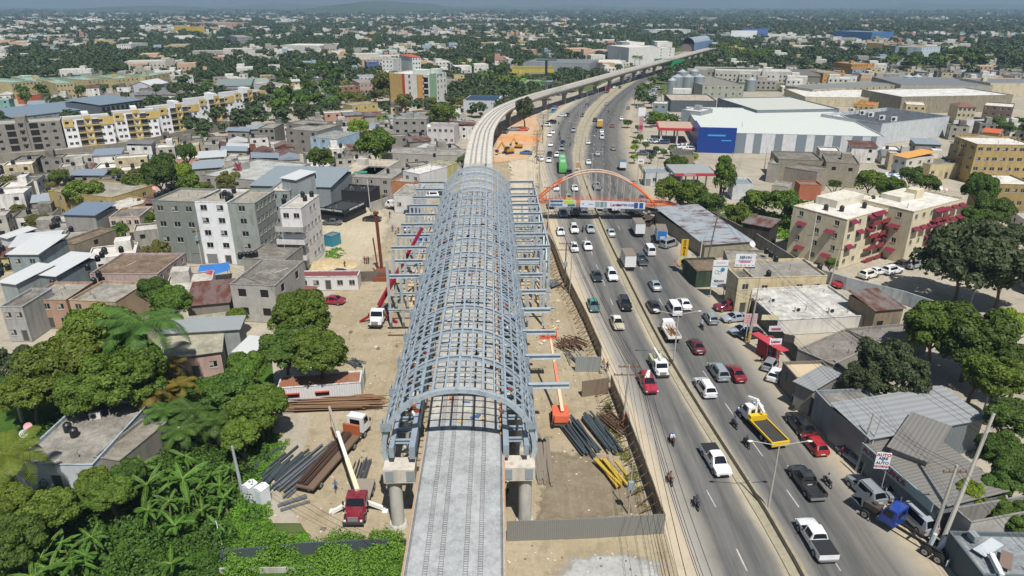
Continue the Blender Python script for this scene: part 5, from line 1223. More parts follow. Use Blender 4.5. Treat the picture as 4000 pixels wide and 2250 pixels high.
B0('F',(145,610),(185,615),(225,570),5.5,'8d8371','house','brown roofed hut with dark doorway','house',faces={'r':1},mind=7,roofc=brown_roof,wstyle='hole')
B0('F',(0,595),(20,600),(125,605),5,'d2d3d3','house','hut at the left edge with bright white shed roof','house',roof='shed',roofc=metw,mind=6)
B0('F',(20,640),(95,640),(125,602),6.5,'8fa0a3','house','blue grey house with bright white metal roof and veranda','house',faces={'f':2},roof='shed',roofc=metw,mind=9)
B0('F',(80,690),(140,695),(165,645),6,'7f8c90','house','open shed with slanted pale metal roof','house',roof='shed',roofc=metw,mind=8)
B0('F',(0,710),(40,715),(110,695),6,'9aa3a3','house','low house with ribbed pale roof at the left edge','house',roof='shed',roofc=metw,mind=8)
B0('F',(225,690),(395,690),(405,640),5.2,'b9a5a0','house','large pinkish grey house with brown weathered slab roof','house',faces={'f':(3,0),'r':4},mind=12,roofc=brown_roof)
B0('F',(60,755),(165,755),(230,710),5.5,'b1917c','house','terracotta house with white parapet and outside stair','house',faces={'f':3,'r':1},mind=8,roofc=roofcon('aaa69c','6f6b63',.6))
B0('F',(173,755),(290,760),(335,710),5.5,'b8a084','house','peach house with curved balcony and weathered roof','house',faces={'f':3},mind=9,roofc=roofcon('aaa69c','6f6b63',.6))
B0('F',(0,772),(55,772),(60,745),6.5,'a9aaa8','house','grey house with red brick veranda at the left edge','house',faces={'f':2},mind=8,roofc=dirty)
B0('F',(415,903),(554,884),(567,837),4,'c2a39b','house','pink house with long green grey slab roof','house',roof='shed',roofc=roofcon('a9a593','7f7c6c',.4),faces={'f':3},mind=12)
B0('F',(400,840),(600,828),(605,815),5.2,'9da1a0','shed','narrow shed with long pale corrugated roof','shed',roof='shed',roofc=corr('a9b0b0',.05,1,.4),mind=4)
B0('F',(470,770),(575,760),(560,725),4,'8a847b','shed','shack with patched rusty red and blue sheet roof','shed',roof='shed',roofc=corr('86706b',.7),mind=9)
B0('F',(590,885),(635,890),(648,855),3.6,'9aa1a5','shed','small shelter with silver sheet roof','shed',roof='shed',roofc=metw,mind=4)
BLh=B0('F',(30,1170),(232,1170),(283,1040),3.6,'a9b7c1','house','white and pale blue house with weathered roof carrying two black tanks','house',faces={'f':3,'r':3},mind=14,roofc=roofcon('a39f97','6b675f',.5),wallm=plaster('c6ccd0',.3))
B0('F',(235,1150),(300,1160),(355,1055),3.4,'8f8b82','house','low annex roof covered with fallen leaves beside the white blue house','house',mind=5,roofc=roofcon('9a958a','6e685c',.6))
B0('F',(505,440),(650,455),(650,400),6.5,'9d9b95','house','bare grey block house with small windows beneath the water tower mast','house',faces={'f':4},wallm=blockwall('9d9b95'),mind=12,wstyle='hole',roofc=roofcon('b9bcb9','8f8f8a',.3))
B0('F',(837,435),(945,440),(935,400),5.5,'c9c6bd','house','white and grey house with terrace behind the metal hall','house',faces={'f':3},mind=9,roofc=roofcon('c9bda9','99907f',.4))
B0('F',(960,385),(1160,392),(1160,375),4.5,'9d9b95','row_house','long bare block row house with striped square windows','house',faces={'f':8},wallm=blockwall('9d9b95'),mind=8,wstyle='')
B0('F',(985,455),(1040,460),(1060,440),5,'c4895f','house','small orange house by the scrap yard','house',mind=5)
B0('F',(1013,430),(1055,438),(1080,412),7,'d5d6d6','house','white two storey house with blue window by the vault far end','house',faces={'f':2},mind=7,roofc=pale_roof)
B0('F',(1060,420),(1110,425),(1115,405),6,'c9c98a','house','lime yellow house next to the vault far end','house',faces={'f':1},mind=6)
B0('F',(878,445),(985,450),(990,420),5.5,'a5a29b','house','grey house with two black tanks at the scrap yard edge','house',faces={'f':3},mind=8)
B0('F',(990,490),(1040,492),(1065,465),5,'d3d4d0','house','white house with yellow door by the blue container','house',faces={'f':2,'r':2},mind=7)
B0('F',(780,345),(845,350),(860,330),8,'a8c3d3','house','pale blue concrete house with tree behind','house',faces={'f':3},mind=8)
B0('F',(718,325),(800,330),(800,310),9,'8d8a83','house','grey raw concrete house with roof railing','house',faces={'f':3},wstyle='hole',mind=8)
B0('00',(1645,465),(1860,462),(1880,440),9,'cdb983','school_block','long pale yellow two winged block far among trees','building',faces={'f':12},mind=14)
B0('00',(1170,448),(1310,448),(1310,430),11,WH,'office_block','small white cubic office far behind the terrace','office block',faces={'f':6},mind=14)
B0('00',(2385,375),(2540,372),(2535,350),13,'8f9598','office_block','grey glassy cube building in the far town','office block',faces={'f':8},mind=20)
B0('00',(1980,272),(2052,270),(2050,258),14,'d9b832','warehouse','bright yellow building far in the left distance','warehouse',mind=20)
B0('00',(2150,232),(2480,226),(2480,212),12,'c59a80','estate_row','long salmon coloured housing row in the far distance','apartment block',faces={},mind=25)
B0('P',(350,80),(555,77),(550,70),9,'dfe0dc','greenhouse','very long white roofed sheds shining in the far left distance','warehouse',roofc=pale_roof,mind=60)
B0('P',(1255,48),(1420,46),(1420,44),12,'d9dad6','warehouse','white factory sheds at the foot of the distant hill','warehouse',roofc=pale_roof,mind=80)
for q_ in ((900,1075,8),(800,1045,7),(1010,1075,7),(1100,1090,6),(740,1040,5),(960,1110,6),(860,1100,5)): q=G(q_[0],q_[1]); occupy(q.x,q.y,q_[2]*.8)
rq=random.Random(77)
for rt,_ in BL:
    W_,D_=rt['_W'],rt['_D']; ch={c.name.split('.')[0]:c for c in KIDS[rt.name]}
    if 'parapet' not in ch or W_*D_<55 or W_>45: continue
    z=max(v.co.z for v in ch['roof'].data.vertices)
    if rq.random()<.3 and W_*D_>110: x,y=rq.uniform(.1,.6)*W_,rq.uniform(.45,.6)*D_; mb=MB(); mb.box(x,y,z,x+min(3,W_*.3),y+min(2.6,D_*.35),z+2.1); mb.build('roof_room',ch['wall'].data.materials[0],rt)
    for k in range(rq.randrange(2,5)): x,y=rq.uniform(.1,.9)*W_,rq.uniform(.1,.9)*D_; mb=MB(); mb.box(x,y,z,x+.12,y+.12,z+rq.uniform(.5,1.1)); mb.build('column_stub',plaster('a5a199',.5),rt)
    if rq.random()<.5: mb=MB(); x,y=rq.uniform(.2,.7)*W_,rq.uniform(.2,.7)*D_; mb.tube([(x,y,z+.06),(x+rq.uniform(-2,2),min(D_-.3,y+rq.uniform(1,3)),z+.06)],.05,5); mb.build('roof_pipe',plain('cfcfca',.6),rt)
# small black tanks on named roofs (photograph pixels, roof height)
nth=['first','second','third','fourth','fifth','sixth','seventh','eighth','ninth','tenth']
for lab,z,pts in [('on the grey green and white apartment roofs',13.75,[(612,775),(625,770),(640,760),(655,755),(868,775),(880,765),(895,772),(905,780),(915,755),(890,788)]),
    ('on the narrow white house',13.25,[(1110,795),(1183,770),(1192,785),(1218,768)]),('on the weathered roof at lower left',3.25,[(268,1685),(293,1705)]),
    ('on the ochre veranda house',6.65,[(256,710),(286,703),(332,706)]),('on the brown slab roofed pink house',4.85,[(475,985),(400,1005),(383,1020),(295,1045),(305,1035),(345,1055),(387,1082),(370,1110)]),
    ('on the huts at the left edge',4.8,[(12,980),(32,1055),(5,1075),(210,1115),(205,895),(215,890),(228,888),(280,905)]),('on the awninged cream apartment roof',10.9,[(3225,820),(3287,825),(3408,785),(3555,782),(3375,812)]),
    ('beside the service billboard roof',3.9,[(2993,990),(3010,1003),(3030,1020),(3001,1080),(3200,1055)]),('by the scrap yard houses',5.3,[(1516,675),(1575,672),(1360,608),(1460,605),(1480,605),(1697,613)]),('on the shanty roofs right of the ochre house',4.8,[(445,705),(462,712),(505,705),(310,650),(425,680),(545,795),(565,790)]),
    ('on the black terrace neighbours',11.6,[(1200,700),(1215,698),(1228,696)]),('on the bare grey house roof',5.45,[(940,1010),(955,1008),(970,1007),(985,1005),(1000,1003)])]:
    for i,(u,v) in enumerate(pts): tank(u,v,z,s=.85,label='black ribbed tank %s, %s from the left'%(lab,nth[sorted(range(len(pts)),key=lambda k:pts[k]).index(i)]))

B0('P',(2856,1049),(3050,1060),(3025,982),3.3,'8f8b82','building','grey flat roofed building right behind the white billboard','building',roofc=roofcon('a3a097','716d65',.6),mind=8)
B0('P',(3090,1420),(3180,1500),(3260,1430),3.4,'8f8b85','building','low building with dusty grey slab roof between kiosk and plywood roof','building',roofc=roofcon('98938a','6e685f',.5),mind=7)
# ---------------------------------------------------------------- special vehicles
def frame_at(u,v,z=0): p=G(u,v,z); p.z=0; return p
def cab(rt,f,w,h,col,z0=.6,hood=0,hc=None,nose=True):
    """square lorry cab with its front at y=f; hood: bonnet length"""
    pm=paint(col); y1=f-hood; mb=MB()
    L=1.7; mb.add([(-w,y1-L,z0),(w,y1-L,z0),(w,y1,z0),(-w,y1,z0),(-w*.96,y1-L,h),(w*.96,y1-L,h),(w*.92,y1-.45,h),(-w*.92,y1-.45,h),(-w,y1,z0+(h-z0)*.48),(w,y1,z0+(h-z0)*.48)],[(3,2,1,0),(4,5,6,7),(0,1,5,4),(3,8,9,2),(8,7,6,9),(0,4,7),(0,7,8),(0,8,3),(1,6,5),(1,9,6),(1,2,9)])
    mb.build('cab',pm,rt)
    mb=MB(); a=z0+(h-z0)*.52; mb.add([(-w*.88,y1+.0,a),(w*.88,y1+.0,a),(w*.82,y1-.38,h-.14),(-w*.82,y1-.38,h-.14)],[(0,1,2,3)]); o=mb.build('windscreen',vgl,rt); o.location=(0,.03,.02)
    for s in (-1,1): mb=MB(); mb.add([(s*w*1.005,y1-1.3,a),(s*w*1.005,y1-.25,a),(s*w*.985,y1-.5,h-.2),(s*w*.985,y1-1.3,h-.2)],[(0,1,2,3)]); mb.build('side_window',vgl,rt)
    mb=MB(); mb.box(-w*.6,y1-L-.012,a,w*.6,y1-L+.02,h-.35); mb.build('rear_window',vgl,rt)
    if hood:
        mb=MB(); hz=z0+(h-z0)*.5; mb.add([(-w,y1,z0),(w,y1,z0),(w*.9,f,z0),(-w*.9,f,z0),(-w*.85,y1,hz),(w*.85,y1,hz),(w*.6,f-.1,hz-.25),(-w*.6,f-.1,hz-.25)],[(3,2,1,0),(4,5,6,7),(1,2,6,5),(2,3,7,6),(3,0,4,7)]); mb.build('bonnet',paint(hc or col),rt)
    mb=MB(); mb.box(-w*.5,f-.08,z0+.1,w*.5,f+.02,z0+(h-z0)*.36); mb.build('grille',plain('9a9a96',.4,.4),rt)
    mb=MB(); mb.box(-w,f-.15,z0-.25,w,f+.12,z0+.05); mb.build('front_bumper',plain('3a3a3c',.5),rt)
    for s in (-1,1): mb=MB(); mb.box(s*w*.78-.12,f-.05,z0+.1,s*w*.78+.12,f+.04,z0+.32); mb.build('headlight',lampw,rt); mb=MB(); mb.box(s*(w+.22)-.1,y1-.2,z0+1.0,s*(w+.22)+.1,y1-.12,z0+1.5); mb.build('wing_mirror',trim,rt)
def boom(rt,p,q,w0,w1,mats,names=('boom',),n=3):
    p,q=Vector(p),Vector(q)
    for k in range(n):
        a=p.lerp(q,max(0,k/n-.03)); b=p.lerp(q,(k+1)/n); w=w0+(w1-w0)*k/max(1,n-1); mb=MB(); mb.beam(a,b,w,w*1.15); mb.build('boom_section',mats[k%len(mats)],rt)
# red nosed crane truck with white boom
b=frame_at(1405,1985); rt=root('crane_truck',b,PI,'white boom crane truck with dark red bonnet parked by the steel piles','crane truck')
cab(rt,3.2,1.15,2.6,'7a1b2b',.75,1.5,'7a1b2b'); mb=MB(); mb.box(-1.15,-3.8,.95,1.15,1.0,1.15); mb.build('flat_bed',plain('8d8478',.8),rt)
wheels(rt,[(-1,2.2),(1,2.2),(-1,-2.2),(1,-2.2),(-1,-3.2),(1,-3.2)],.5,.34); mb=MB(); mb.cyl(0,.2,1.15,2.4,.55,12); mb.build('crane_turret',plain('cfc9b8',.5),rt)
tip=AY(1285,1590,b.y+13.5)-b; boom(rt,(0,.2,2.6),(-tip.x,-tip.y,tip.z),.5,.3,[plain('d9cdb0',.5),plain('dcdad5',.5),plain('9a9187',.6)])
for s in (-1,1):
    mb=MB(); mb.beam((s*.8,.3,1.2),(s*3.0,.9 if s>0 else .3,.15),.35,.4); mb.box(s*3.0-.3,.2,0,s*3.0+.3,.9,.12); mb.build('outrigger',plain('dcdbd8',.5),rt)
mb=MB(); mb.beam((-tip.x,-tip.y,tip.z-.2),(-tip.x,-tip.y,tip.z-5.5),.05,.05); mb.ball((-tip.x,-tip.y,tip.z-5.9),.35,8); mb.build('hook_block',plain('c9683f',.6),rt)
# white cab with rebar trailer
b=frame_at(1310,1800); rt=root('rebar_lorry',b,R(-17),'lorry with white square cab and long trailer loaded with reinforcing bars','lorry')
cab(rt,7.0,1.2,3.1,'d9dcdf',.9); mb=MB(); mb.box(-1.2,-6.8,.9,1.2,4.8,1.15); mb.build('trailer_deck',plain('6d5a4a',.85),rt); wheels(rt,[(-1.05,5.6),(1.05,5.6),(-1.05,2.8),(1.05,2.8),(-1.05,-5.2),(1.05,-5.2)],.5,.34)
mb=MB(); r5=random.Random(2)
for k in range(60): x=-1.0+2.0*r5.random()*.62; mb.beam((x+r5.uniform(-.1,.1),-6.6,1.2+.5*r5.random()),(x+r5.uniform(-.1,.1),4.0,1.2+.5*r5.random()),.06,.06)
mb.build('rebar_load',plain('4d3a30',.85),rt); mb=MB(); mb.box(-1.15,4.2,1.15,1.15,4.5,2.6); mb.build('headboard',plain('a4562f',.8),rt)
# white cab with red boom by the vault
b=frame_at(1478,1262); rt=root('boom_truck',b,PI-.05,'white cab boom truck with long dark red telescopic boom and outriggers','crane truck')
cab(rt,2.6,1.2,2.7,'e2e4e6',.8,1.6); mb=MB(); mb.box(-1.15,-6.5,.9,1.15,-.6,1.15); mb.build('flat_bed',plain('6b6258',.8),rt); wheels(rt,[(-1,1.6),(1,1.6),(-1,-4),(1,-4),(-1,-5.2),(1,-5.2)],.5,.34)
mr=plain('8a1f2c',.45,0,.15); tip=AY(1640,888,b.y+10)-b; mb=MB(); mb.cyl(0,-1.3,1.15,2.5,.5,12); mb.build('crane_turret',mr,rt)
boom(rt,(0,-1.3,2.8),(-tip.x,-tip.y,tip.z),.6,.42,[mr])
for s in (-1,1): mb=MB(); mb.beam((s*.8,-.9,1.6),(s*3.4,-.2,.1),.32,.4); mb.build('outrigger',mr,rt)
# mast of a drilling rig
b=frame_at(1492,1085); rt=root('drill_rig',b,0,'rusty brown drilling mast standing on a tracked base left of the side frame','drill rig')
mb=MB(); mb.box(-1.5,-2.2,0,1.5,2.2,.9); mb.box(-1.2,-1.8,.9,1.2,1.8,1.8); mb.build('tracked_base',plain('7a4630',.8),rt); t=AY(1468,835,b.y+1)-b; mrust=plain('6b2f22',.7); mb=MB(); mb.beam((-.1,1,1.6),(t.x,1,t.z),.55,.55); mb.beam((-.9,1,1.5),(-1.0+t.x,1,t.z*.62),.25,.25); mb.box(t.x-.5,.5,t.z,t.x+.5,1.5,t.z+.4); mb.build('mast',mrust,rt)
# tow truck
b=frame_at(2968,1680); rz=road_rz(b.y); rt=root('tow_truck',b,rz+.12,'yellow and black tow truck with white crane arm driving away on the right carriageway','tow truck')
cab(rt,4.2,1.15,2.7,'dfe1e3',.8,1.0); mb=MB(); mb.box(-1.2,-4.6,.95,1.2,1.4,1.12,0); mb.build('tilt_bed',plain('3a3836',.8),rt); yl=plain('d9b521',.45,0,.1); mb=MB()
for s in (-1,1): mb.box(s*1.2-.08,-4.6,1.12,s*1.2+.08,1.4,1.4)
mb.box(-1.25,-4.75,.7,1.25,-4.5,1.3); mb.box(-1.2,.6,1.12,1.2,1.3,1.9); mb.build('yellow_frame',yl,rt); wheels(rt,[(-1.02,3.2),(1.02,3.2),(-1.02,-2.2),(1.02,-2.2),(-1.02,-3.3),(1.02,-3.3)],.5,.34)
mb=MB(); mb.beam((0,1.6,1.2),(.2,1.7,3.6),.4,.4); mb.beam((.2,1.7,3.6),(-.3,3.2,3.3),.35,.35); mb.beam((.2,1.7,3.4),(.5,.4,2.4),.3,.3); mb.build('crane_arm',plain('e3e4e2',.4),rt)
# blue tractor unit with open bonnet
b=frame_at(3510,2080); rt=root('semi_tractor',b,R(33),'stripped blue semi tractor without trailer parked with its bonnet tipped open','lorry')
cab(rt,2.0,1.15,3.0,'1c3f94',1.0,.2); mb=MB()
for s in (-1,1): mb.box(s*.42-.09,-5.2,.75,s*.42+.09,4.2,1.05)
for y in (-4.5,-3,-1.5,2.6,3.8): mb.box(-.42,y-.08,.8,.42,y+.08,1.0)
mb.build('chassis_rails',plain('1f1f21',.7),rt); mb=MB(); mb.box(-.5,2.3,.9,.5,3.9,1.7); mb.cyl(0,3,1.7,2.0,.25,10); mb.build('engine',plain('4a4540',.6),rt); mb=MB(); mb.add([(-.9,4.0,1.0),(.9,4.0,1.0),(.8,5.4,1.6),(-.8,5.4,1.6),(-.8,4.2,2.1),(.8,4.2,2.1)],[(0,1,2,3),(0,4,5,1),(4,3,2,5)]); mb.build('tipped_bonnet',plain('4b5058',.5),rt)
wheels(rt,[(s*x,y) for s in (-1,1) for x in (.78,1.1) for y in (-3.3,-4.6)]+[(-1,3.4),(1,3.4)],.52,.26); [(mb:=MB(),mb.box(x,-5.5,.3,x+.55,-5.42,1.0),mb.build('mud_flap',plain('c9c9c9',.6),rt)) for x in (-1.15,.6)]
mb=MB(); mb.cyl(-1.0,1.0,1.0,3.6,.09,8); mb.cyl(1.0,1.0,1.0,3.6,.09,8); mb.build('exhaust_stack',plain('9a9a9a',.3,.8),rt)
# utility truck and old red wagon on the left carriageway
b=frame_at(2573,1428,.8); rt=root('utility_truck',b,road_rz(b.y)+PI,'white utility truck with folded ladder arm facing the viewer left of the divider','truck')
cab(rt,2.7,1.0,2.1,'e1e3e4',.55,.9); mb=MB(); mb.box(-1.0,-2.6,.8,1.0,.0,1.1); mb.box(-1.0,-2.6,1.1,-.6,0,1.6); mb.box(.6,-2.6,1.1,1.0,0,1.6); mb.build('service_body',plain('a9b08a',.6),rt); mb=MB(); mb.beam((.1,-2.8,2.4),(.1,1.0,2.5),.35,.3); mb.cyl(.1,-1.2,1.1,2.3,.2,10); mb.build('ladder_arm',plain('d9d5cc',.5),rt); wheels(rt,[(-.85,1.7),(.85,1.7),(-.85,-1.6),(.85,-1.6)],.42,.28)
b=frame_at(2530,1497,.7); o=vehicle('suv',b,road_rz(b.y)+PI,'a01f38','old crimson sport utility car with white goods on its roof rack facing the viewer'); mb=MB()
for k in range(7): mb.box(-.7+.1*k,-1.7+.3*k,1.76,-.3+.15*k,-1.4+.3*k,2.0)
x=mb.build('roof_load',None or plain('d9d4cf',.8),None,label='white bundles strapped on the roof of the old crimson car',cat='bundles'); x.location=o.location; x.rotation_euler=o.rotation_euler
# orange boom lift
b=frame_at(2188,1650); rt=root('boom_lift',b,0,'orange boom lift raising a two man basket beside the vault','boom lift'); og=plain('d2694a',.5,0,.15)
mb=MB(); mb.box(-1.1,-1.2,.8,1.1,1.4,1.9); mb.box(-.9,-1.6,1.0,.9,-1.2,2.0); mb.build('turntable',og,rt); mb=MB(); mb.box(-.9,-1.5,.4,.9,1.5,.8); mb.build('chassis',plain('5a4a42',.7),rt); wheels(rt,[(-1.1,-1.2),(1.1,-1.2),(-1.1,1.2),(1.1,1.2)],.48,.34)
t=AY(2150,1325,b.y+9)-b; bl=plain('dfae90',.5); p0=Vector((.2,-.6,2.1)); boom(rt,p0,(t.x,t.y,t.z),.42,.28,[bl,og,bl]); T=Vector((t.x,t.y,t.z))
mb=MB()
for h in (0,.5,1.1):
    for a,c in (((-1.5,0),(.9,0)),((.9,0),(.9,1)),((.9,1),(-1.5,1)),((-1.5,1),(-1.5,0))): mb.beam(T+Vector((a[0],a[1],h+.1)),T+Vector((c[0],c[1],h+.1)),.08,.08)
for a in ((-1.5,0),(-.3,0),(.9,0),(.9,1),(-.3,1),(-1.5,1)): mb.beam(T+Vector((a[0],a[1],.1)),T+Vector((a[0],a[1],1.2)),.08,.08)
mb.box(T.x-1.5,T.y,T.z,T.x+.9,T.y+1,T.z+.1); mb.build('basket',og,rt)
for dx,sh,hat,l in ((-1.0,'23252a','1c1c1e','worker in black standing in the boom lift basket'),(.4,'c9cf4a','e6e6e0','worker in yellow vest and white helmet in the boom lift basket')): person(b+T+Vector((dx,.5,.1)),0,'stand',sh,'23252a',l,hat)
# excavators
def digger(u,v,rz,lab,reach=5.0,s=1.0):
    b=frame_at(u,v); rt=root('excavator',b,rz,lab,'excavator',sc=s); y_=plain('b98a2e',.6,0,.3)
    mb=MB(); 
    for q in (-1,1): mb.box(q*1.1-.3,-1.9,0,q*1.1+.3,1.9,.8)
    mb.build('tracks',plain('33302c',.9),rt); mb=MB(); mb.box(-1.2,-2.0,.9,1.2,1.2,2.0); mb.build('upper_body',y_,rt); mb=MB(); mb.box(-1.2,.2,2.0,-.2,1.5,2.9); mb.build('cab',glass('20262a'),rt)
    mb=MB(); mb.beam((.3,1,1.8),(.3,reach*.55,4.6),.4,.6); mb.beam((.3,reach*.55,4.6),(.3,reach,2.0),.35,.45); mb.build('arm',y_,rt); mb=MB(); mb.box(-.3,reach-.4,1.0,.9,reach+.5,2.0); mb.build('bucket',plain('4b4136',.8),rt)
digger(1985,600,2.2,'mud covered excavator on the pale earth beside the track'); digger(2025,578,1.4,'second small digger with raised bucket on the orange earth',4,.8)
# ---------------------------------------------------------------- poles, lamps, wires
polem=plain('a8a59d',.8); wood=plain('6d5540',.9); wirem=plain('26282a',.7)
def lamp(u,v,h,lab,arms=(1,-1),L=2.6,rz=0,sub=True):
    b=G(u,v); rt=root('street_lamp',b,rz,lab,'street lamp','street lamps along the highway'); mb=MB(); mb.tube([(0,0,0),(0,0,h)],.15,8,r2=.08); mb.build('pole',polem,rt)
    for s in arms:
        mb=MB(); mb.tube([(0,0,h-.1),(s*L*.4,0,h+.15),(s*L,0,h+.5)],.05,6); mb.build('arm',polem,rt); mb=MB(); mb.ball((s*(L+.3),0,h+.52),.35,8,1,.5,.28); mb.build('lamp_head',plain('c9c9c6',.4),rt)
    return rt
lamp(2630,1428,9.0,'tall double armed street lamp on the divider behind the flatbed truck',L=2.9); lamp(2998,1998,9.0,'tall double armed street lamp on the divider near the yellow tow truck',L=2.9)
for i,(u,v) in enumerate([(2284,625),(2252,560),(2262,490),(2270,460),(2292,425),(2335,395),(2365,370),(2310,700)]): lamp(u,v,8.5,'slim double armed street lamp on the grassy median, %s from the near end'%nth[[7,0,1,2,3,4,5,6].index(i) if i in(7,) else i],L=2.8)
def pole(u,v,h,lab,cross=(),mat=None,lean=(0,0),r=.16,box=None,paintm=None,kind='utility_pole',cat='utility pole'):
    b=G(u,v); rt=root(kind,b,0,lab,cat); mb=MB(); mb.tube([(0,0,0),(lean[0]*.5,lean[1]*.5,h*.5),(lean[0],lean[1],h)],r,8,r2=r*.65); mb.build('pole',mat or polem,rt)
    for z,w in cross:
        mb=MB(); x=lean[0]*z/h; mb.beam((x-w,lean[1]*z/h,z),(x+w,lean[1]*z/h,z),.12,.12)
        for k in (-1,-.5,.5,1): mb.cyl(x+k*w*.95,lean[1]*z/h,z+.05,z+.28,.06,6)
        mb.build('crossarm',wood,rt)
    if box: mb=MB(); mb.box(-.35+lean[0]*box/h,-.5,box-.5,.35+lean[0]*box/h,-.12,box+.5); mb.build('transformer_box',plain('8b9aa3',.5),rt)
    if paintm: mb=MB(); mb.tube([(0,0,.4),(lean[0]*2.0/h,0,2.2)],r*1.12,8); mb.build('painted_band',plain(paintm,.7),rt)
    return Vector((b.x+lean[0],b.y+lean[1],h))
P1=pole(2433,1668,9.5,'utility pole with two crossarms behind the roadside hoarding',((9.2,1.4),(8.0,1.9)),polem,(.3,.2),paintm='b86a3c'); P2=pole(2455,2008,7.0,'slender grey post with blue meter box inside the yard corner',(),polem,(0,0),.1,box=4.2)
P3=pole(2205,1130,10,'dark utility pole with crossarm and transformer beside the left hoarding',((9.7,1.4),(8.4,1.8)),wood,(.1,0),box=5.5); pole(2225,1150,8,'slim pole beside the dark transformer pole',(),polem,(.2,.3),.12)
P4=pole(2137,900,11.5,'tall grey pole with red painted foot at the left end of the footbridge',((11,1.5),),polem,(.6,.4),paintm='a8362a'); P5=pole(2107,735,12,'utility pole left of the arch with two crossarms',((11.6,1.4),(10.6,1.2)),polem)
P6=pole(2097,640,12,'utility pole beside the parked white car above the frames',((11.7,1.5),(10.5,1.5)),wood); P7=pole(2120,560,12,'thick utility pole by the orange earth pit',((11.5,1.5),(10.4,1.2)),wood); P8=pole(2140,480,12,'utility pole at the dirt side road mouth',((11.5,1.4),),wood)
P9=pole(2205,390,12,'leaning pole by the roadside stalls',((11,1.2),),polem,(-.6,0)); P10=pole(2275,342,12,'pole on the rubble strip by the track piers',((11,1.2),),polem); P11=pole(2345,300,12,'far pole along the track piers',((11,1.2),),polem); P12=pole(2420,262,12,'farthest pole along the track piers',(),polem)
q1=pole(3625,2150,10,'white banded concrete pole left of the slanted one in the bottom right corner',((9.2,1.2),),polem,(1.3,1.2),.2,paintm='c9d3d8'); q2=pole(3660,2165,15,'very tall slanted concrete pole in the bottom right corner',(),polem,(4.2,3.5),.24,paintm='b9c3cf')
q3=pole(3345,1840,8,'curved grey pole at the edge of the hangar shade',(),polem,(.8,.5),.17); q4=pole(3365,1850,8,'thin pole right behind the curved grey pole',(),polem,(1.2,.6),.09)
q5=pole(2921,1345,8.5,'grey pole with yellow foot beside the pink board',((8,1.0),),polem,(.5,.4),.2,paintm='c9a23a'); pole(2942,1240,7.5,'grey pole behind the pink board',(),polem,(.3,.3),.14)
q6=pole(2758,1040,13,'tall dark lattice topped pole beside the patched shed',((12,1.0),(11,.8)),plain('5f6059',.8),(1.9,1.5),.18); pole(2728,1052,6.5,'white square post rising from the green awning shop',(),plain('c9c4b8',.8),(.3,.4),.15); pole(2588,835,9,'dark utility post at the right end of the footbridge',((8.4,1.0),),wood,(0,0),.16)
pole(3155,1040,12,'slim lattice radio mast behind the concrete wall',((7,1.2),),plain('c3c4c0',.6),(.2,.5),.12,kind='radio_mast',cat='mast'); pole(3240,1115,8,'white pole below the cream apartments',((7.5,.8),),polem,(1.0,.6),.14); pole(3785,1200,7,'grey utility pole at the right edge over the pale roofs',((6.8,1.3),(5.9,1.0)),polem,(.8,.4),.13)
pole(948,1930,6.5,'short square grey post beside the portable toilets',(),plain('9aa0a3',.7),(-.35,.3),.22,kind='post',cat='post'); pole(868,2130,3,'thin white plastic pipe standing in the weeds',(),plain('dfe0e0',.6),(-.3,.3),.06,kind='pipe_post',cat='post'); pole(3830,1640,7,'grey pole leaning over the hangar end',(),polem,(.6,.6),.13)
pole(790,1030,8,'concrete street pole before the grey green apartments',((7.6,.9),),polem,(0,0),.16,box=6); pole(842,1030,7.5,'street pole with transformer before the white apartments',((7,.8),),polem,(-.3,.2),.14); pole(1055,1130//1,5,'thin pole beside the black tanks',(),polem,(0,0),.08); pole(1402,1075,5,'thin white flagpole at the site office corner',(),plain('d5d5d2',.6),(0,0),.07,kind='flagpole',cat='pole')
pole(1448,825,9,'white mast beside the scrap yard wall',(),plain('c3c3bf',.6),(-.3,.2),.13); pole(2525,700,9,'white sign mast by the service station drive',(),plain('cdd0d0',.6),(0,0),.1)
for i,(u,v,h) in enumerate([(2440,165,16),(2230,175,14),(2385,150,20),(2725,140,20),(1183,470,10),(1655,455,9),(2850,700,9),(2563,730,9),(2505,520,9),(2487,460,9),(2478,410,9),(2520,400,8),(2535,345,8),(2600,545,8),(2985,665,8),(2890,565,9)]):
    pole(u,v,h,'thin distant mast or pole, %s of the scattered masts'%(['first','second','third','fourth','fifth','sixth','seventh','eighth','ninth','tenth','eleventh','twelfth','thirteenth','fourteenth','fifteenth','sixteenth'][i]),(),polem,(0,0),.14 if h<12 else .35)
def wires(name,label,pts,offs,sag=.5,r=.017,n=6):
    mb=MB()
    for ox,oz in offs:
        for a,b in zip(pts,pts[1:]):
            a=Vector(a)+Vector((ox,0,oz)); b=Vector(b)+Vector((ox,0,oz)); P=[a.lerp(b,k/n)-Vector((0,0,sag*4*(k/n)*(1-k/n))) for k in range(n+1)]; mb.tube(P,r,3,cap=False)
    mb.build(name,wirem,label=label,cat='wire')
S0=G(2640,2330,7.6)
wires('power_line','bundle of dark power lines strung along the left roadside poles',[S0,P1,P3+Vector((1.2,0,0)),P4,P5,P6,P7,P8,P9,P10,P11],[(-1.1,0),(-.5,0),(.6,0),(1.3,0),(-1.5,-1.2),(1.6,-1.2),(.2,-1.3)],.7,.022)
wires('power_line','thick dark cables hanging low along the left side of the highway',[S0+Vector((2.6,0,-.6)),P1+Vector((1.5,0,-2.5)),P3+Vector((1.5,0,-3)),P4+Vector((0,0,-3))],[(0,0),(.25,-.15),(.6,-.3),(1.2,.2)],.9,.035)
wires('power_line','dark wires crossing over the right hand shops',[q2+Vector((-1.5,-20,0)),q2+Vector((0,0,-2)),q5+Vector((6,12,1)),q6,G(2900,600,10)],[(-.6,0),(0,.3),(.6,0),(0,-1)],1.0,.022)
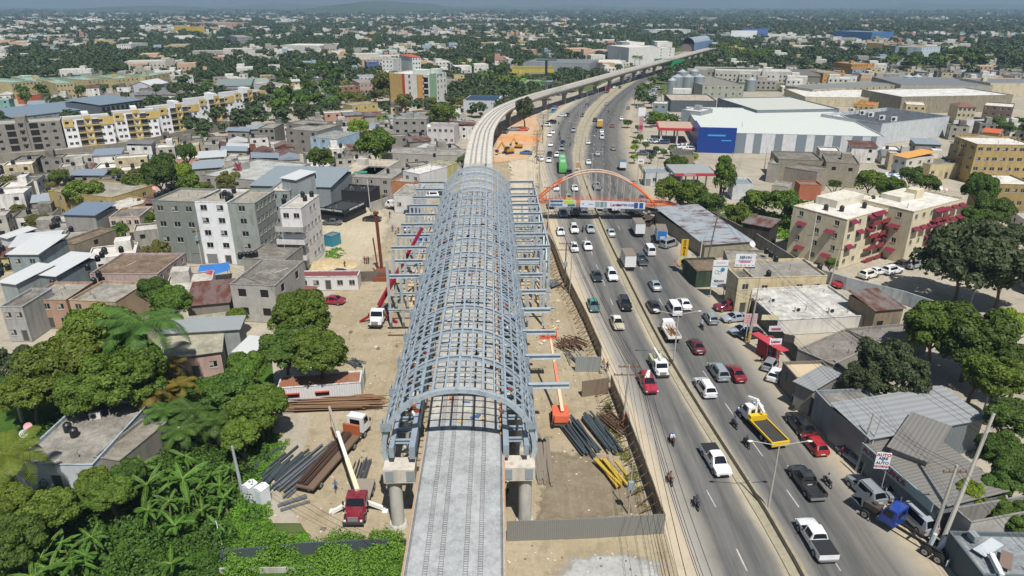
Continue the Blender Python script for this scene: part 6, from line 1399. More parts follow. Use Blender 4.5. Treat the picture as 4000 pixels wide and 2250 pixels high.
wires('power_line','pair of thin wires over the car accessory shop and hangar',[q1+Vector((0,-18,0)),q1,q3,q5,G(2728,1052,6.4)],[(-.3,0),(.3,0),(0,-.8)],.6,.022)
wires('power_line','loose wires strung over the lower left work yard',[G(1500,2120,3),G(1120,1930,4),G(600,1500,9)],[(0,0),(.6,.4)],.8,.02); wires('power_line','thin wires in front of the grey green apartments',[G(560,1010,8),G(790,1030,8)+Vector((0,0,-.5)),G(842,1030,7),G(1085,1120,8)],[(0,0),(0,.5),(0,1)],.6,.022)
# ---------------------------------------------------------------- hoardings and walls
hz_=corr('8b8478',.55,0,.3,rc='6b4d3a',metal=.1); wallgrey=corr('9aa0a2',.15,0,.3)
def hoard(name,label,px,h,mat,props=False,cat='fence',z=0,t=.06,P=None):
    P=P or [G(*p) for p in px]; rt=root(name,P[0],0,label,cat); mb=MB(); o=P[0]
    for a,b in zip(P,P[1:]): 
        d=(b-a).normalized(); nn=Vector((-d.y,d.x,0))*t; a,b=a-o,b-o
        mb.add([a-nn,b-nn,b+nn,a+nn]+[q+Vector((0,0,h)) for q in (a-nn,b-nn,b+nn,a+nn)],[(3,2,1,0),(4,5,6,7),(0,1,5,4),(1,2,6,5),(2,3,7,6),(3,0,4,7)])
    mb.build('panel',mat,rt)
    if props:
        mb=MB(); rr=random.Random(8)
        for a,b in zip(P,P[1:]):
            L=(b-a).length; d=(b-a).normalized(); nn=Vector((-d.y,d.x,0)); nn=nn if nn.x<0 else -nn; k=1.
            while k<L: q=a-o+d*k; mb.beam(q+Vector((0,0,h*.85)),q+nn*(1.8+rr.random())+Vector((0,rr.uniform(-.6,.6),.1)),.09,.09); mb.beam(q,q+Vector((0,0,h+.1)),.09,.09); k+=1.7
        mb.build('timber_props',wood,rt)
    return rt
hoard('site_hoarding','weathered dark hoarding with timber props along the highway, nearest stretch',[(2590,2080),(2500,1820),(2385,1520)],2.4,hz_,True)
hoard('site_hoarding','weathered dark hoarding with timber props along the highway, middle stretch',[(2347,1404),(2290,1270),(2200,1090),(2165,990),(2140,950)],2.4,hz_,True)
hoard('hoarding_gate','grey sheet metal gate leaf standing open beside two walking men',[(2246,1450),(2345,1452)],2.6,wallgrey); hoard('hoarding_gate','brown framed gate leaf lying against the end of the near hoarding',[(2272,1550),(2375,1535)],2.6,plain('77695a',.85))
hoard('sheet_fence','long grey corrugated sheet fence closing the yard at the bottom',[(1980,2112),(2320,2100),(2592,2082)],2.6,corr('8d8f8c',.1,0,.22,rc='a89a80'))
hoard('sheet_fence','dark corrugated sheet fence behind vines at the bottom left',[(865,2195),(1180,2165),(1450,2150),(1590,2150)],1.5,corr('5d666b',.15,0,.22)); hoard('low_wall','pale concrete garden wall below the vines',[(860,2240),(1220,2235),(1330,2300)],.7,plaster('b9b6ae',.6),cat='wall')
hoard('low_wall','concrete wall around the overgrown yard behind the market shed',[(2640,822),(2780,870),(2950,960),(3120,1070)],3.0,plaster('8f8c85',.9),cat='wall',t=.12); hoard('low_wall','pale blue grey wall between the wall mast and the apartment parking',[(3120,1070),(3300,1130),(3520,1185),(3680,1240)],2.6,plaster('a9b0b5',.5),cat='wall',t=.12)
hoard('low_wall','long stained retaining wall below the white and yellow blocks',None,3.4,plaster('8d897f',.9),cat='wall',t=.2,P=[G(*p) for p in [(-60,640),(200,625),(420,600),(600,570),(800,525),(960,490)]])
hoard('low_wall','white wall along the street right of the striped wing',[(3720,495),(4050,480)],3,plaster('c9cdd3',.3),cat='wall',t=.15); hoard('metal_wall','long dark navy sheet metal wall running behind the parked cars and kiosk',[(2880,1165),(2960,1255),(3130,1440)],2.6,corr('39424c',.1,0,.3),cat='wall')
hoard('low_wall','grey block wall around the scrap yard',[(1450,830),(1560,790),(1630,760)],2.8,plaster('b5b2a8',.7),cat='wall',t=.12); hoard('sheet_fence','rough sheet fence beside the rubble left of the drilling mast',[(1400,1100),(1530,1095)],2.2,corr('77756d',.4,0,.3))
hoard('low_wall','bare block wall below the grey apartments with barred gaps',[(430,945),(560,930),(620,950)],2.6,blockwall('8d8a82'),cat='wall',t=.1)
# ---------------------------------------------------------------- piles, boxes, small things
def pile(name,label,cat,c,n,L,spread,ang,mat,w=.22,h=.8,seed=0,jit=.05,tube=False,sub=None):
    r=random.Random(seed); mb=MB()
    for k in range(n):
        a=ang+r.uniform(-jit,jit); o=Vector((math.sin(a),math.cos(a),0)); s=Vector((o.y,-o.x,0))*r.uniform(-spread,spread); l=L*r.uniform(.65,1)/2; z=r.uniform(.1,h); q=c+s+o*r.uniform(-.1,.1)*L
        p0,p1=q-o*l+Vector((0,0,z)),q+o*l+Vector((0,0,z+r.uniform(-.1,.1)))
        if tube: mb.tube([p0-c,p1-c],w/2,5)
        else: mb.beam(p0-c,p1-c,w,w*.7)
    o=mb.build(name,mat,None,label=label,cat=cat); o.location=c; return o
bs=plain('4a5459',.6,.3,.3); bs2=plain('6e7377',.6,.3,.3); rst=plain('5d4334',.85)
pile('steel_pile','dark steel beams spread on the ground left of the rebar lorry','steel beams',G(1105,1830),14,8,3.2,.42,bs,seed=1,h=.35); pile('steel_pile','long grey steel beams leaning beside the rebar lorry trailer','steel beams',G(1190,1840),9,11,1.6,.44,bs2,seed=2,h=.5); pile('steel_pile','dark steel sections at the left end of the steel yard','steel beams',G(1065,1850),7,5,1.0,.3,bs,seed=13,h=.4)
pile('pole_pile','stack of long brown timber poles along the white container','timber poles',G(1290,1590),70,15,1.5,PI/2-.06,plain('85684f',.9),.13,1.1,3,.03,True); pile('steel_pile','flat dark plates laid on the earth near the portable toilets','steel plates',G(1150,1970),5,3.6,.7,1.05,bs2,.3,.2,4)
pile('steel_pile','large dark stack of steel angle bars right of the boom lift','steel beams',G(2300,1710),38,9,2.8,-.32,bs,.24,.8,5); pile('rebar_pile','rusty reinforcing bars stacked beside the dark angle bars','rebar',G(2395,1660),30,6,1.2,-.5,rst,.1,.7,6); pile('steel_pile','brown weathered planks lying along the right foot of the vault','planks',G(2115,1790),24,10,1.1,-.02,plain('7d7468',.85),.26,.3,7)
pile('timber_heap','heap of brown timber and curved steel strips behind the basket','timber heap',G(2230,1350),26,4.5,2.4,-.4,rst,.16,.9,8,.6); pile('steel_pile','bent pale steel strips standing in the rubble by the hoarding','steel strips',G(2240,1400),5,5,1.2,-.3,bs2,.15,.8,9,.2); pile('yellow_formwork','yellow and brown formwork frames by the hoarding','formwork',G(2400,1850),9,6,1.3,-.45,plain('b59a3a',.7,0,.3),.3,.9,10,.12)
pile('steel_stack','pale steel sections stacked beyond the right side frame','steel beams',G(2160,1115),12,3.5,1.2,.3,bs2,.3,.8,11,.5); pile('rebar_cage','dark rebar mats on the ground behind the crane cab','rebar',G(1410,1840),26,4.2,1.1,.03,plain('45484a',.8),.1,.5,12); pile('steel_pile','short steel pieces lying beside the mango tree container','steel beams',G(1390,1420),8,3.5,1.2,-.8,bs,.15,.4,14,.4)
r6=random.Random(6)
def heap(name,label,cat,c,rx,ry,h,mat,seed=0,chunks=0,cm=None):
    mb=MB(); n=14; vs=[(0,0,h)]; 
    for j in range(1,5):
        for k in range(n): a=2*PI*k/n; q=j/4; z=h*(1-q)**.8*(1+.35*noise.noise(Vector((k*.9,j,seed)))) ; rr=q*(1+.18*noise.noise(Vector((k*.7,j*2,seed+5)))); vs.append((rx*rr*math.cos(a),ry*rr*math.sin(a),max(0,z) if j<4 else -.03))
    fs=[(0,1+k,1+(k+1)%n) for k in range(n)]+[(1+(j-1)*n+k,1+j*n+k,1+j*n+(k+1)%n,1+(j-1)*n+(k+1)%n) for j in range(1,4) for k in range(n)]
    mb.add(vs,fs); o=mb.build(name,mat,None,label=label,cat=cat); o.location=c
heap('earth_mound','pale earth mound left of the side frame','mound',G(1690,850),3.2,2.2,1.6,pale,1); heap('rubble_heap','pale rubble and earth heap beside the narrow white house','rubble heap',G(1300,1035),6,4,1.3,earth('cdbd9a','b5a27c','9a8762',.3,3,.6),2); heap('earth_mound','orange earth bank at the digging pit','mound',G(2030,545),11,5,2.2,earth('cf9a6a','c58a55','dcbb95',.3,2,.6),3); heap('earth_mound','pale earth slope at the foot of the elevated track','mound',G(2060,430),12,9,1.5,pale,4); heap('earth_mound','brown earth heap by the excavated bank far left','mound',G(1345,235,0),14,7,9,earth('a88a63','9b7c55','8a6c48',.1,1,.5),5)
# scrap yard
mb=MB(); cs=['4b3b30','6b4a35','8f9a3a','3f6b5a','a5602f','55585a','b59a3a','2f3b40']; ms_=[plain(c,.8) for c in cs]
c0=G(1510,745); 
for k in range(420):
    x,y=r6.gauss(0,4.5),r6.gauss(0,4.2); z=abs(r6.gauss(0,1.0))*max(.2,1-math.hypot(x,y)/11); mb.T=Matrix.Translation((x,y,z))@Matrix.Rotation(r6.random()*6,4,'Z')@Matrix.Rotation(r6.uniform(-.8,.8),4,'X'); a,b,c=r6.uniform(.1,1.2),r6.uniform(.1,.6),r6.uniform(.05,.4); mb.box(-a,-b,-c,a,b,c,r6.randrange(8))
o=mb.build('scrap_heap',ms_,None,label='tangled heap of scrap metal and machine parts under the hall roof edge',cat='scrap'); o['kind']='stuff'; del o['category']; o.location=c0
mb=MB(); mb.T=None
for k in range(150):
    x,y=r6.gauss(0,4.2),r6.gauss(0,1.6); mb.T=Matrix.Translation((x,y,r6.random()*1.6))@Matrix.Rotation(r6.random()*6,4,'Z')@Matrix.Rotation(r6.uniform(-.5,.5),4,'X'); mb.box(-.7,-.5,-.15,.7,.5,.15,0 if r6.random()<.75 else 1)
o=mb.build('plastic_heap',[plain('d5dade',.6),plain('3d6fa8',.6)],None,label='heap of white and blue plastic goods behind the block walled warehouse',kind='stuff'); o.location=G(3430,695)
def crane_box(name,label,cat,u,v,w,d,h,col,rz=0,z=0,rib=True,mat=None):
    b=G(u,v,z); mb=MB(); mb.box(-w/2,-d/2,0,w/2,d/2,h)
    if rib:
        for k in range(int(w/.6)): mb.box(-w/2+.25+k*.6,-d/2-.04,.1,-w/2+.4+k*.6,-d/2,h-.1)
    mb.box(-w/2-.04,-d/2-.05,h,w/2+.04,d/2+.05,h+.06); o=mb.build(name,mat or plain(col,.6),None,label=label,cat=cat); o.location=b; o.rotation_euler=(0,0,rz); return o
crane_box('container','blue steel container beside the white house at the scrap yard','container',1608,728,3,2.2,2.2,'34679c',.1); crane_box('crate','orange skip by the scrap yard wall','skip',1556,790,2.2,1.6,1.4,'c45f34',-.1); crane_box('container','green machine housing under the hall roof edge','container',1410,700,4,2.5,2.2,'3a8f74',.1,3); crane_box('tarp_cube','blue covered crate between the left frames and vault','crate',1653,955,2.2,1.8,1.3,'2f74bd',.2)
for i,(u,v) in enumerate([(985,1948),(1030,1960)]):
    b=G(u,v); rt=root('portable_toilet',b,R(-28),'white portable toilet cabin at the weed edge, %s of the pair'%('left' if i==0 else 'right'),'portable toilet'); mb=MB(); mb.box(-.6,-.6,0,.6,.6,2.1); mb.build('cabin',plain('d9dde0',.5),rt); mb=MB(); mb.add([(-.65,-.65,2.1),(.65,-.65,2.1),(.65,.65,2.1),(-.65,.65,2.1),(0,-.65,2.35),(0,.65,2.35)],[(0,1,4),(1,2,5,4),(2,3,5),(3,0,4,5)]); mb.build('roof',plain('e6e8ea',.5),rt); mb=MB(); mb.box(-.4,-.64,.1,.4,-.6,1.95); mb.build('door',plain('c9d0d4',.5),rt)
o=crane_box('container_door','grey framed container door standing open at the end of the white container','door leaf',1425,1500,.12,2.6,2.4,'9aa59d',.1)
for u,v,c,l in [(835,1052,'2f6fb5','blue tarpaulin awning over the street stalls'),(765,1085,'b5304a','red tarpaulin awning beside the blue one')]:
    b=G(u,v,2.6); rt=root('tarpaulin',(b.x,b.y,0),.3,l,'awning'); mb=MB(); mb.add([(-3,-2.2,2.6),(0,-2.3,2.3),(3,-2,2.7),(-2.8,2.2,3.1),(0,2.2,2.9),(3,2.2,3.2)],[(0,1,4,3),(1,2,5,4)]); mb.build('cloth',plain(c,.8),rt); mb=MB(); [mb.cyl(x,y,0,2.8,.05,6) for x in (-2.8,2.8) for y in (-2,2)]; mb.build('poles',wood,rt)
# portable market stalls at the footbridge and along the road
for i,(u,v,c) in enumerate([(2512,800,'2b3f4a'),(2540,850,'3a3230'),(2530,880,'4a3a30'),(2560,870,'2a2a2c'),(2595,870,'8f9a5a'),(2600,840,'6b6a60'),(2165,430,'3a6aa5'),(2172,420,'9a5a6a'),(2160,440,'5fa0b0'),(2690,850,'77706a'),(2660,830,'8a857b')]):
    b=G(u,v); rt=root('market_stall',b,r6.random()*3,'small market stall by the footbridge, %s one'%(nth+['eleventh'])[i],'stall'); mb=MB(); mb.box(-1.3,-.9,0,1.3,.9,.9); mb.build('counter',plain(c,.8),rt); mb=MB(); mb.add([(-1.6,-1.3,2.2),(1.6,-1.3,2.2),(1.6,1.2,2.5),(-1.6,1.2,2.5)],[(0,1,2,3)]); mb.build('canopy',plain(c,.8),rt); mb=MB(); [mb.cyl(x,y,0,2.3,.04,5) for x in (-1.4,1.4) for y in (-1.1,1.1)]; mb.build('poles',wood,rt)
for i,(u,v) in enumerate([(2637,1023),(2646,1035)]): 
    mb=MB(); mb.cyl(0,0,0,.75,.18,10,0,r2=.04); mb.box(-.25,-.25,0,.25,.25,.05,0); o=mb.build('traffic_cone',plain('c9402f',.6),None,label='orange traffic cone beside the man at the green shop, %s one'%('upper' if i==0 else 'lower'),cat='traffic cone'); o.location=G(u,v)
mb=MB(); mb.box(-.25,-.02,.0,.25,.02,0.6); mb.tube([(.9*math.cos(a)*.5,.9*math.sin(a)*.5,.12) for a in [PI*k/6 for k in range(13)]],.11,6,cap=False); o=mb.build('car_tyre',tyre,None,label='car tyre lying on the pavement near the black parked car',cat='tyre'); o.location=G(3095,1598)
# satellite dishes and air units
def dish(u,v,z,col,lab,r=.5):
    b=G(u,v,z); rt=root('satellite_dish',b,.4,lab,'satellite dish'); mb=MB(); vs=[(0,0,0)]+[(r*j/3*math.cos(a),r*j/3*math.sin(a),.22*(j/3)**2) for j in (1,2,3) for a in [2*PI*k/14 for k in range(14)]]; mb.add(vs,[(0,1+k,1+(k+1)%14) for k in range(14)]+[(1+j*14+k,15+j*14+k,15+j*14+(k+1)%14,1+j*14+(k+1)%14) for j in (0,1) for k in range(14)]); o=mb.build('reflector',plain(col,.5),rt,True); o.rotation_euler=(.9,0,0); o.location=(0,0,.9); mb=MB(); mb.cyl(0,0,0,.9,.05,6); mb.build('mount',plain('77787a',.6),rt)
dish(3670,750,12.0,'d9d5d2','white satellite dish of the pair on the cream apartments'); dish(3690,754,12.0,'d9a9a5','pinkish satellite dish of the pair on the cream apartments'); dish(606,750,13.9,'d98f8f','pink satellite dish above the grey green apartments'); dish(1675,500,7.6,'d9d9d9','white satellite dish on the white three storey house',.7); dish(102,1718,3.4,'c9c9cc','grey satellite dish on the weathered roof at the left'); dish(118,1690,3.4,'d9a0a5','pink satellite dish on the weathered roof at the left'); dish(2935,970,5.5,'cfcfcf','pale satellite dish at the market shed corner',.7)
acm=plain('cfd0cd',.5)
def acunit(u,v,z,lab,s=1.0,rz=0):
    b=G(u,v,z); rt=root('air_conditioner',b,rz,lab,'air conditioner',sc=s); mb=MB(); mb.box(-.5,-.2,0,.5,.2,.75); mb.build('housing',acm,rt); mb=MB(); mb.tube([(-.12,-.215,.38),(-.12,-.2,.38)],.28,12); mb.build('fan_grille',plain('2b2b2d',.6),rt)
acunit(3118,1218,2.6,'air unit on the mottled white roof, left one',1.3); acunit(3250,1222,2.6,'air unit on the mottled white roof, right one',1.3); acunit(3020,1180,2.6,'air unit on the mottled white roof, far left small one',1.2); acunit(375,1635,3.3,'white air unit on the weathered roof at the lower left',1.3,.3)
for i,(x,y) in enumerate([(840,1130),(945,1155),(1030,1175),(1140,1205),(1260,1220)]): acunit(*Q('30',x,y),7.2,'rooftop unit on the dark flat roof behind the supermarket, %s from the left'%nth[i],2.6)
for i,(x,y,c) in enumerate([(400,850,0),(450,852,0),(510,855,0),(560,858,0),(650,862,0),(720,865,0),(830,872,0),(900,878,0),(960,880,0)]): acunit(*Q('30',x,y),3,'fan unit standing before the cream factory hall, %s from the left'%nth[i],1.7)
# silos
sil=corr('a9b4b8',.0,2,.5,metal=.5,rough=.4)
for i,(x,y,h,r) in enumerate([(1650,948,15,4.6),(1760,948,15,4.4),(1870,945,15,4.4),(1600,960,13,3.4),(1700,900,16,4),(1820,890,16,4),(1955,908,6.5,4.6),(2055,912,6.5,4.4),(2395,915,10,4.4),(1390+1000,880,10,4.2),(1480+1000,880,10,4)]):
    if i<9: p=Q('20',x,y)
    else: p=Q('30',x-1000,y)
    b=G(*p); rt=root('grain_silo',b,0,'ribbed grain silo, %s'%(['first of the tall front row','second of the tall front row','third of the tall front row','slim one at the left flank','rear one between the first two','rear one at the right','left low broad one','right low broad one','single one at the warehouse right end','left one of the distant twins','right one of the distant twins'][i]),'silo'); mb=MB(); h*=.72; mb.cyl(0,0,0,h,r*.82,24); mb.build('shell',sil,rt); mb=MB(); mb.cyl(0,0,h,h+1.6,r*.82,24,r2=.4); mb.build('cone_roof',plain('b5bcc0',.5,.4),rt); occupy(b.x,b.y,r)
# far station, billboards
b=G(2684,202); rt=root('far_station',b,-.5,'finished far station with silver barrel roof at the end of the elevated track','station'); mb=MB(); N_=14
for k in range(N_):
    a0,a1=PI*k/N_,PI*(k+1)/N_; p0,p1=(8*math.cos(a0),8*math.sin(a0)*.9+9),(8*math.cos(a1),8*math.sin(a1)*.9+9); mb.add([(p0[0],0,p0[1]),(p0[0],80,p0[1]),(p1[0],80,p1[1]),(p1[0],0,p1[1])],[(0,1,2,3)])
mb.build('barrel_roof',plain('a9b4b5',.4,.3),rt); mb=MB(); mb.box(-7.5,3,0,7.5,78,9); mb.build('base',plain('7f6f70',.7),rt); mb=MB(); mb.box(8.1,0,2,12,80,11); mb.build('blue_side',plain('6f86ad',.5),rt)
b=AY(2135,235,300); g=G(2133,310); g=Vector((G(2133,320).x,G(2133,320).y,0)); rt=root('empty_billboard',g,0,'huge empty billboard frame on a single black column','billboard'); H_=AY(2133,192,g.y).z; zb=AY(2133,233,g.y).z; mb=MB(); mb.cyl(0,0,0,zb,.9,14); mb.build('column',plain('1f2a3a',.5),rt); w=(AY(2176,233,g.y).x-AY(2096,233,g.y).x)/2; mb=MB(); mb.box(-w,-1,zb-.6,w,1,zb); 
for k in range(17): mb.beam((-w+k*w/8,-.8,zb),(-w+k*w/8,-.8,H_),.15,.15); mb.beam((-w+k*w/8,.8,zb),(-w+k*w/8,.8,H_),.15,.15)
for k in range(6): mb.beam((-w,-.8,zb+(H_-zb)*k/5),(w,-.8,zb+(H_-zb)*k/5),.15,.15)
mb.build('frame',plain('3a4a4a',.6),rt)
fontc={}
def text(s,size,mat,parent,loc,rot,name='lettering',bold=0,align='CENTER'):
    cu=D.curves.new(name,'FONT'); cu.body=s; cu.size=size; cu.align_x=align; cu.align_y='CENTER'; cu.extrude=.012; cu.offset=bold; cu.materials.append(mat); cu.resolution_u=2
    t=D.objects.new(name,cu); COL.objects.link(t); dg=bpy.context.evaluated_depsgraph_get(); me=D.meshes.new_from_object(t.evaluated_get(dg)); D.objects.remove(t); me.name=name
    o=link(name,me,parent,loc); o.rotation_euler=rot; return o
blu=plain('23366e',.5,0,.05); redt=plain('a8203c',.5,0,.05); whtm=plain('dcdfe1',.5,0,.05); blk=plain('18191b',.5,0,.05)
def board(name,label,pc,w,h,dist_y,rz,face,posts=(),legs=True,cat='sign',t=.12,tilt=0):
    """pc pixel of the board centre, dist_y its distance"""
    c=AY(pc[0],pc[1],dist_y); rt=root(name,(c.x,c.y,0),rz,label,cat); mb=MB(); mb.box(-w/2,-t/2,c.z-h/2,w/2,t/2,c.z+h/2); mb.build('panel',face,rt)
    for x in posts: m=MB(); m.cyl(x,.1,0,c.z-h/2+.1,.09,8); m.build('post',polem,rt)
    return rt,c.z
def strip(rt,x0,x1,z0,z1,mat,name='printed_band',d=-.075): mb=MB(); mb.box(x0,d-.008,z0,x1,d,z1); mb.build(name,mat,rt)
rx=(PI/2,0,0)
# banners of the footbridge
fy=AYB-1.62
for u0,u1,v0,v1,lab,kind in ((2145,2250,752,768,'banner','b1'),(2268,2522,756,780,'banner','b2')):
    a=AY(u0,v0,fy); c=AY(u1,v1 if kind=='b2' else v1,fy); x0,x1=a.x,c.x; zt0,zt1=zd(x0)+.9,zd(x1)+.9; h=1.9
    ro=root('banner',((x0+x1)/2,fy,0),0,'long white advertising banner with coloured patches on the footbridge side' if kind=='b2' else 'shorter banner with blue lettering and a yellow green patch on the footbridge left part','banner')
    mx_=(x0+x1)/2; mb=MB(); mb.add([(x0-mx_,0,zt0-h),(x1-mx_,0,zt1-h),(x1-mx_,0,zt1),(x0-mx_,0,zt0),(x0-mx_,.06,zt0-h),(x1-mx_,.06,zt1-h),(x1-mx_,.06,zt1),(x0-mx_,.06,zt0)],[(0,1,2,3),(7,6,5,4),(0,4,5,1),(3,2,6,7)]); mb.build('cloth',plain('cdd3dc',.7) if kind=='b2' else plain('b9c7cf',.7),ro)
    W_=x1-x0; sl=(zt1-zt0)/W_; ang=(PI/2,-math.atan(sl),0); zm=lambda t: zt0+(zt1-zt0)*t-h/2
    if kind=='b2':
        text('Lanco',1.15,redt,ro,(W_*.045,-.02,zm(.545)),ang,bold=.03); text('MASTER-FLEX',.8,blu,ro,(W_*.2,-.02,zm(.7)),ang,bold=.02)
        for t0,t1,c in ((.23,.3,'8fa0a0'),(.31,.36,'6f8a80'),(.37,.41,'7f97a8'),(.83,.89,'2c4f8f'),(.91,.97,'2c4f8f'),(.03,.06,'77778a'),(.13,.2,'8a90b0')):
            mb=MB(); zc=zm((t0+t1)/2); hh=.75 if c in('8fa0a0','6f8a80','7f97a8','2c4f8f') else .12; mb.box(W_*(t0-.5),-.03,zc-hh,W_*(t1-.5),-.003,zc+hh); mb.build('printed_patch',plain(c,.6),ro)
    else:
        for t0,t1,z0,z1,c in ((.05,.52,.25,.7,'2f4f8a'),(.05,.5,-.7,-.3,'35558f'),(.55,.95,-.1,.8,'b9c432'),(.7,.98,-.8,-.2,'3f6a6a')): mb=MB(); zc=zm((t0+t1)/2); mb.box(W_*(t0-.5),-.03,zc+z0,W_*(t1-.5),-.003,zc+z1); mb.build('printed_patch',plain(c,.6),ro)
# roadside signs on the right
gb=G(2912,1090); rt,z=board('billboard','white rectangular billboard reading Servin with red and blue foot band on a flat roof',(2911,1019),3.9,2.8,gb.y-7,-.05,whtm,(-1.3,1.3),cat='billboard'); text('SERVIN',.72,blu,rt,(0,-.08,z+.7),rx,bold=.02); strip(rt,-2.1,.1,z-1.49,z-1.22,plain('b5303f',.5)); strip(rt,.1,2.1,z-1.49,z-1.22,plain('1f2f5a',.5)); strip(rt,-1.05,1.05,z-.32,z-.08,plain('c9304a',.5)); strip(rt,-1.3,1.3,z+.14,z+.21,plain('7a86a5',.6)); strip(rt,-1.7,1.7,z-.0,z+.04,plain('7a86a5',.6))
for k in range(5): strip(rt,-1.75+k*.78,-1.3+k*.78,z-.92,z-.8,plain(['3a4a5a','55606a','b5303f','3a5a7a','5a6a80'][k],.6))
gb=G(2805,1160); rt,z=board('pylon_sign','tall white double sign with flower mark and the word Servin',(2811,1069),2.9,5.6,gb.y-.3,0,whtm,(-1.3,1.3)); text('SERVIN',.62,blu,rt,(0,-.08,z-1.55),rx,bold=.015); strip(rt,-1.45,1.45,z+1.5,z+1.62,plain('3a7a4f',.6)); strip(rt,-.9,.9,z+2.2,z+2.28,plain('b5384a',.6)); mb=MB(); mb.ball((.5,-.1,z+.9),.42,10,1,.12,1); mb.build('flower_mark',plain('3f7fb5',.5),rt); mb=MB(); mb.tube([(-.6+.35*math.cos(a),-.1,z+.4+.35*math.sin(a)) for a in [2*PI*k/12 for k in range(13)]],.04,5,cap=False); mb.tube([(.0+.3*math.cos(a),-.1,z+.3+.3*math.sin(a)) for a in [2*PI*k/12 for k in range(13)]],.04,5,cap=False); mb.build('ring_mark',plain('7faaa5',.5),rt); strip(rt,-1.2,1.2,z-2.1,z-2.05,plain('8a93a0',.6)); strip(rt,-1.2,1.2,z-2.35,z-2.3,plain('8a93a0',.6))
gb=G(2675,1080); rt,z=board('shop_sign','narrow upright yellow sign with dark letters above a round tyre board',(2674,968),1.5,3.8,gb.y+2,0,plain('c9a22a',.6,0,.1),(0,))
for k,ch in enumerate('GOMER'): text(ch,.75,blk,rt,(0,-.08,z+1.45-k*.72),rx,bold=.02)
mb=MB(); mb.tube([(0,-.05,z-3.0),(0,.1,z-3.0)],1.25,20); mb.build('round_board',plain('b5b8b0',.6),rt); mb=MB(); mb.box(-.75,-.1,z-3.7,.6,-.055,z-2.4); mb.build('yellow_square',plain('c9b02a',.6),rt); mb=MB(); mb.tube([(0,-.14,z-3.0),(0,-.11,z-3.0)],.5,16); mb.build('dark_disc',blk,rt)
gb=G(2925,1340); rt,z=board('notice_board','pale pink panel sign on two poles beside parked cars',(2932,1247),2.2,2.0,gb.y,0,plain('c9a9a8',.6),(-.3,.5)); [strip(rt,-.9,.9,z+.6-k*.4,z+.66-k*.4,plain('a5707a',.6)) for k in range(4)]
gb=G(3035,1500); rt,z=board('kiosk_sign','white square sign reading Lanco on top of the red kiosk',(3030,1334),1.9,.95,G(3000,1440).y,.05,whtm,()); text('Lanco',.6,redt,rt,(0,-.08,z),rx,bold=.03)
KS=B0('P',(3000,1350),(3053,1345),(3040,1312),2.8,'a8303f','kiosk','red and glass kiosk with slanted red awning beside the kerb','kiosk',faces={'f':(2,0)},wh=1.5,roofc=plain('8f8f90',.8),mind=3,par=.1); mb=MB(); p=G(2960,1345,3.2)-KS.location
o=MB(); o.beam((0,0,0),(2.6,-6.5,0),1.6,.12); o=o.build('kiosk_awning',plain('b5404a',.7),None,label='slanted red strip awning over the pavement beside the kiosk',cat='awning'); o.location=G(2948,1300,3.0)
gb=G(3110,1500); rt,z=board('shop_sign','small teal and white hexagonal shop sign beside the plywood roof',(3092,1474),1.9,1.4,G(3100,1530).y,0,plain('2f8a80',.6),(-.5,)); strip(rt,-.6,.6,z-.5,z+.5,whtm)
rt,z=board('shop_sign','black framed lettered board on the roof edge behind the kiosk',(3083,1322),1.6,1.3,G(3090,1400).y,-.5,plain('4b4a48',.7),()); rt,z=board('shop_sign','white board with red drawing above the kiosk sign',(3030,1284),2.2,.95,G(3010,1370).y,0,plain('c9cfd6',.6),()); strip(rt,-.7,.8,z-.25,z+.15,plain('a85060',.6)); rt,z=board('shop_sign','cream lettered strip sign at the roof edge over a dark container',(3010,1240),3.0,.9,G(3000,1330).y,0,plain('d3cba5',.6),())
gb=G(3450,1860); c=AY(3448,1800,G(3440,1945).y); rt=root('sign_panel',(c.x,c.y,0),-.12,'hanging white sign reading Auto Aire Auto Adorno','sign'); z=c.z; mb=MB(); mb.box(-.8,-.05,z-1.08,.8,.05,z+1.08); mb.build('panel',whtm,rt)
for k,(w_,m) in enumerate((('AUTO',redt),('AIRE',blu),('Y',blu),('AUTO',plain('2f5f6f',.5)),('ADORNO',redt))): text(w_,(.55,.5,.28,.5,.38)[k],m,rt,(0,-.06,z+(.8,.34,.03,-.28,-.75)[k]),rx,bold=.015)
mb=MB(); mb.cyl(.7,.2,0,z-1.0,.06,6); mb.build('post',polem,rt)
# fascia lettering on the accessory shop (runs down its street side)
W_=AS['_W']; mb=MB(); mb.box(0,-.9,3.3,W_,-.78,4.5); mb.build('fascia',plain('8fa5a5',.7),AS)
for k,ch in enumerate('AUTO ADORNOS'): text(ch,1.0,plain('7a2f4a',.6),AS,(W_*(.06+.052*k*1.0),-.92,3.9),rx,bold=.03) if ch!=' ' else None
W_=TZ['_W']; mb=MB(); mb.box(-.3,-.5,2.6,W_+.2,-.36,3.6); mb.build('fascia',plain('262b33',.7),TZ); text('ANDE PAMELA TERRAZA',.62,whtm,TZ,(W_*.5,-.53,3.1),rx,bold=.015)
Dz=TZ['_D']; mb=MB(); mb.box(W_+.36,-.3,2.6,W_+.5,Dz+.2,3.6); mb.build('fascia',plain('262b33',.7),TZ); text('ANDE PAMELA TERRAZA',.62,whtm,TZ,(W_+.53,Dz*.5,3.1),(PI/2,0,PI/2),bold=.015)
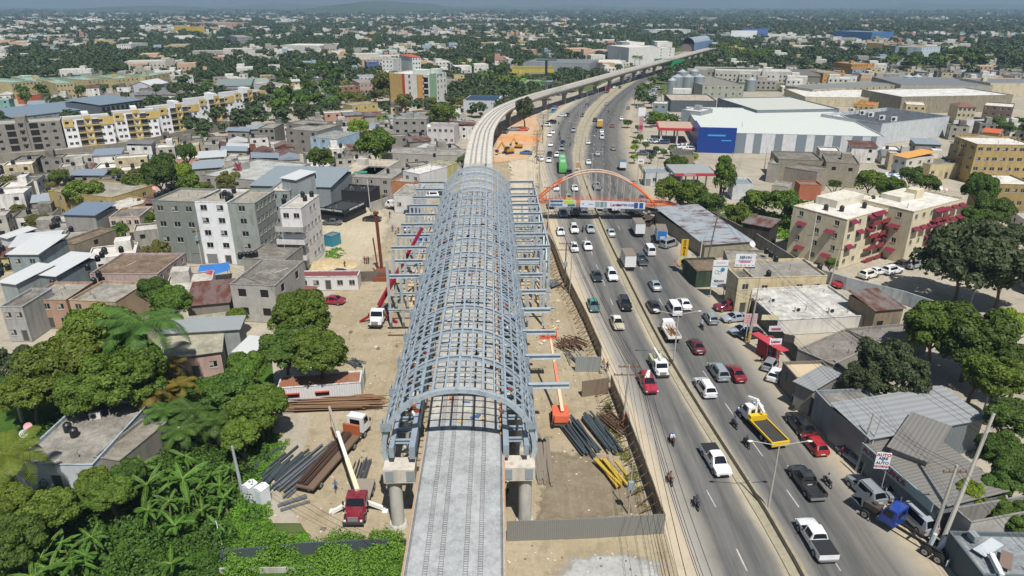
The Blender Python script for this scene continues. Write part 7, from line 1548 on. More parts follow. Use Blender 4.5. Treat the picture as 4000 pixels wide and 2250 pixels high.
# supermarket details
Wm,Dm=ms['_W'],ms['_D']; mb=MB(); gcol=plain('77828a',.7); k=0.
rr7=random.Random(3); x=6.
while x<Wm-3: w=rr7.choice([2,2.8,3.6]); mb=MB(); mb.box(x,-.12,0,x+w,-.003,7.5); mb.build('grey_stripe',gcol,ms); x+=w+rr7.choice([3,4,5])
pass; mb=MB(); mb.box(-.8,-1.2,0,Wm*.19,-.31,9.6); mb.box(-1.6,-1.2,0,-.8,16,9.6); mb.build('blue_cladding',plain('143b88',.4,0,.1),ms); mb=MB(); mb.box(Wm*.03,-1.28,6.4,Wm*.13,-1.21,7.0); mb.box(Wm*.11,-1.28,4.6,Wm*.165,-1.21,5.0); mb.build('light_blue_bands',plain('3f9ad6',.5),ms)
mb=MB(); mb.box(-16,14,5.6,-1.7,32,6.6); mb.build('entrance_canopy',plain('b8313a',.6),ms); mb=MB(); mb.box(-15.5,14.5,6.6,-1.7,31.5,6.7); mb.build('canopy_top',plain('b59a86',.8),ms); mb=MB(); [mb.cyl(x,y,0,5.6,.35,10) for x in (-14.5,-8) for y in (15.5,30)]; mb.build('canopy_column',plain('c9cbcc',.6),ms)
# service station canopy, solar panels, sign pylons
p0=G(*Q('21',1640,330),5.0); p1=G(*Q('21',2060,330),5.0); p2=G(*Q('21',2070,225),5.0); d=(p1-p0); rt=root('fuel_canopy',(p0.x,p0.y,0),math.atan2(d.y,d.x),'wide flat fuel station canopy with red lettered edge','canopy'); W_=d.length; Dd=max(8,(p2-p1).length*.9); mb=MB(); mb.box(0,0,5.0,W_,Dd,5.7); mb.build('canopy',corr('a5a8a6',0,0,.6,metal=0),rt); mb=MB(); mb.box(-.05,-.08,5.0,W_+.05,-.003,5.9); mb.build('red_edge',plain('b5404a',.6),rt); text('TEXACO',.9,whtm,rt,(W_*.35,-.1,5.45),rx); mb=MB(); [mb.cyl(x,y,0,5,.25,10) for x in (W_*.2,W_*.5,W_*.8) for y in (2,Dd-2)]; mb.build('canopy_column',plain('b5b5b0',.6),rt)
gb=G(2505,545); rt,z=board('pylon_sign','tall white upper and red lower pylon sign at the supermarket drive',(2508,436),3.0,3.4,gb.y,0,whtm,(0,)); strip(rt,-.85,.85,z-8.6,z-2.2,plain('b08a90',.6),'lower_panel'); strip(rt,-.7,.7,z-7.4,z-5.6,plain('a8304a',.6),d=-.09)
gb=G(2258,668); rt,z=board('median_billboard','small upright advertising panel on the grassy median',(2258,645),1.4,2.5,gb.y,0,plain('b98a6a',.6),(0,)); strip(rt,-.7,.7,z-1.25,z-1.0,whtm); strip(rt,-.7,.7,z+1.0,z+1.25,whtm)
rt,z=board('pole_sign','white sign panel on twin posts by the service station',(2503,630),1.9,1.6,G(2505,720).y,0,whtm,(-.6,.6)); strip(rt,-.6,.6,z-.3,z+.2,plain('a86a7a',.6)); rt,z=board('notice_board','blank white panel at the right end of the footbridge',(2560,833),2.8,1.4,G(2560,858).y,0,whtm,(-1.5,1.5))
gb=G(2620,262); rt,z=board('road_sign','green overhead direction sign beyond the trees',(2614,245),26,6.5,G(2614,275).y,-.3,plain('2f8a5a',.6),(-12,12)); rt,z=board('billboard','far white billboard panel beside the distant road',(2905,142),40,17,G(2905,165).y,0,whtm,(-10,10),cat='billboard'); rt,z=board('billboard','far blue and orange billboard panel beside the distant road',(2950,135),40,18,G(2950,160).y,0,plain('4a6aa5',.6),(-10,10),cat='billboard')
sp=None
for rt in [r for r,_ in BL if r.get('category')=='building' and 'solar' in r['label']]:
    W_,Dd=rt['_W'],rt['_D']; mb=MB()
    for i in range(10):
        for j in range(5): mb.add([(1+i*(W_-2)/10,1+j*(Dd-2)/5,6.05),(1+(i+.93)*(W_-2)/10,1+j*(Dd-2)/5,6.05),(1+(i+.93)*(W_-2)/10,1+(j+.85)*(Dd-2)/5,6.5),(1+i*(W_-2)/10,1+(j+.85)*(Dd-2)/5,6.5)],[(0,1,2,3)])
    mb.build('solar_panels',glass('1f2f45',.2),rt)
# striped drill mast in the left blocks
b=G(965,745); rt=root('lattice_mast',b,0,'red and white lattice drilling mast behind the grey green apartments','mast'); z1=AY(935,612,b.y).z; mb=MB()
for k in range(10):
    for x,y in ((-.6,-.6),(.6,-.6),(.6,.6),(-.6,.6)): mb.beam((x-.25*k,y,z1*k/10),(x-.25*(k+1),y,z1*(k+1)/10),.22,.22,mi=1 if k in(5,6,7) else 0)
    mb.beam((-.6-.25*k,-.6,z1*k/10),(.6-.25*(k+1),-.6,z1*(k+1)/10),.14,.14,mi=1 if k in(5,6,7) else 0)
mb.box(-3.6,-1.2,z1-.3,-1.2,1.2,z1+.5,0); mb.build('mast',[plain('b9b6b0',.6),plain('a8323f',.6)],rt)
# ---------------------------------------------------------------- people on foot
for u,v,z,rz,pose,sh,tr,hat,l in [(1313,1921,0,.4,'walk','2f6fb0','3a4660','c23a2c','worker in blue overalls and red helmet walking beside the lorry'),(2357,1440,0,2.6,'walk','d9901f','9aa3b5',None,'man in an orange shirt walking beside the hoarding gate'),(2371,1452,0,2.8,'walk','23252a','1b2440',None,'man in dark clothes walking right of the orange shirted man'),
    (1984,1930,0,1,'stand','6f9a2f','2a3a2a','dfe0dc','worker in green vest and white helmet under the right pier cap'),(3290,1785,0,.2,'stand','a8303f','23262b',None,'person in a red shirt standing under the hangar shade'),(2972,1415,0,.5,'walk','3a3d42','23262b',None,'person in dark clothes beside the kiosk kerb'),(3096,1570,0,.3,'stand','b5bcd0','23262b',None,'person in pale shirt by the ribbed lean to shop'),
    (2657,1043,0,.3,'stand','23262b','23262b',None,'man in black beside the two traffic cones'),(1425,1030,0,.4,'walk','2b3550','23262b',None,'left adult of the family crossing the dirt square'),(1433,1032,0,.4,'walk','b5303f','3a2a2a',None,'child in red between the two adults on the dirt square'),(1440,1030,0,.5,'walk','25282c','23262b',None,'right adult of the family crossing the dirt square'),
    (1348,1048,0,1.2,'walk','23252b','1b1c20',None,'lone person in black walking below the rubble heap'),(1523,850,0,.2,'walk','26221f','1b1c20',None,'lone person in black near the parked white flatbed'),(1534,905,0,.3,'stand','6b5a8f','2b2b30',None,'person in purple in the group by the side frame'),(1546,915,0,.3,'stand','b9b0b5','2b2b30',None,'person in pale shirt in the group by the side frame'),(1557,912,0,.3,'stand','8f2f45','2b2b30',None,'person in dark red in the group by the side frame'),
    (2123,795,0,.2,'stand','4a3a30','23262b',None,'pedestrian standing by the footbridge left end'),(712,1035,0,.2,'stand','b9bcc0','3a4050',None,'person at the open shop doorway of the grey green apartments'),(1898,660,9.1,.5,'walk','2f3a50','23262b','c9c9c0','worker walking on the track deck inside the far vault')]:
    p=G(u,v,z); person(p,rz,pose,sh,tr,l,hat)
# workers' clutter inside the station
for i,(u,v) in enumerate([(1880,1060),(1905,1210),(1830,880),(1700,1520)]): pass

r8=random.Random(12); mb=MB()
for k in range(1500):
    y=r8.uniform(42,170); x=r8.uniform(-27,15.5) if y<100 else r8.choice([r8.uniform(-30,-16),r8.uniform(4,9)])
    q=r8.uniform(.04,.16)*(1+(r8.random()<.06)*1.6); mb.T=Matrix.Translation((x,y,q*.3-.03))@Matrix.Rotation(r8.random()*6,4,'Z'); mb.add([(q*a,q*b*.8,0) for a,b in ((-1,-1),(1,-.7),(.8,1),(-.9,.9))]+[(q*.1,q*.1,q*.8)],[(0,1,4),(1,2,4),(2,3,4),(3,0,4)],0 if r8.random()<.7 else 1)
mb.build('rubble',[plain('c9beaa',.95,0,.3),plain('6f675b',.95,0,.3)],label='small stones and bits scattered over the dirt yards',kind='stuff')

# cars standing in the parking areas
r9=random.Random(31); PC=[WHT]*6+[SIL]*3+[GRY,BLK,'2f4a70',MAR,'b9b6ac']
for (x0,y0),(x1,y1),n_,rz in [((2515,462),(2550,478),4,1.2),((2590,440),(2660,470),7,.9),((2535,452),(2540,440),2,1.2),((2530,552),(2600,556),5,1.4),((2552,545),(2562,552),2,.2),((2500,600),(2600,590),6,1.4),((2620,575),(2690,570),4,.1),((2505,385),(2570,345),9,.9),((2520,392),(2580,352),8,.9),((2540,395),(2560,375),3,.9),((2490,300),(2540,270),6,-.5),((2690,590),(2700,560),2,1.2),((1795,470),(1830,480),3,1.4)]:
    for k in range(n_):
        t=(k+.5)/n_; p=G(x0+(x1-x0)*t,y0+(y1-y0)*t,.6); p.z=.01; vehicle(r9.choice(['sedan','suv','hatch','suv','van']),p,rz+r9.uniform(-.08,.08),r9.choice(PC),'parked car in the rows of the supermarket and plant car parks','parked cars in the supermarket and plant car parks'); occupy(p.x,p.y,2.5)

mb=MB(); cc=['b5602f','c9a23a','8a2f2a','3f5f8a','d9d5cc','6b4a35','2b2d30']; rk=random.Random(44); base=Matrix.Translation((-5.6,61,0))@Matrix.Rotation(math.atan2(3.1,105),4,'Z')
for k in range(260):
    sx=rk.choice([-1,1]); x=sx*rk.uniform(4.7,7.2) if k%3 else rk.uniform(-3.8,3.8); z=10.3 if k%3 else 9.06; y=rk.uniform(4,102); mb.T=base@Matrix.Translation((x,y,z))@Matrix.Rotation(rk.random()*6,4,'Z'); mb.box(-rk.uniform(.05,.5),-rk.uniform(.05,.25),0,rk.uniform(.05,.5),rk.uniform(.05,.25),rk.uniform(.05,.35),rk.randrange(7))
mb.build('site_clutter',[plain(c_,.8) for c_ in cc],label='small tools, planks and coloured scraps lying along the platforms and deck inside the vault',kind='stuff')
for k,(y,x,sh,hat) in enumerate([(14,-6,'c9702a','d9d5cc'),(33,6,'3f5f8a','c9a23a'),(47,-2,'6b2f2a','d9d5cc'),(58,5.9,'c9b03a','d9d5cc'),(76,-6,'2b2d30','c9a23a'),(88,2,'3a5a8a','d9d5cc')]):
    q=base@Vector((x,y,10.3 if abs(x)>5 else 9.06)); person(q,rk.random()*6,'stand',sh,'2b2f38','worker inside the vault, %s from the near end'%nth[k],hat)

for i,(u,v,w,d,h,c_,z,l) in enumerate([(3860,2140,3.2,1.1,.06,'b9c0c4',3.25,'pale loose roofing sheet on the corner shop roof, upper one'),(3930,2190,2.6,.9,.06,'7b6a60',3.25,'brown loose roofing sheet on the corner shop roof, lower one'),(3890,2215,2.8,.35,.4,'d9dcdd',3.25,'white fallen beam on the corner shop roof'),(3800,2105,.9,.6,.6,'8d9396',3.25,'small grey box on the corner shop roof')]): crane_box('roof_debris',l,'debris',u,v,w,d,h,c_,.5+i*.4,z,False)
# ---------------------------------------------------------------- trees and plants
def cards(name,cent,nrm,size,mat,seed=0,aspect=1.0,elong=None):
    """one four-cornered leaf per centre; cent,nrm: (n,3)"""
    r=np.random.RandomState(seed); n=len(cent); a=r.normal(size=(n,3)); u=np.cross(nrm,a); u/=np.linalg.norm(u,axis=1)[:,None]+1e-9; w=np.cross(nrm,u)
    s=(size*(.6+.8*r.rand(n)))[:,None]; v=np.empty((n,4,3)); b=nrm*s*.18
    v[:,0]=cent-u*s; v[:,1]=cent-w*s*aspect*.62+b; v[:,2]=cent+u*s; v[:,3]=cent+w*s*aspect*.62+b
    me=D.meshes.new(name); me.vertices.add(n*4); me.vertices.foreach_set('co',v.reshape(-1).astype(np.float32)); me.loops.add(n*4); me.loops.foreach_set('vertex_index',np.arange(n*4,dtype=np.int32))
    me.polygons.add(n); me.polygons.foreach_set('loop_start',np.arange(0,n*4,4,dtype=np.int32)); me.polygons.foreach_set('loop_total',np.full(n,4,dtype=np.int32)); me.materials.append(mat); me.update(calc_edges=True); return me
def lobes(seed,nl,flat=.75,spread=.72,lr=(.26,.42)):
    r=np.random.RandomState(seed); L=[]
    for i in range(nl):
        th=r.rand()*2*PI; z=r.rand()**.8*1.5-.5; rad=math.sqrt(max(.05,1-(z*.75)**2))*spread*(.55+.45*r.rand()**.5)
        L.append((rad*math.cos(th),rad*math.sin(th),z*flat*spread,lr[0]+(lr[1]-lr[0])*r.rand()))
    L.append((0,0,.1,.5)); return np.array(L)
def crown_cards(seed,nl,n,flat=.75,spread=.72,lr=(.26,.42),down=.25):
    r=np.random.RandomState(seed+99); L=lobes(seed,nl,flat,spread,lr); w=L[:,3]**2; idx=r.choice(len(L),n,p=w/w.sum()); d=r.normal(size=(n,3)); d/=np.linalg.norm(d,axis=1)[:,None]
    f=d[:,2]<-.2; k=r.rand(n)<(1-down); d[f&k,2]*=-1
    c=L[idx,:3]+d*L[idx,3][:,None]*(.72+.32*r.rand(n)**.6)[:,None]*np.array([1,1,.85]); nr=d+r.normal(size=(n,3))*.45+np.array([0,0,.35]); nr/=np.linalg.norm(nr,axis=1)[:,None]
    return c,nr
LM={'g':leafm('314a19','657f2c'),'d':leafm('2b4018','56702a'),'y':leafm('54721a','86a030'),'b':leafm('2f3d22','566240'),'o':leafm('474e22','7a7a3e'),'m':leafm('3a501a','70842f')}
bark=plain('5f5346',.95); CRN={}
def crown_mesh(kind,var):
    k=(kind,var)
    if k in CRN: return CRN[k]
    spec={'near':(80,21000,.046),'mid':(40,4600,.068),'far':(14,700,.14),'loose':(60,8500,.05)}[kind]
    fl=.78 if var%2 else .68
    c,nr=crown_cards(var*17+3,spec[0],spec[1],fl,.74 if kind!='loose' else .82,(.12,.28) if kind in('near','loose') else (.16,.36))
    CRN[k]=cards('crown',c,nr,spec[2],LM['g'],var); return CRN[k]
def trunk_mesh(h,r,seed):
    q=random.Random(seed); mb=MB(); top=Vector((q.uniform(-.4,.4),q.uniform(-.4,.4),h*.6)); mb.tube([(0,0,0),(0,0,h*.3),top],r,8,r2=r*.6)
    for k in range(5):
        a=2*PI*k/5+q.random(); mb.tube([top*.9,top+Vector((math.cos(a)*h*.22,math.sin(a)*h*.22,h*.22)),top+Vector((math.cos(a)*h*.38,math.sin(a)*h*.38,h*.36))],r*.5,6,r2=r*.15)
    return mb.mesh('trunk',bark)
TR={}
def tree(x,y,Rr,h,kind='mid',hue='g',label='',group=None,name='broadleaf_tree',var=None,zs=1.0):
    """Rr crown radius, h height of the crown centre"""
    var=rng.randrange(5) if var is None else var; rt=root(name,(x,y,0),rng.random()*6,label,'tree',group)
    key=(round(h),var%3)
    if key not in TR: TR[key]=trunk_mesh(max(1.2,key[0]),.09+.035*h,var)
    link('trunk',TR[key],rt); c=link('crown',crown_mesh(kind,var),rt,(0,0,h)); c.scale=(Rr*rng.uniform(.88,1.14),Rr*rng.uniform(.88,1.14),Rr*zs*rng.uniform(.85,1.15)); setmat(c,0,LM[hue]); return rt
def treepx(u,v,rp,hc,kind='mid',hue='g',label='',**k):
    p=G(u,v,hc); d=p.y*CP-(hc-CH)*SP; Rr=rp*d/FP; occ=k.pop('occ',1); t=tree(p.x,p.y,Rr,hc,kind,hue,label,**k)
    if occ: occupy(p.x,p.y,Rr*.75)
    return t
NT_=[ # u,v centre of the crown, radius in pixels, height, kind, hue, label  (photograph pixels)
(400,1330,150,8,'near','m','mango tree below the peach house, upper lobe of the big left grove'),
(230,1440,165,7,'near','m','mango tree in the big left grove with reddish new leaves, left one'),
(490,1470,160,7,'near','g','mango tree in the big left grove, right one above the pole palm'),
(110,1530,105,6,'near','m','mango tree low at the left side of the big grove'),
(340,1540,110,6,'near','g','mango tree directly above the white and pale blue house'),
(60,1440,95,6,'loose','b','grey green loose tree at the left picture edge'),
(660,1180,95,7,'near','g','round tree behind the royal palm crown'),
(600,1130,60,7,'near','d','small dark tree beside the grey alley wall'),
(925,1240,45,3,'mid','m','small bush tree in front of the bare block house'),
(1180,1240,125,7,'near','g','mango tree over the yard cars, upper half'),
(1240,1380,120,7,'near','g','mango tree over the yard cars, right half above the container'),
(1110,1370,110,7,'near','d','mango tree over the yard cars, left half'),
(960,1440,85,6,'near','g','broad leaved tree beside the pink house'),
(890,1530,95,5,'near','d','dense shrub tree below the pink house'),
(1010,1600,110,5,'near','g','dense tree beside the white container'),
(940,1700,75,4,'near','m','leafy tree next to the grey pipe post'),
(370,1900,85,4,'near','m','leafy tree in front of the white and pale blue house wall'),
(195,2000,115,4,'near','m','large leafy tree at the lower left, above the banana plants'),
(40,1975,95,5,'near','m','leafy tree at the left edge below the coconut palm'),
(430,1930,95,4,'near','g','round leafy tree between the banana plants and the left grove'),
(60,2120,110,4,'near','d','dark leafy tree at the bottom left corner'),
(500,1850,60,4,'near','d','small dark tree right of the white and pale blue house'),
(620,690,75,8,'near','d','large dark tree in the middle of the shanty blocks'),(690,680,60,7,'near','y','bright green tree right of the large dark shanty tree'),(540,720,55,6,'mid','g','tree left of the large dark shanty tree'),(640,630,45,7,'mid','d','tree top behind the large dark shanty tree'),(740,720,50,5,'mid','m','low tree right of the bright green shanty tree'),
(335,760,70,6,'loose','m','tree with fine leaves in front of the ochre house'),(573,856,35,4,'near','g','round dark green tree left of the grey green apartments'),(150,870,45,3,'mid','o','flat yellowish bush by the huts'),
(725,600,35,7,'mid','d','tall narrow tree by the bare block row'),(895,710,50,5,'loose','o','thin olive tree below the striped mast'),(1255,620,48,7,'mid','g','bright tree beside the terrace roofs'),
(455,680,28,4,'mid','m','small bright tree at the shanties'),(225,700,35,4,'mid','g','small tree left of the ochre house'),(30,720,45,4,'mid','o','bush at the left edge near blue roofs'),
(1465,575,80,8,'mid','g','dark tree below the bare grey block'),(1400,500,40,6,'mid','y','bright yellow green tree left of the bare grey block'),(1380,540,30,5,'mid','y','low bright tree below the yellow green one'),(1520,555,30,5,'mid','g','small tree beside the white three storey house'),
(1730,450,60,7,'mid','g','round tree at the start of the car park near the track'),(1810,630,25,5,'mid','d','tree beside the curved track and lime house'),
(1520,345,62,9,'loose','o','tall grey green round tree left of the office block'),(1580,395,35,9,'mid','o','darker tree right of the round one before the office block'),(1400,385,30,6,'mid','o','olive tree below the pink block'),
(1680,400,25,4,'mid','o','small tree at the foot of the office block'),(1800,400,26,4,'mid','o','small olive tree in front of the solar showroom'),
(2050,430,38,9,'mid','b','isolated tall tree standing by the elevated track'),
(2640,650,50,4,'near','d','round clipped tree beside the small white truck'),(2830,700,50,7,'mid','g','tall slender leafy tree beside the service station, lower part'),(2828,640,32,11,'mid','g','tall slender leafy tree beside the service station, top'),
(2620,755,62,4,'mid','m','wide low tree right of the footbridge, left one'),(2700,770,60,4,'mid','g','wide low tree right of the footbridge, right one'),(2780,800,55,4,'mid','d','bushy tree along the concrete yard wall'),(2880,840,50,3,'mid','m','bushy growth in the walled yard'),(2960,790,60,3,'mid','m','bright bushy growth in the walled yard'),
(3060,790,60,5,'mid','g','tree row behind the cream apartments, left'),(3130,830,60,5,'mid','d','tree close to the left wall of the cream apartments'),(3260,720,22,7,'mid','d','thin leaved papaya like tree by the grey house'),
(3400,710,60,6,'mid','m','bright tree row behind the cream apartments'),(3480,740,55,6,'mid','g','tree behind the roof of the cream apartments'),(3560,690,45,5,'mid','d','dark tree near the white plastic heap'),
(3620,720,50,8,'mid','d','dark tree right of the cream apartments, upper'),(3830,740,65,9,'near','d','tall dark tree at the right edge, upper'),(3880,830,80,8,'near','d','tall dark tree at the right edge by the tan block'),(3790,850,60,7,'near','d','dark tree touching the right end of the cream apartments'),
(3770,1030,175,8,'loose','b','huge dark feathery tree right of the apartment parking'),(3930,1060,150,8,'loose','b','huge dark feathery tree at the right picture edge'),(3900,930,90,8,'loose','b','feathery tree behind the huge dark one'),
(3660,1290,130,7,'near','g','dark mango tree right of the stained block house'),(3800,1330,150,7,'near','d','dark mango tree in the right grove, middle'),(3930,1270,80,8,'near','y','bright topped mango tree at the right edge'),(3900,1480,110,7,'near','m','dark mango tree low in the right grove'),(3820,1440,62,7,'near','y','bright lime green bush tree in the right grove'),(3990,1420,90,7,'near','d','dark mango tree at the edge of the right grove'),
(3450,1420,110,7,'loose','b','grey green feathery tree over the ruined yard, upper'),(3520,1480,100,6,'loose','b','grey green feathery tree over the ruined yard, right'),(3380,1490,85,5,'loose','b','grey green feathery tree over the ruined yard, left'),
(3950,1640,110,6,'near','d','dark tree mass right of the hangar, upper'),(3900,1760,90,5,'near','d','dark tree mass right of the hangar, middle'),(3980,1860,100,5,'near','d','dark tree mass right of the hangar, lower'),(3790,1925,55,4,'near','y','bright yellow green bush behind the slanted pole'),(3890,1900,60,4,'near','d','dark tree behind the bright bush'),(3960,2020,80,3,'near','d','dark tree above the roofless block room'),
(3250,1030,25,3,'mid','m','small shrub tree beside the cream apartments foot'),(2110,590,0,0,'','',''),
]
for u,v,rp,h,k,hu,l in NT_:
    if rp: treepx(u,v,rp*(1.05 if k=='near' else 1.1),h,k,hu,l,zs=1.0 if 'tall' not in l else 1.25)
# palms
def frond_mesh(L,droop,n,wid,seed,col,rise=.5):
    mb=MB(); q=random.Random(seed); P=[]
    for i in range(n+1):
        t=i/n; P.append(Vector((L*math.sin(t*1.35)/1.0*.9,0,L*(rise*t-droop*t*t))))
    mb.tube(P,.05,4,r2=.015)
    for i in range(1,n+1):
        t=i/n; w=wid*math.sin(PI*min(.97,t*.93+.07))**.6; d=(P[i]-P[i-1]).normalized(); 
        for s in (-1,1):
            for k in (0,.5):
                o=P[i-1].lerp(P[i],k); tip=o+Vector((d.x*w*.6,s*w,-.28*w+d.z*w*.3)); e=d*(L/n*.42)
                mb.quad(o-e*.6,o+e*.6,tip+e*.25,tip-e*.25)
    return mb
palmleaf={'c':leafm('4d6222','75802f',.3),'r':leafm('2f4a20','56752f',.25),'a':leafm('4a5f1e','8a6f30',.3)}
PMc={}
def palm(x,y,h,L,kind,label,group=None,nf=18,trunk='9a9588'):
    rt=root('palm_tree',(x,y,0),rng.random()*6,label,'palm',group); key=(kind,round(h),round(L,1),nf)
    if key not in PMc:
        mb=MB(); q=random.Random(len(PMc))
        for k in range(nf):
            a=2*PI*k/nf*2.4; f=frond_mesh(L*(.85+.3*q.random()),.45+.55*(k/nf),13,L*.24,k,None,rise=.75-.75*(k/nf)); Rm=Matrix.Rotation(a,4,'Z')
            mb.add([Rm@Vector(v) for v in f.v],f.f)
        m2=MB(); m2.tube([(0,0,0),(.1,.05,h*.5),(0,0,h)],.26 if kind=='r' else .18,10,r2=.17 if kind=='r' else .12)
        if kind=='r': m2.tube([(0,0,h-1.2),(0,0,h)],.2,8,1)
        PMc[key]=(m2.mesh('trunk',[plain(trunk,.9),plain('5f7f35',.6)]),mb.mesh('crown',palmleaf[kind]))
    a,b=PMc[key]; link('trunk',a,rt); link('crown',b,rt,(0,0,h)); return rt
def palmpx(u,v,h,L,kind,label,**k): p=G(u,v,h); occupy(p.x,p.y,1); return palm(p.x,p.y,h,L,kind,label,**k)
palmpx(560,1265,12,6.0,'r','tall royal palm with pale trunk standing in the left grove',nf=20)
palmpx(25,1775,8,4.2,'c','yellowing coconut palm at the left edge beside the weathered roof',nf=18)
for i,(u,v,h,L,k,l) in enumerate([(640,1430,5,3.2,'a','areca palm with orange fronds, top of the clump'),(600,1530,5,3.2,'a','areca palm with orange fronds, left of the clump'),(690,1500,4.6,3.0,'a','areca palm with orange fronds, right of the clump'),(640,1600,4,3.0,'r','green feathery palm below the orange clump'),(760,1600,4,3.2,'r','green feathery palm in the middle of the lower grove'),(840,1640,4,3,'r','green feathery palm right in the lower grove'),(700,1680,3.6,3,'r','green feathery palm above the banana plants'),(40,1500,6,3.5,'r','grey green palm at the left edge of the grove'),
    (1345,320,13,4,'c','slim tall coconut palm beside the pink block'),(1290,385,9,4.5,'r','bushy palm in the dark grove below the pale blue house'),(1060,400,9,4,'c','coconut palm before the yellow cornered block, left'),(1095,395,9,4,'c','coconut palm before the yellow cornered block, right'),(1270,350,10,4.4,'r','dark royal palm in the grove'),(1495,455,8,4,'c','palm in front of the bare grey block roof'),
    (2020,300,10,4,'c','coconut palm right of the yellow factory corner'),(1945,300,11,4,'c','coconut palm next to the factory palm pair, left'),(1975,302,10,4,'c','coconut palm in front of the yellow factory, middle'),(1885,290,12,5,'r','pair of royal palms by the green plot, front'),(1900,280,12,5,'r','pair of royal palms by the green plot, back'),(2585,360,6,4,'c','palm beside the car park by the silos'),(2480,220,9,4,'r','palm in front of the white market building, left'),(2500,222,9,4,'r','palm in front of the white market building, right'),
    (780,520,6,3.6,'r','shaggy palm in the shanty blocks'),(180,370,7,4,'r','palm beside the orange house'),(815,325,9,4.4,'r','tall palm right of the dark tree behind the white blocks'),(540,290,7,3.6,'r','palm before the green roofed terrace')]):
    palmpx(u,v,h,L,k,l,nf=16)
# banana plants
bleaf=leafm('2f5219','527a2a',.3); bmid=plain('7c9440',.6,0,.15); bst=plain('6f7a45',.8)
def banana_mesh(seed,L=3.0,nf=11):
    q=random.Random(seed); mb=MB()
    for k in range(nf):
        a=2*PI*k/nf+q.uniform(-.5,.5); l=L*q.uniform(.5,1.15); up=q.uniform(.1,1.0); Rm=Matrix.Rotation(a,4,'Z'); n=8; pts=[]
        for i in range(n+1):
            t=i/n; pts.append(Vector((l*t*.85,0,l*(up*t-.75*t*t*(1.1-up*.6)))))
        for i in range(n):
            w0=.27*math.sin(PI*min(1,(i/n)*.9+.1))**.5*(1 if i else .3); w1=.27*math.sin(PI*min(.98,((i+1)/n)*.9+.1))**.5*(1 if i<n-1 else .2)
            for s in (-1,1):
                j=q.uniform(-.1,.05); mb.add([Rm@v for v in (pts[i],pts[i+1],pts[i+1]+Vector((0,s*w1,-.12+j)),pts[i]+Vector((0,s*w0,-.12+j)))],[(0,1,2,3)],0)
        mb.tube([Rm@(p+Vector((0,0,.02))) for p in pts],.035,4,1,r2=.012)
    return mb.mesh('leaves',[bleaf,bmid])
bm_=[banana_mesh(s) for s in range(4)]; m2=MB(); m2.cyl(0,0,0,2.2,.16,8,r2=.1); stem=m2.mesh('stem',bst)
BN=[(575,1895,3.4,1.15),(700,1875,3.6,1.2),(640,1850,3.4,1.0),(580,1990,2.4,.95),(690,2060,2.4,1.0),(650,1960,2.6,.9),(760,1920,2.6,.8),(860,1890,2.4,.9),(880,1950,2.2,.85),(800,1985,2.0,.8),(845,2060,2,.8),(365,2090,2.6,.85),(325,2165,2.2,.85),(250,2110,2.4,.9),(265,2200,2.4,1.05),(200,2225,2.2,1.0),(160,2190,2.2,.9),(655,2195,2.2,.9),(730,1780,2.6,.9),(900,1835,2.2,.8),(825,1860,2.2,.75),(540,1815,2.2,.7),(1255//1*1,2400,2,.01),(120,2240,2,.9)]
r4=random.Random(11)
for i,(u,v,h,s) in enumerate(BN):
    if s<.1: continue
    p=G(u,v,h); s*=r4.uniform(.75,1.15); rt=root('banana_plant',(p.x,p.y,0),r4.random()*6,'banana plant with long arching leaves in the thicket at the lower left','plant','banana plants in the lower left thicket')
    o=link('stem',stem,rt); o.scale=(s,s,h/2.2); o=link('leaves',bm_[i%4],rt,(0,0,h)); o.scale=(s,s,s*r4.uniform(.8,1.2)); rt.rotation_euler=(r4.uniform(-.16,.16),r4.uniform(-.16,.16),rt.rotation_euler.z)
# ground cover
def inpoly(x,y,P):
    c=False; j=len(P)-1
    for i in range(len(P)):
        if (P[i][1]>y)!=(P[j][1]>y) and x<(P[j][0]-P[i][0])*(y-P[i][1])/(P[j][1]-P[i][1])+P[i][0]: c=not c
        j=i
    return c
def cover(name,label,px,n,hmax,size,mat,seed,clump=.5,avoid=None):
    P=[G(*p)[:2] for p in px]; xs=[p[0] for p in P]; ys_=[p[1] for p in P]; r=np.random.RandomState(seed); out=[]; nb=max(30,n//90); 
    while len(out)<n:
        x=r.uniform(min(xs),max(xs)); y=r.uniform(min(ys_),max(ys_))
        if not inpoly(x,y,P): continue
        nz=noise.noise(Vector((x*.35,y*.35,seed)))
        if nz<-.12 and name!='undergrowth' and r.rand()<.85: continue
        k=45; hh=hmax*max(.2,.75+1.1*nz)*(.5+.7*r.rand()); rr=clump*(.5+r.rand())
        d=r.normal(size=(k,3)); d/=np.linalg.norm(d,axis=1)[:,None]; d[:,2]=abs(d[:,2]); c=np.array([x,y,0])+d*np.array([rr,rr,hh])*(.7+.3*r.rand(k))[:,None]; out+=list(zip(c,d))
    c=np.array([o[0] for o in out]); nn=np.array([o[1] for o in out])+r.normal(size=(len(out),3))*.4; nn/=np.linalg.norm(nn,axis=1)[:,None]
    link(name,cards(name,c,nn,size,mat,seed),label=label,cat='undergrowth',kind='stuff')
gm=earth('3d5a22','4d6b2b','2c431b',.3,2,.7)
VEG=[(-60,1720),(60,1400),(560,1300),(700,1420),(1060,1380),(1075,1560),(1060,1700),(1090,1730),(1040,1990),(1060,2080),(1110,2155),(1450,2150),(1530,2110),(1585,2130),(1560,2300),(-60,2300)]
_flat('green_ground',[G(*p)[:2] for p in VEG],-.02,gm,kind='structure')
cover('undergrowth','dense mixed green undergrowth filling the lower left lot',[(-60,1800),(300,1560),(700,1480),(1050,1500),(1060,1700),(1000,1990),(1050,2100),(900,2150),(880,2290),(-60,2290)],56000,1.9,.16,leafm('2c4517','547230'),5,.9)
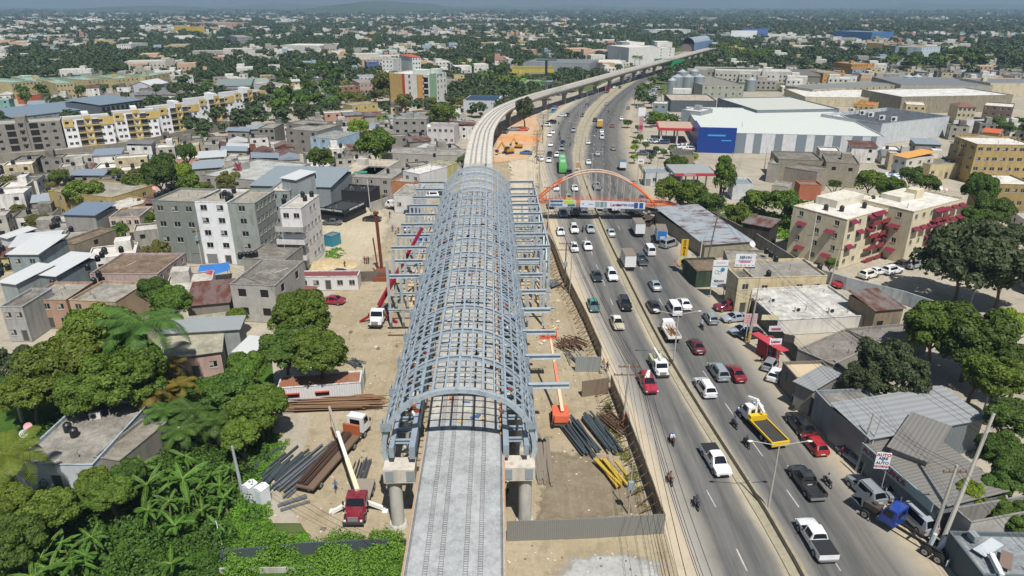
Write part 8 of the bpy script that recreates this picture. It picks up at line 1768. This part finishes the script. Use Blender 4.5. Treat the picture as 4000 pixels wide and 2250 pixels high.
cover('grass','bright green weeds beside the portable toilets and steel piles',[(990,1780),(1070,1690),(1140,1710),(1080,1790),(1020,1860),(1060,2010),(1065,2070),(1230,2095),(1240,2150),(900,2160),(900,1990)],30000,.5,.09,leafm('4d7a22','6f9a33'),6,.4)
cover('vines','green vines spilling over the sheet metal wall at the bottom',[(880,2165),(1000,2120),(1200,2125),(1350,2110),(1500,2090),(1580,2140),(1560,2250),(1400,2290),(1180,2290),(1100,2200),(900,2290)],44000,1.9,.1,leafm('3f6a1c','74983a'),7,.6)
cover('grass','tall grass in the empty plot beside the curved track',[(1760,375),(1900,345),(2040,345),(2110,365),(2060,385),(1980,372),(1860,378)],14000,1.8,.5,leafm('55782a','7a9a3c'),8,2)
cover('undergrowth','overgrown weeds in the walled yard behind the market shed',[(2640,800),(2800,800),(3000,830),(3160,870),(3200,960),(2960,920),(2800,860)],16000,1.6,.22,leafm('557a24','7a9c36'),9,1)
cover('grass','small weed patch beside the rubble left of the station',[(1270,975),(1330,960),(1350,990),(1320,1010),(1275,1005)],3000,.4,.1,leafm('4d7a22','6f9a33'),10,.4)
cover('grass','weeds along the roadside hoarding',[(2340,1620),(2380,1560),(2420,1700),(2480,1830),(2530,1990),(2480,1960),(2400,1760)],3500,.45,.09,leafm('6a7a35','8f9550'),12,.4)

for i in range(16):
    u,v=[(2490,520),(2500,560),(2478,600),(2560,610),(2590,620),(2620,610),(2475,640),(2540,640),(2480,580),(2520,590),(2570,470),(2600,478),(2550,485),(2630,482),(2700,640),(2450,500)][i]; p=G(u,v); tree(p.x,p.y,1.6 if i<10 else 2.4,2.4,'mid','gmyd'[i%4],'small round tree planted in the supermarket car park','small trees of the supermarket car park'); occupy(p.x,p.y,2)
# ---------------------------------------------------------------- the scattered town beyond the named buildings
fr=random.Random(21)
FC=[('b9b5ab',.9),('e2e1dc',1.2),('a5a299',1.),('c9bb98',.35),('c49a86',.3),('d1c08a',.2),('9db4bf',.25),('bfa06a',.15),('8f8c85',1.),('b7705a',.12),('7fb0a8',.08)]
def fcol(): return fr.choices([c for c,_ in FC],[w for _,w in FC])[0]
HM={}
def farhouse_mesh(var):
    """plain small house, wall and roof meshes in a unit of metres"""
    if var in HM: return HM[var]
    q=random.Random(var); W_,D_,H_=q.uniform(5.5,10),q.uniform(5.5,9),q.choice([2.9,3.1,3.2,3.3,5.2,5.8]); mb=MB(); rects={}
    for fc in 'frlk':
        o,ux,nr,L=face_frame(fc,W_,D_); rr=[]; n=max(2,int(L/3.2))
        for s in range(int(H_/2.9)):
            for k in range(n):
                if q.random()<.8: x=(k+.5)*L/n-.55; rr.append((x,s*2.9+.95,x+1.1,s*2.9+2.0))
        wallface(mb,(o[0],o[1],0),(ux[0],ux[1],0),L,H_,rr,.14,(nr[0],nr[1],0))
        for x0,z0,x1,z1 in rr:
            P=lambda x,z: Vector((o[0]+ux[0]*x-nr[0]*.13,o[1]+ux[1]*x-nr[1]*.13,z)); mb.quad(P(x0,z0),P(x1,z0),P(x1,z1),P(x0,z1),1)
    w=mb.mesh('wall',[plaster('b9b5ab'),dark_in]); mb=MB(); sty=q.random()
    if sty<.62:
        mb.box(.1,.1,H_-.5,W_-.1,D_-.1,H_-.4); 
        for a in ((-.05,-.05,W_+.05,.15),(-.05,D_-.15,W_+.05,D_+.05),(-.05,.15,.15,D_-.15),(W_-.15,.15,W_+.05,D_-.15)): mb.box(a[0],a[1],H_-.001,a[2],a[3],H_+.08)
        if q.random()<.5: mb.box(W_*.55,D_*.5,H_-.4,W_*.9,D_*.9,H_+2)
        r=mb.mesh('roof',roofcon()); t='con'
    elif sty<.82:
        g=D_*.18; mb.add([(-.3,-.3,H_),(W_+.3,-.3,H_),(W_+.3,D_/2,H_+g),(-.3,D_/2,H_+g),(W_+.3,D_+.3,H_),(-.3,D_+.3,H_)],[(0,1,2,3),(3,2,4,5),(0,3,5),(1,4,2)]); r=mb.mesh('roof',corr()); t='met'
    else: mb.add([(-.4,-.4,H_+.02),(W_+.4,-.4,H_+.02),(W_+.4,D_+.4,H_+.7),(-.4,D_+.4,H_+.7),(-.4,-.4,H_+.1),(W_+.4,-.4,H_+.1),(W_+.4,D_+.4,H_+.8),(-.4,D_+.4,H_+.8)],[(3,2,1,0),(4,5,6,7),(0,1,5,4),(1,2,6,5),(2,3,7,6),(3,0,4,7)]); r=mb.mesh('roof',corr()); t='met'
    HM[var]=(w,r,t,W_,D_,H_); return HM[var]
RO=[roofcon(),roofcon('c9c6bd','8f8b82',.4),roofcon('8f8b82','57534c',.7),roofcon('e2e0da','b0ada5',.3)]; RM=[corr('a9b3ba',.1),corr('8d7f7b',.7),corr('85746e',.8),corr('9aa6b2',.0),corr('dcdfdf',.1),corr('8d8f8c',.45)]
NH=0
def farhouse(x,y,rz,lab,grp,cat='house'):
    global NH
    w,r,t,W_,D_,H_=farhouse_mesh(fr.randrange(16)); R_=math.hypot(W_,D_)/2
    rt=root('small_house',(x,y,0),rz,None,cat,grp); c=fcol(); a=link('wall',w,rt,(-W_/2,-D_/2,0)); setmat(a,0,plaster(c,.7)); b=link('roof',r,rt,(-W_/2,-D_/2,0)); setmat(b,0,fr.choice(RO if t=='con' else RM))
    rt['label']=lab; occupy(x,y,R_*.8); NH+=1
    if t=='con' and y<300 and fr.random()<.6:
        tank(0,0,0,loc=Vector((x+fr.uniform(-2,2),y+fr.uniform(-2,2),H_-.4)),label='black plastic water tank on a small house roof in the packed blocks')
    return rt
# packed blocks left of the track: streets run slanting
def fill(px,ang,sx,sy,lab,grp,lim,jit=.9,prob=.93,n0=None):
    P=[G(*p)[:2] for p in px]; xs=[p[0] for p in P]; ys_=[p[1] for p in P]; ca,sa=math.cos(ang),math.sin(ang); cnt=0; cand=[]
    N_=int(max(max(xs)-min(xs),max(ys_)-min(ys_))/min(sx,sy))+2; cx,cy=sum(xs)/len(xs),sum(ys_)/len(ys_)
    for i in range(-N_,N_):
        for j in range(-N_,N_):
            x=cx+i*sx*ca-j*sy*sa+fr.uniform(-jit,jit); y=cy+i*sx*sa+j*sy*ca+fr.uniform(-jit,jit)
            if inpoly(x,y,P): cand.append((y,x))
    cand.sort()
    for y,x in cand:
        if cnt>=lim: break
        if fr.random()<prob and free(x,y,3.1): farhouse(x,y,ang+fr.choice([0,PI/2])+fr.uniform(-.06,.06),lab,grp); cnt+=1
    return cnt
fill([(-200,720),(-200,1130),(420,1180),(760,1240),(1000,1180),(1010,760),(1180,700),(1600,690),(1830,640),(1830,470),(1400,450),(1060,530),(960,520),(600,610),(200,670),(0,690)],.35,8.3,8.3,'small flat or tin roofed house in the packed blocks left of the elevated track','small houses packed left of the track',230)
fill([(2850,600),(3100,620),(3500,700),(4200,760),(4200,560),(3600,540),(3500,480),(4200,430),(4200,640),(3300,600)],-.3,12,12,'small house in the cluster right of the supermarket warehouse','small houses right of the supermarket',25)
fill([(3950,800),(4200,780),(4200,1200),(4050,1200)],-.3,12,12,'small house at the right picture edge','small houses right of the supermarket',6)
fill([(0,440),(0,330),(700,300),(1300,270),(1850,250),(1850,330),(1450,420),(1040,380),(700,420)],.3,17,17,'small house among trees in the left middle distance','small houses in the left middle distance',80,2.5,.75)
fill([(2900,290),(3300,250),(3900,250),(4200,260),(4200,330),(3300,310),(3100,290)],-.2,15,15,'small house on the slope right of the long grey warehouses','small houses on the right slope',60,2.5,.8)
# far wood and far houses: masses beyond counting
EXC=[G(*p)[:2] for p in [(2560,370),(2660,300),(2760,285),(3100,290),(3600,300),(4200,310),(4200,560),(2500,620)]]
def scatter_far():
    r=np.random.RandomState(3); C=[];Nn=[];Sz=[]; cl=np.array([[0,0,0]])
    base=[crown_cards(50+k,9,170,.7,.72,(.3,.45)) for k in range(4)]; tb=[]
    for k in range(4): tb.append(base[k])
    out_c=[];out_n=[];out_s=[]; n=0; tries=0
    bands=[(300,620,1300,4.6,1.0),(620,1200,3800,6,1.25),(1200,2300,3600,7,1.5),(2300,4300,2600,12,2.6),(4300,9000,2600,22,6)]
    for y0,y1,cnt,Rr,big in bands:
        k=0
        while k<cnt:
            y=math.sqrt(r.uniform(y0*y0,y1*y1)); x=r.uniform(-1,1)*y*.84
            nz=noise.noise(Vector((x*.0035,y*.0035,0)))+.5*noise.noise(Vector((x*.012,y*.012,3)))
            lim=-.12 if x>medx(min(y,900))+20 else .0
            if y>1200: lim-=.1
            if nz<lim and r.rand()<.75: continue
            if y<1100 and (not free(x,y,5 if y<620 else 6) or inpoly(x,y,EXC)): tries+=1; k+=(tries%6==0); continue
            s=Rr*(.55+.75*r.rand())*(1 if y<2300 else 1); c,nn=base[r.randint(4)]; m=170 if y<1200 else 70 if y<2300 else 34
            idx=r.choice(170,m,replace=False); out_c.append(c[idx]*np.array([s,s,s*(.85 if y<2300 else .5)])+np.array([x,y,s*.75 if y<2300 else s*.35])); out_n.append(nn[idx]); out_s.append(np.full(m,s*(.2 if y<1200 else .33 if y<2300 else .42))); k+=1
    c=np.concatenate(out_c);nn=np.concatenate(out_n);s=np.concatenate(out_s)
    link('far_wood',cards('far_wood',c,nn,s,leafm('33482a','4b5f36',.1),3),label='mass of dark green trees spread through the distant town and plain',cat='wood',kind='stuff')
# individually built middle distance trees
tl=0; rr_=random.Random(5); TG={'l':('mid green tree among the houses left of the curving track','trees left of the curving track'),'r':('mid green tree beyond the warehouses on the right','trees beyond the warehouses on the right')}
def patch_trees(px,n,side,Rm=(2.6,4.6),h=4.5,hues='gdmb'):
    P=[G(*p)[:2] for p in px]; xs=[p[0] for p in P]; ys_=[p[1] for p in P]; k=0;t=0
    while k<n and t<n*60:
        t+=1; x=rr_.uniform(min(xs),max(xs)); y=rr_.uniform(min(ys_),max(ys_)); Rr=rr_.uniform(*Rm)
        if inpoly(x,y,P) and free(x,y,Rr*.55):
            tree(x,y,Rr,h*rr_.uniform(.8,1.25),'mid' if y<330 else 'far',rr_.choice(hues),TG[side][0],TG[side][1]); occupy(x,y,Rr*.7); k+=1
patch_trees([(1075,330),(1180,290),(1330,300),(1330,420),(1470,470),(1350,520),(1100,490),(1000,450)],34,'l',(4,6.5),7,'gdbd')
patch_trees([(0,370),(250,350),(520,330),(600,380),(480,400),(250,390),(60,440),(0,470)],12,'l',(2.8,4.6),4.5,'dobd')
patch_trees([(1760,270),(1900,240),(2250,200),(2250,240),(2000,290),(1900,330),(1760,340)],14,'l',(3.5,6),6,'gdb')
patch_trees([(2500,395),(2470,400),(2490,345),(2560,290),(2640,235),(2700,215),(2700,245),(2600,300),(2530,350)],40,'r',(2.6,4.2),3.5,'gmd')
patch_trees([(2760,250),(2780,200),(2900,190),(2990,225),(2990,270),(2850,265)],24,'r',(5,7.5),6,'gdm')
patch_trees([(3420,300),(3500,230),(3800,200),(3850,290),(3640,300)],22,'r',(5,8),7,'gd')
patch_trees([(3860,520),(4100,500),(4100,560),(3900,560)],6,'r',(3,4.5),5,'gd')
patch_trees([(2520,470),(2620,455),(2640,490),(2530,500)],8,'r',(2,3),2.5,'gm')
patch_trees([(-100,760),(0,700),(1000,700),(1000,1000),(300,1100)],22,'l',(1.6,2.6),3.5,'gmo')
scatter_far()
def far_houses():
    r=np.random.RandomState(9); cols=['c9c6bd','dcdad4','a8a59c','c9ae93','b98f7f','b8a77d','9fb4bf']; mbs=[MB() for _ in cols]; dk_=MB(); 
    for y0,y1,cnt in ((430,900,560),(900,1700,1450),(1700,3200,2000),(3200,5200,800)):
        k=0
        while k<cnt:
            y=math.sqrt(r.uniform(y0*y0,y1*y1)); x=r.uniform(-1,1)*y*.82; right=x>medx(min(y,900))+20
            if right and y>1300 and r.rand()<.8: continue
            nz=noise.noise(Vector((x*.0035,y*.0035,0)))+.5*noise.noise(Vector((x*.012,y*.012,3)))
            if nz>(.02 if not right else -.1) and r.rand()<.85: continue
            if y<1000 and not free(x,y,5): k+=.2; continue
            a=.3 if not right else -.25; a+=r.uniform(-.08,.08); w,d,h=r.uniform(7,15),r.uniform(7,13),r.choice([3.0,3.2,5.8,6.2,8.5]); 
            if r.rand()<.04: w*=4;d*=2;h=8
            mb=mbs[r.choice(len(cols),p=[.24,.3,.2,.1,.05,.05,.06])]; mb.T=Matrix.Translation((x,y,0))@Matrix.Rotation(a,4,'Z'); mb.box(-w/2,-d/2,0,w/2,d/2,h); 
            if r.rand()<.5: mb.box(-w/2+.5,-d/2+1,h,0,d/2-1,h+2.2)
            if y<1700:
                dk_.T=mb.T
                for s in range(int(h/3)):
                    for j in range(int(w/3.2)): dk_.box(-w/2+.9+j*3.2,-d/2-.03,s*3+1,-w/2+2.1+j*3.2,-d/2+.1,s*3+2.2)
            k+=1
    all_=MB()
    for i,m in enumerate(mbs): all_.add(m.v,m.f,i)
    all_.add(dk_.v,dk_.f,len(cols))
    all_.build('distant_houses',[plaster(c,.5) for c in cols]+[dark_in],label='mass of small pale houses spread over the distant town',cat='houses',kind='stuff')
far_houses()
# hills on the horizon
def ridge(name,y0,amp,seed,col,x0=-12000,x1=12000,prof=None):
    mb=MB(); nx,ny=150,10; vs=[]
    for j in range(ny+1):
        for i in range(nx+1):
            x=x0+(x1-x0)*i/nx; t=j/ny; e=math.sin(PI*min(1,t*1.0)*.5) ; nzz=.55+.6*noise.noise(Vector((x*.00045+seed,0,seed)))+.25*noise.noise(Vector((x*.0016,t*2,seed)))+.1*noise.noise(Vector((x*.005,t*5,seed)))
            vs.append((x,y0+t*2500,amp*max(0,nzz)*e*(prof(x) if prof else 1)-.3))
    fs=[(j*(nx+1)+i,j*(nx+1)+i+1,(j+1)*(nx+1)+i+1,(j+1)*(nx+1)+i) for j in range(ny) for i in range(nx)]
    mb.add(vs,fs); mb.build(name,earth(*col,.003,.01,.7),kind='structure',smooth=True)
ridge('hills',4300,62,1.3,('2f4226','44532f','5a5c3c'),-5200,5200,lambda x: 1.6*math.exp(-((x+1230)/330)**2)+.75*math.exp(-((x+760)/200)**2)+.75*math.exp(-((x+150)/500)**2)+1.1*math.exp(-((x+3050)/420)**2)+.5*math.exp(-((x-1500)/700)**2)+.7*math.exp(-((x+2200)/260)**2)+.04)
ridge('hills',6400,150,7.7,('36492f','46573a','575c40'),-9000,9000,lambda x: .55+.5*math.sin(x*.0011+1.2)*math.sin(x*.0005))
ridge('mountains',9300,760,4.1,('3d4f3a','4a5a42','5b6148'),x0=-12000,x1=12000)
HZ=MB(); HZ.box(-12700,-200,-1.5,12700,12600,900.); n=NT('haze'); n.n.remove(n.b); vol=n.N('VolumePrincipled'); vol.inputs['Color'].default_value=(.5,.72,1,1); vol.inputs['Density'].default_value=.00013; vol.inputs['Anisotropy'].default_value=0; n.L(vol.outputs[0],n.out.inputs['Volume'])
HZ.build('haze',n.m,kind='stuff')
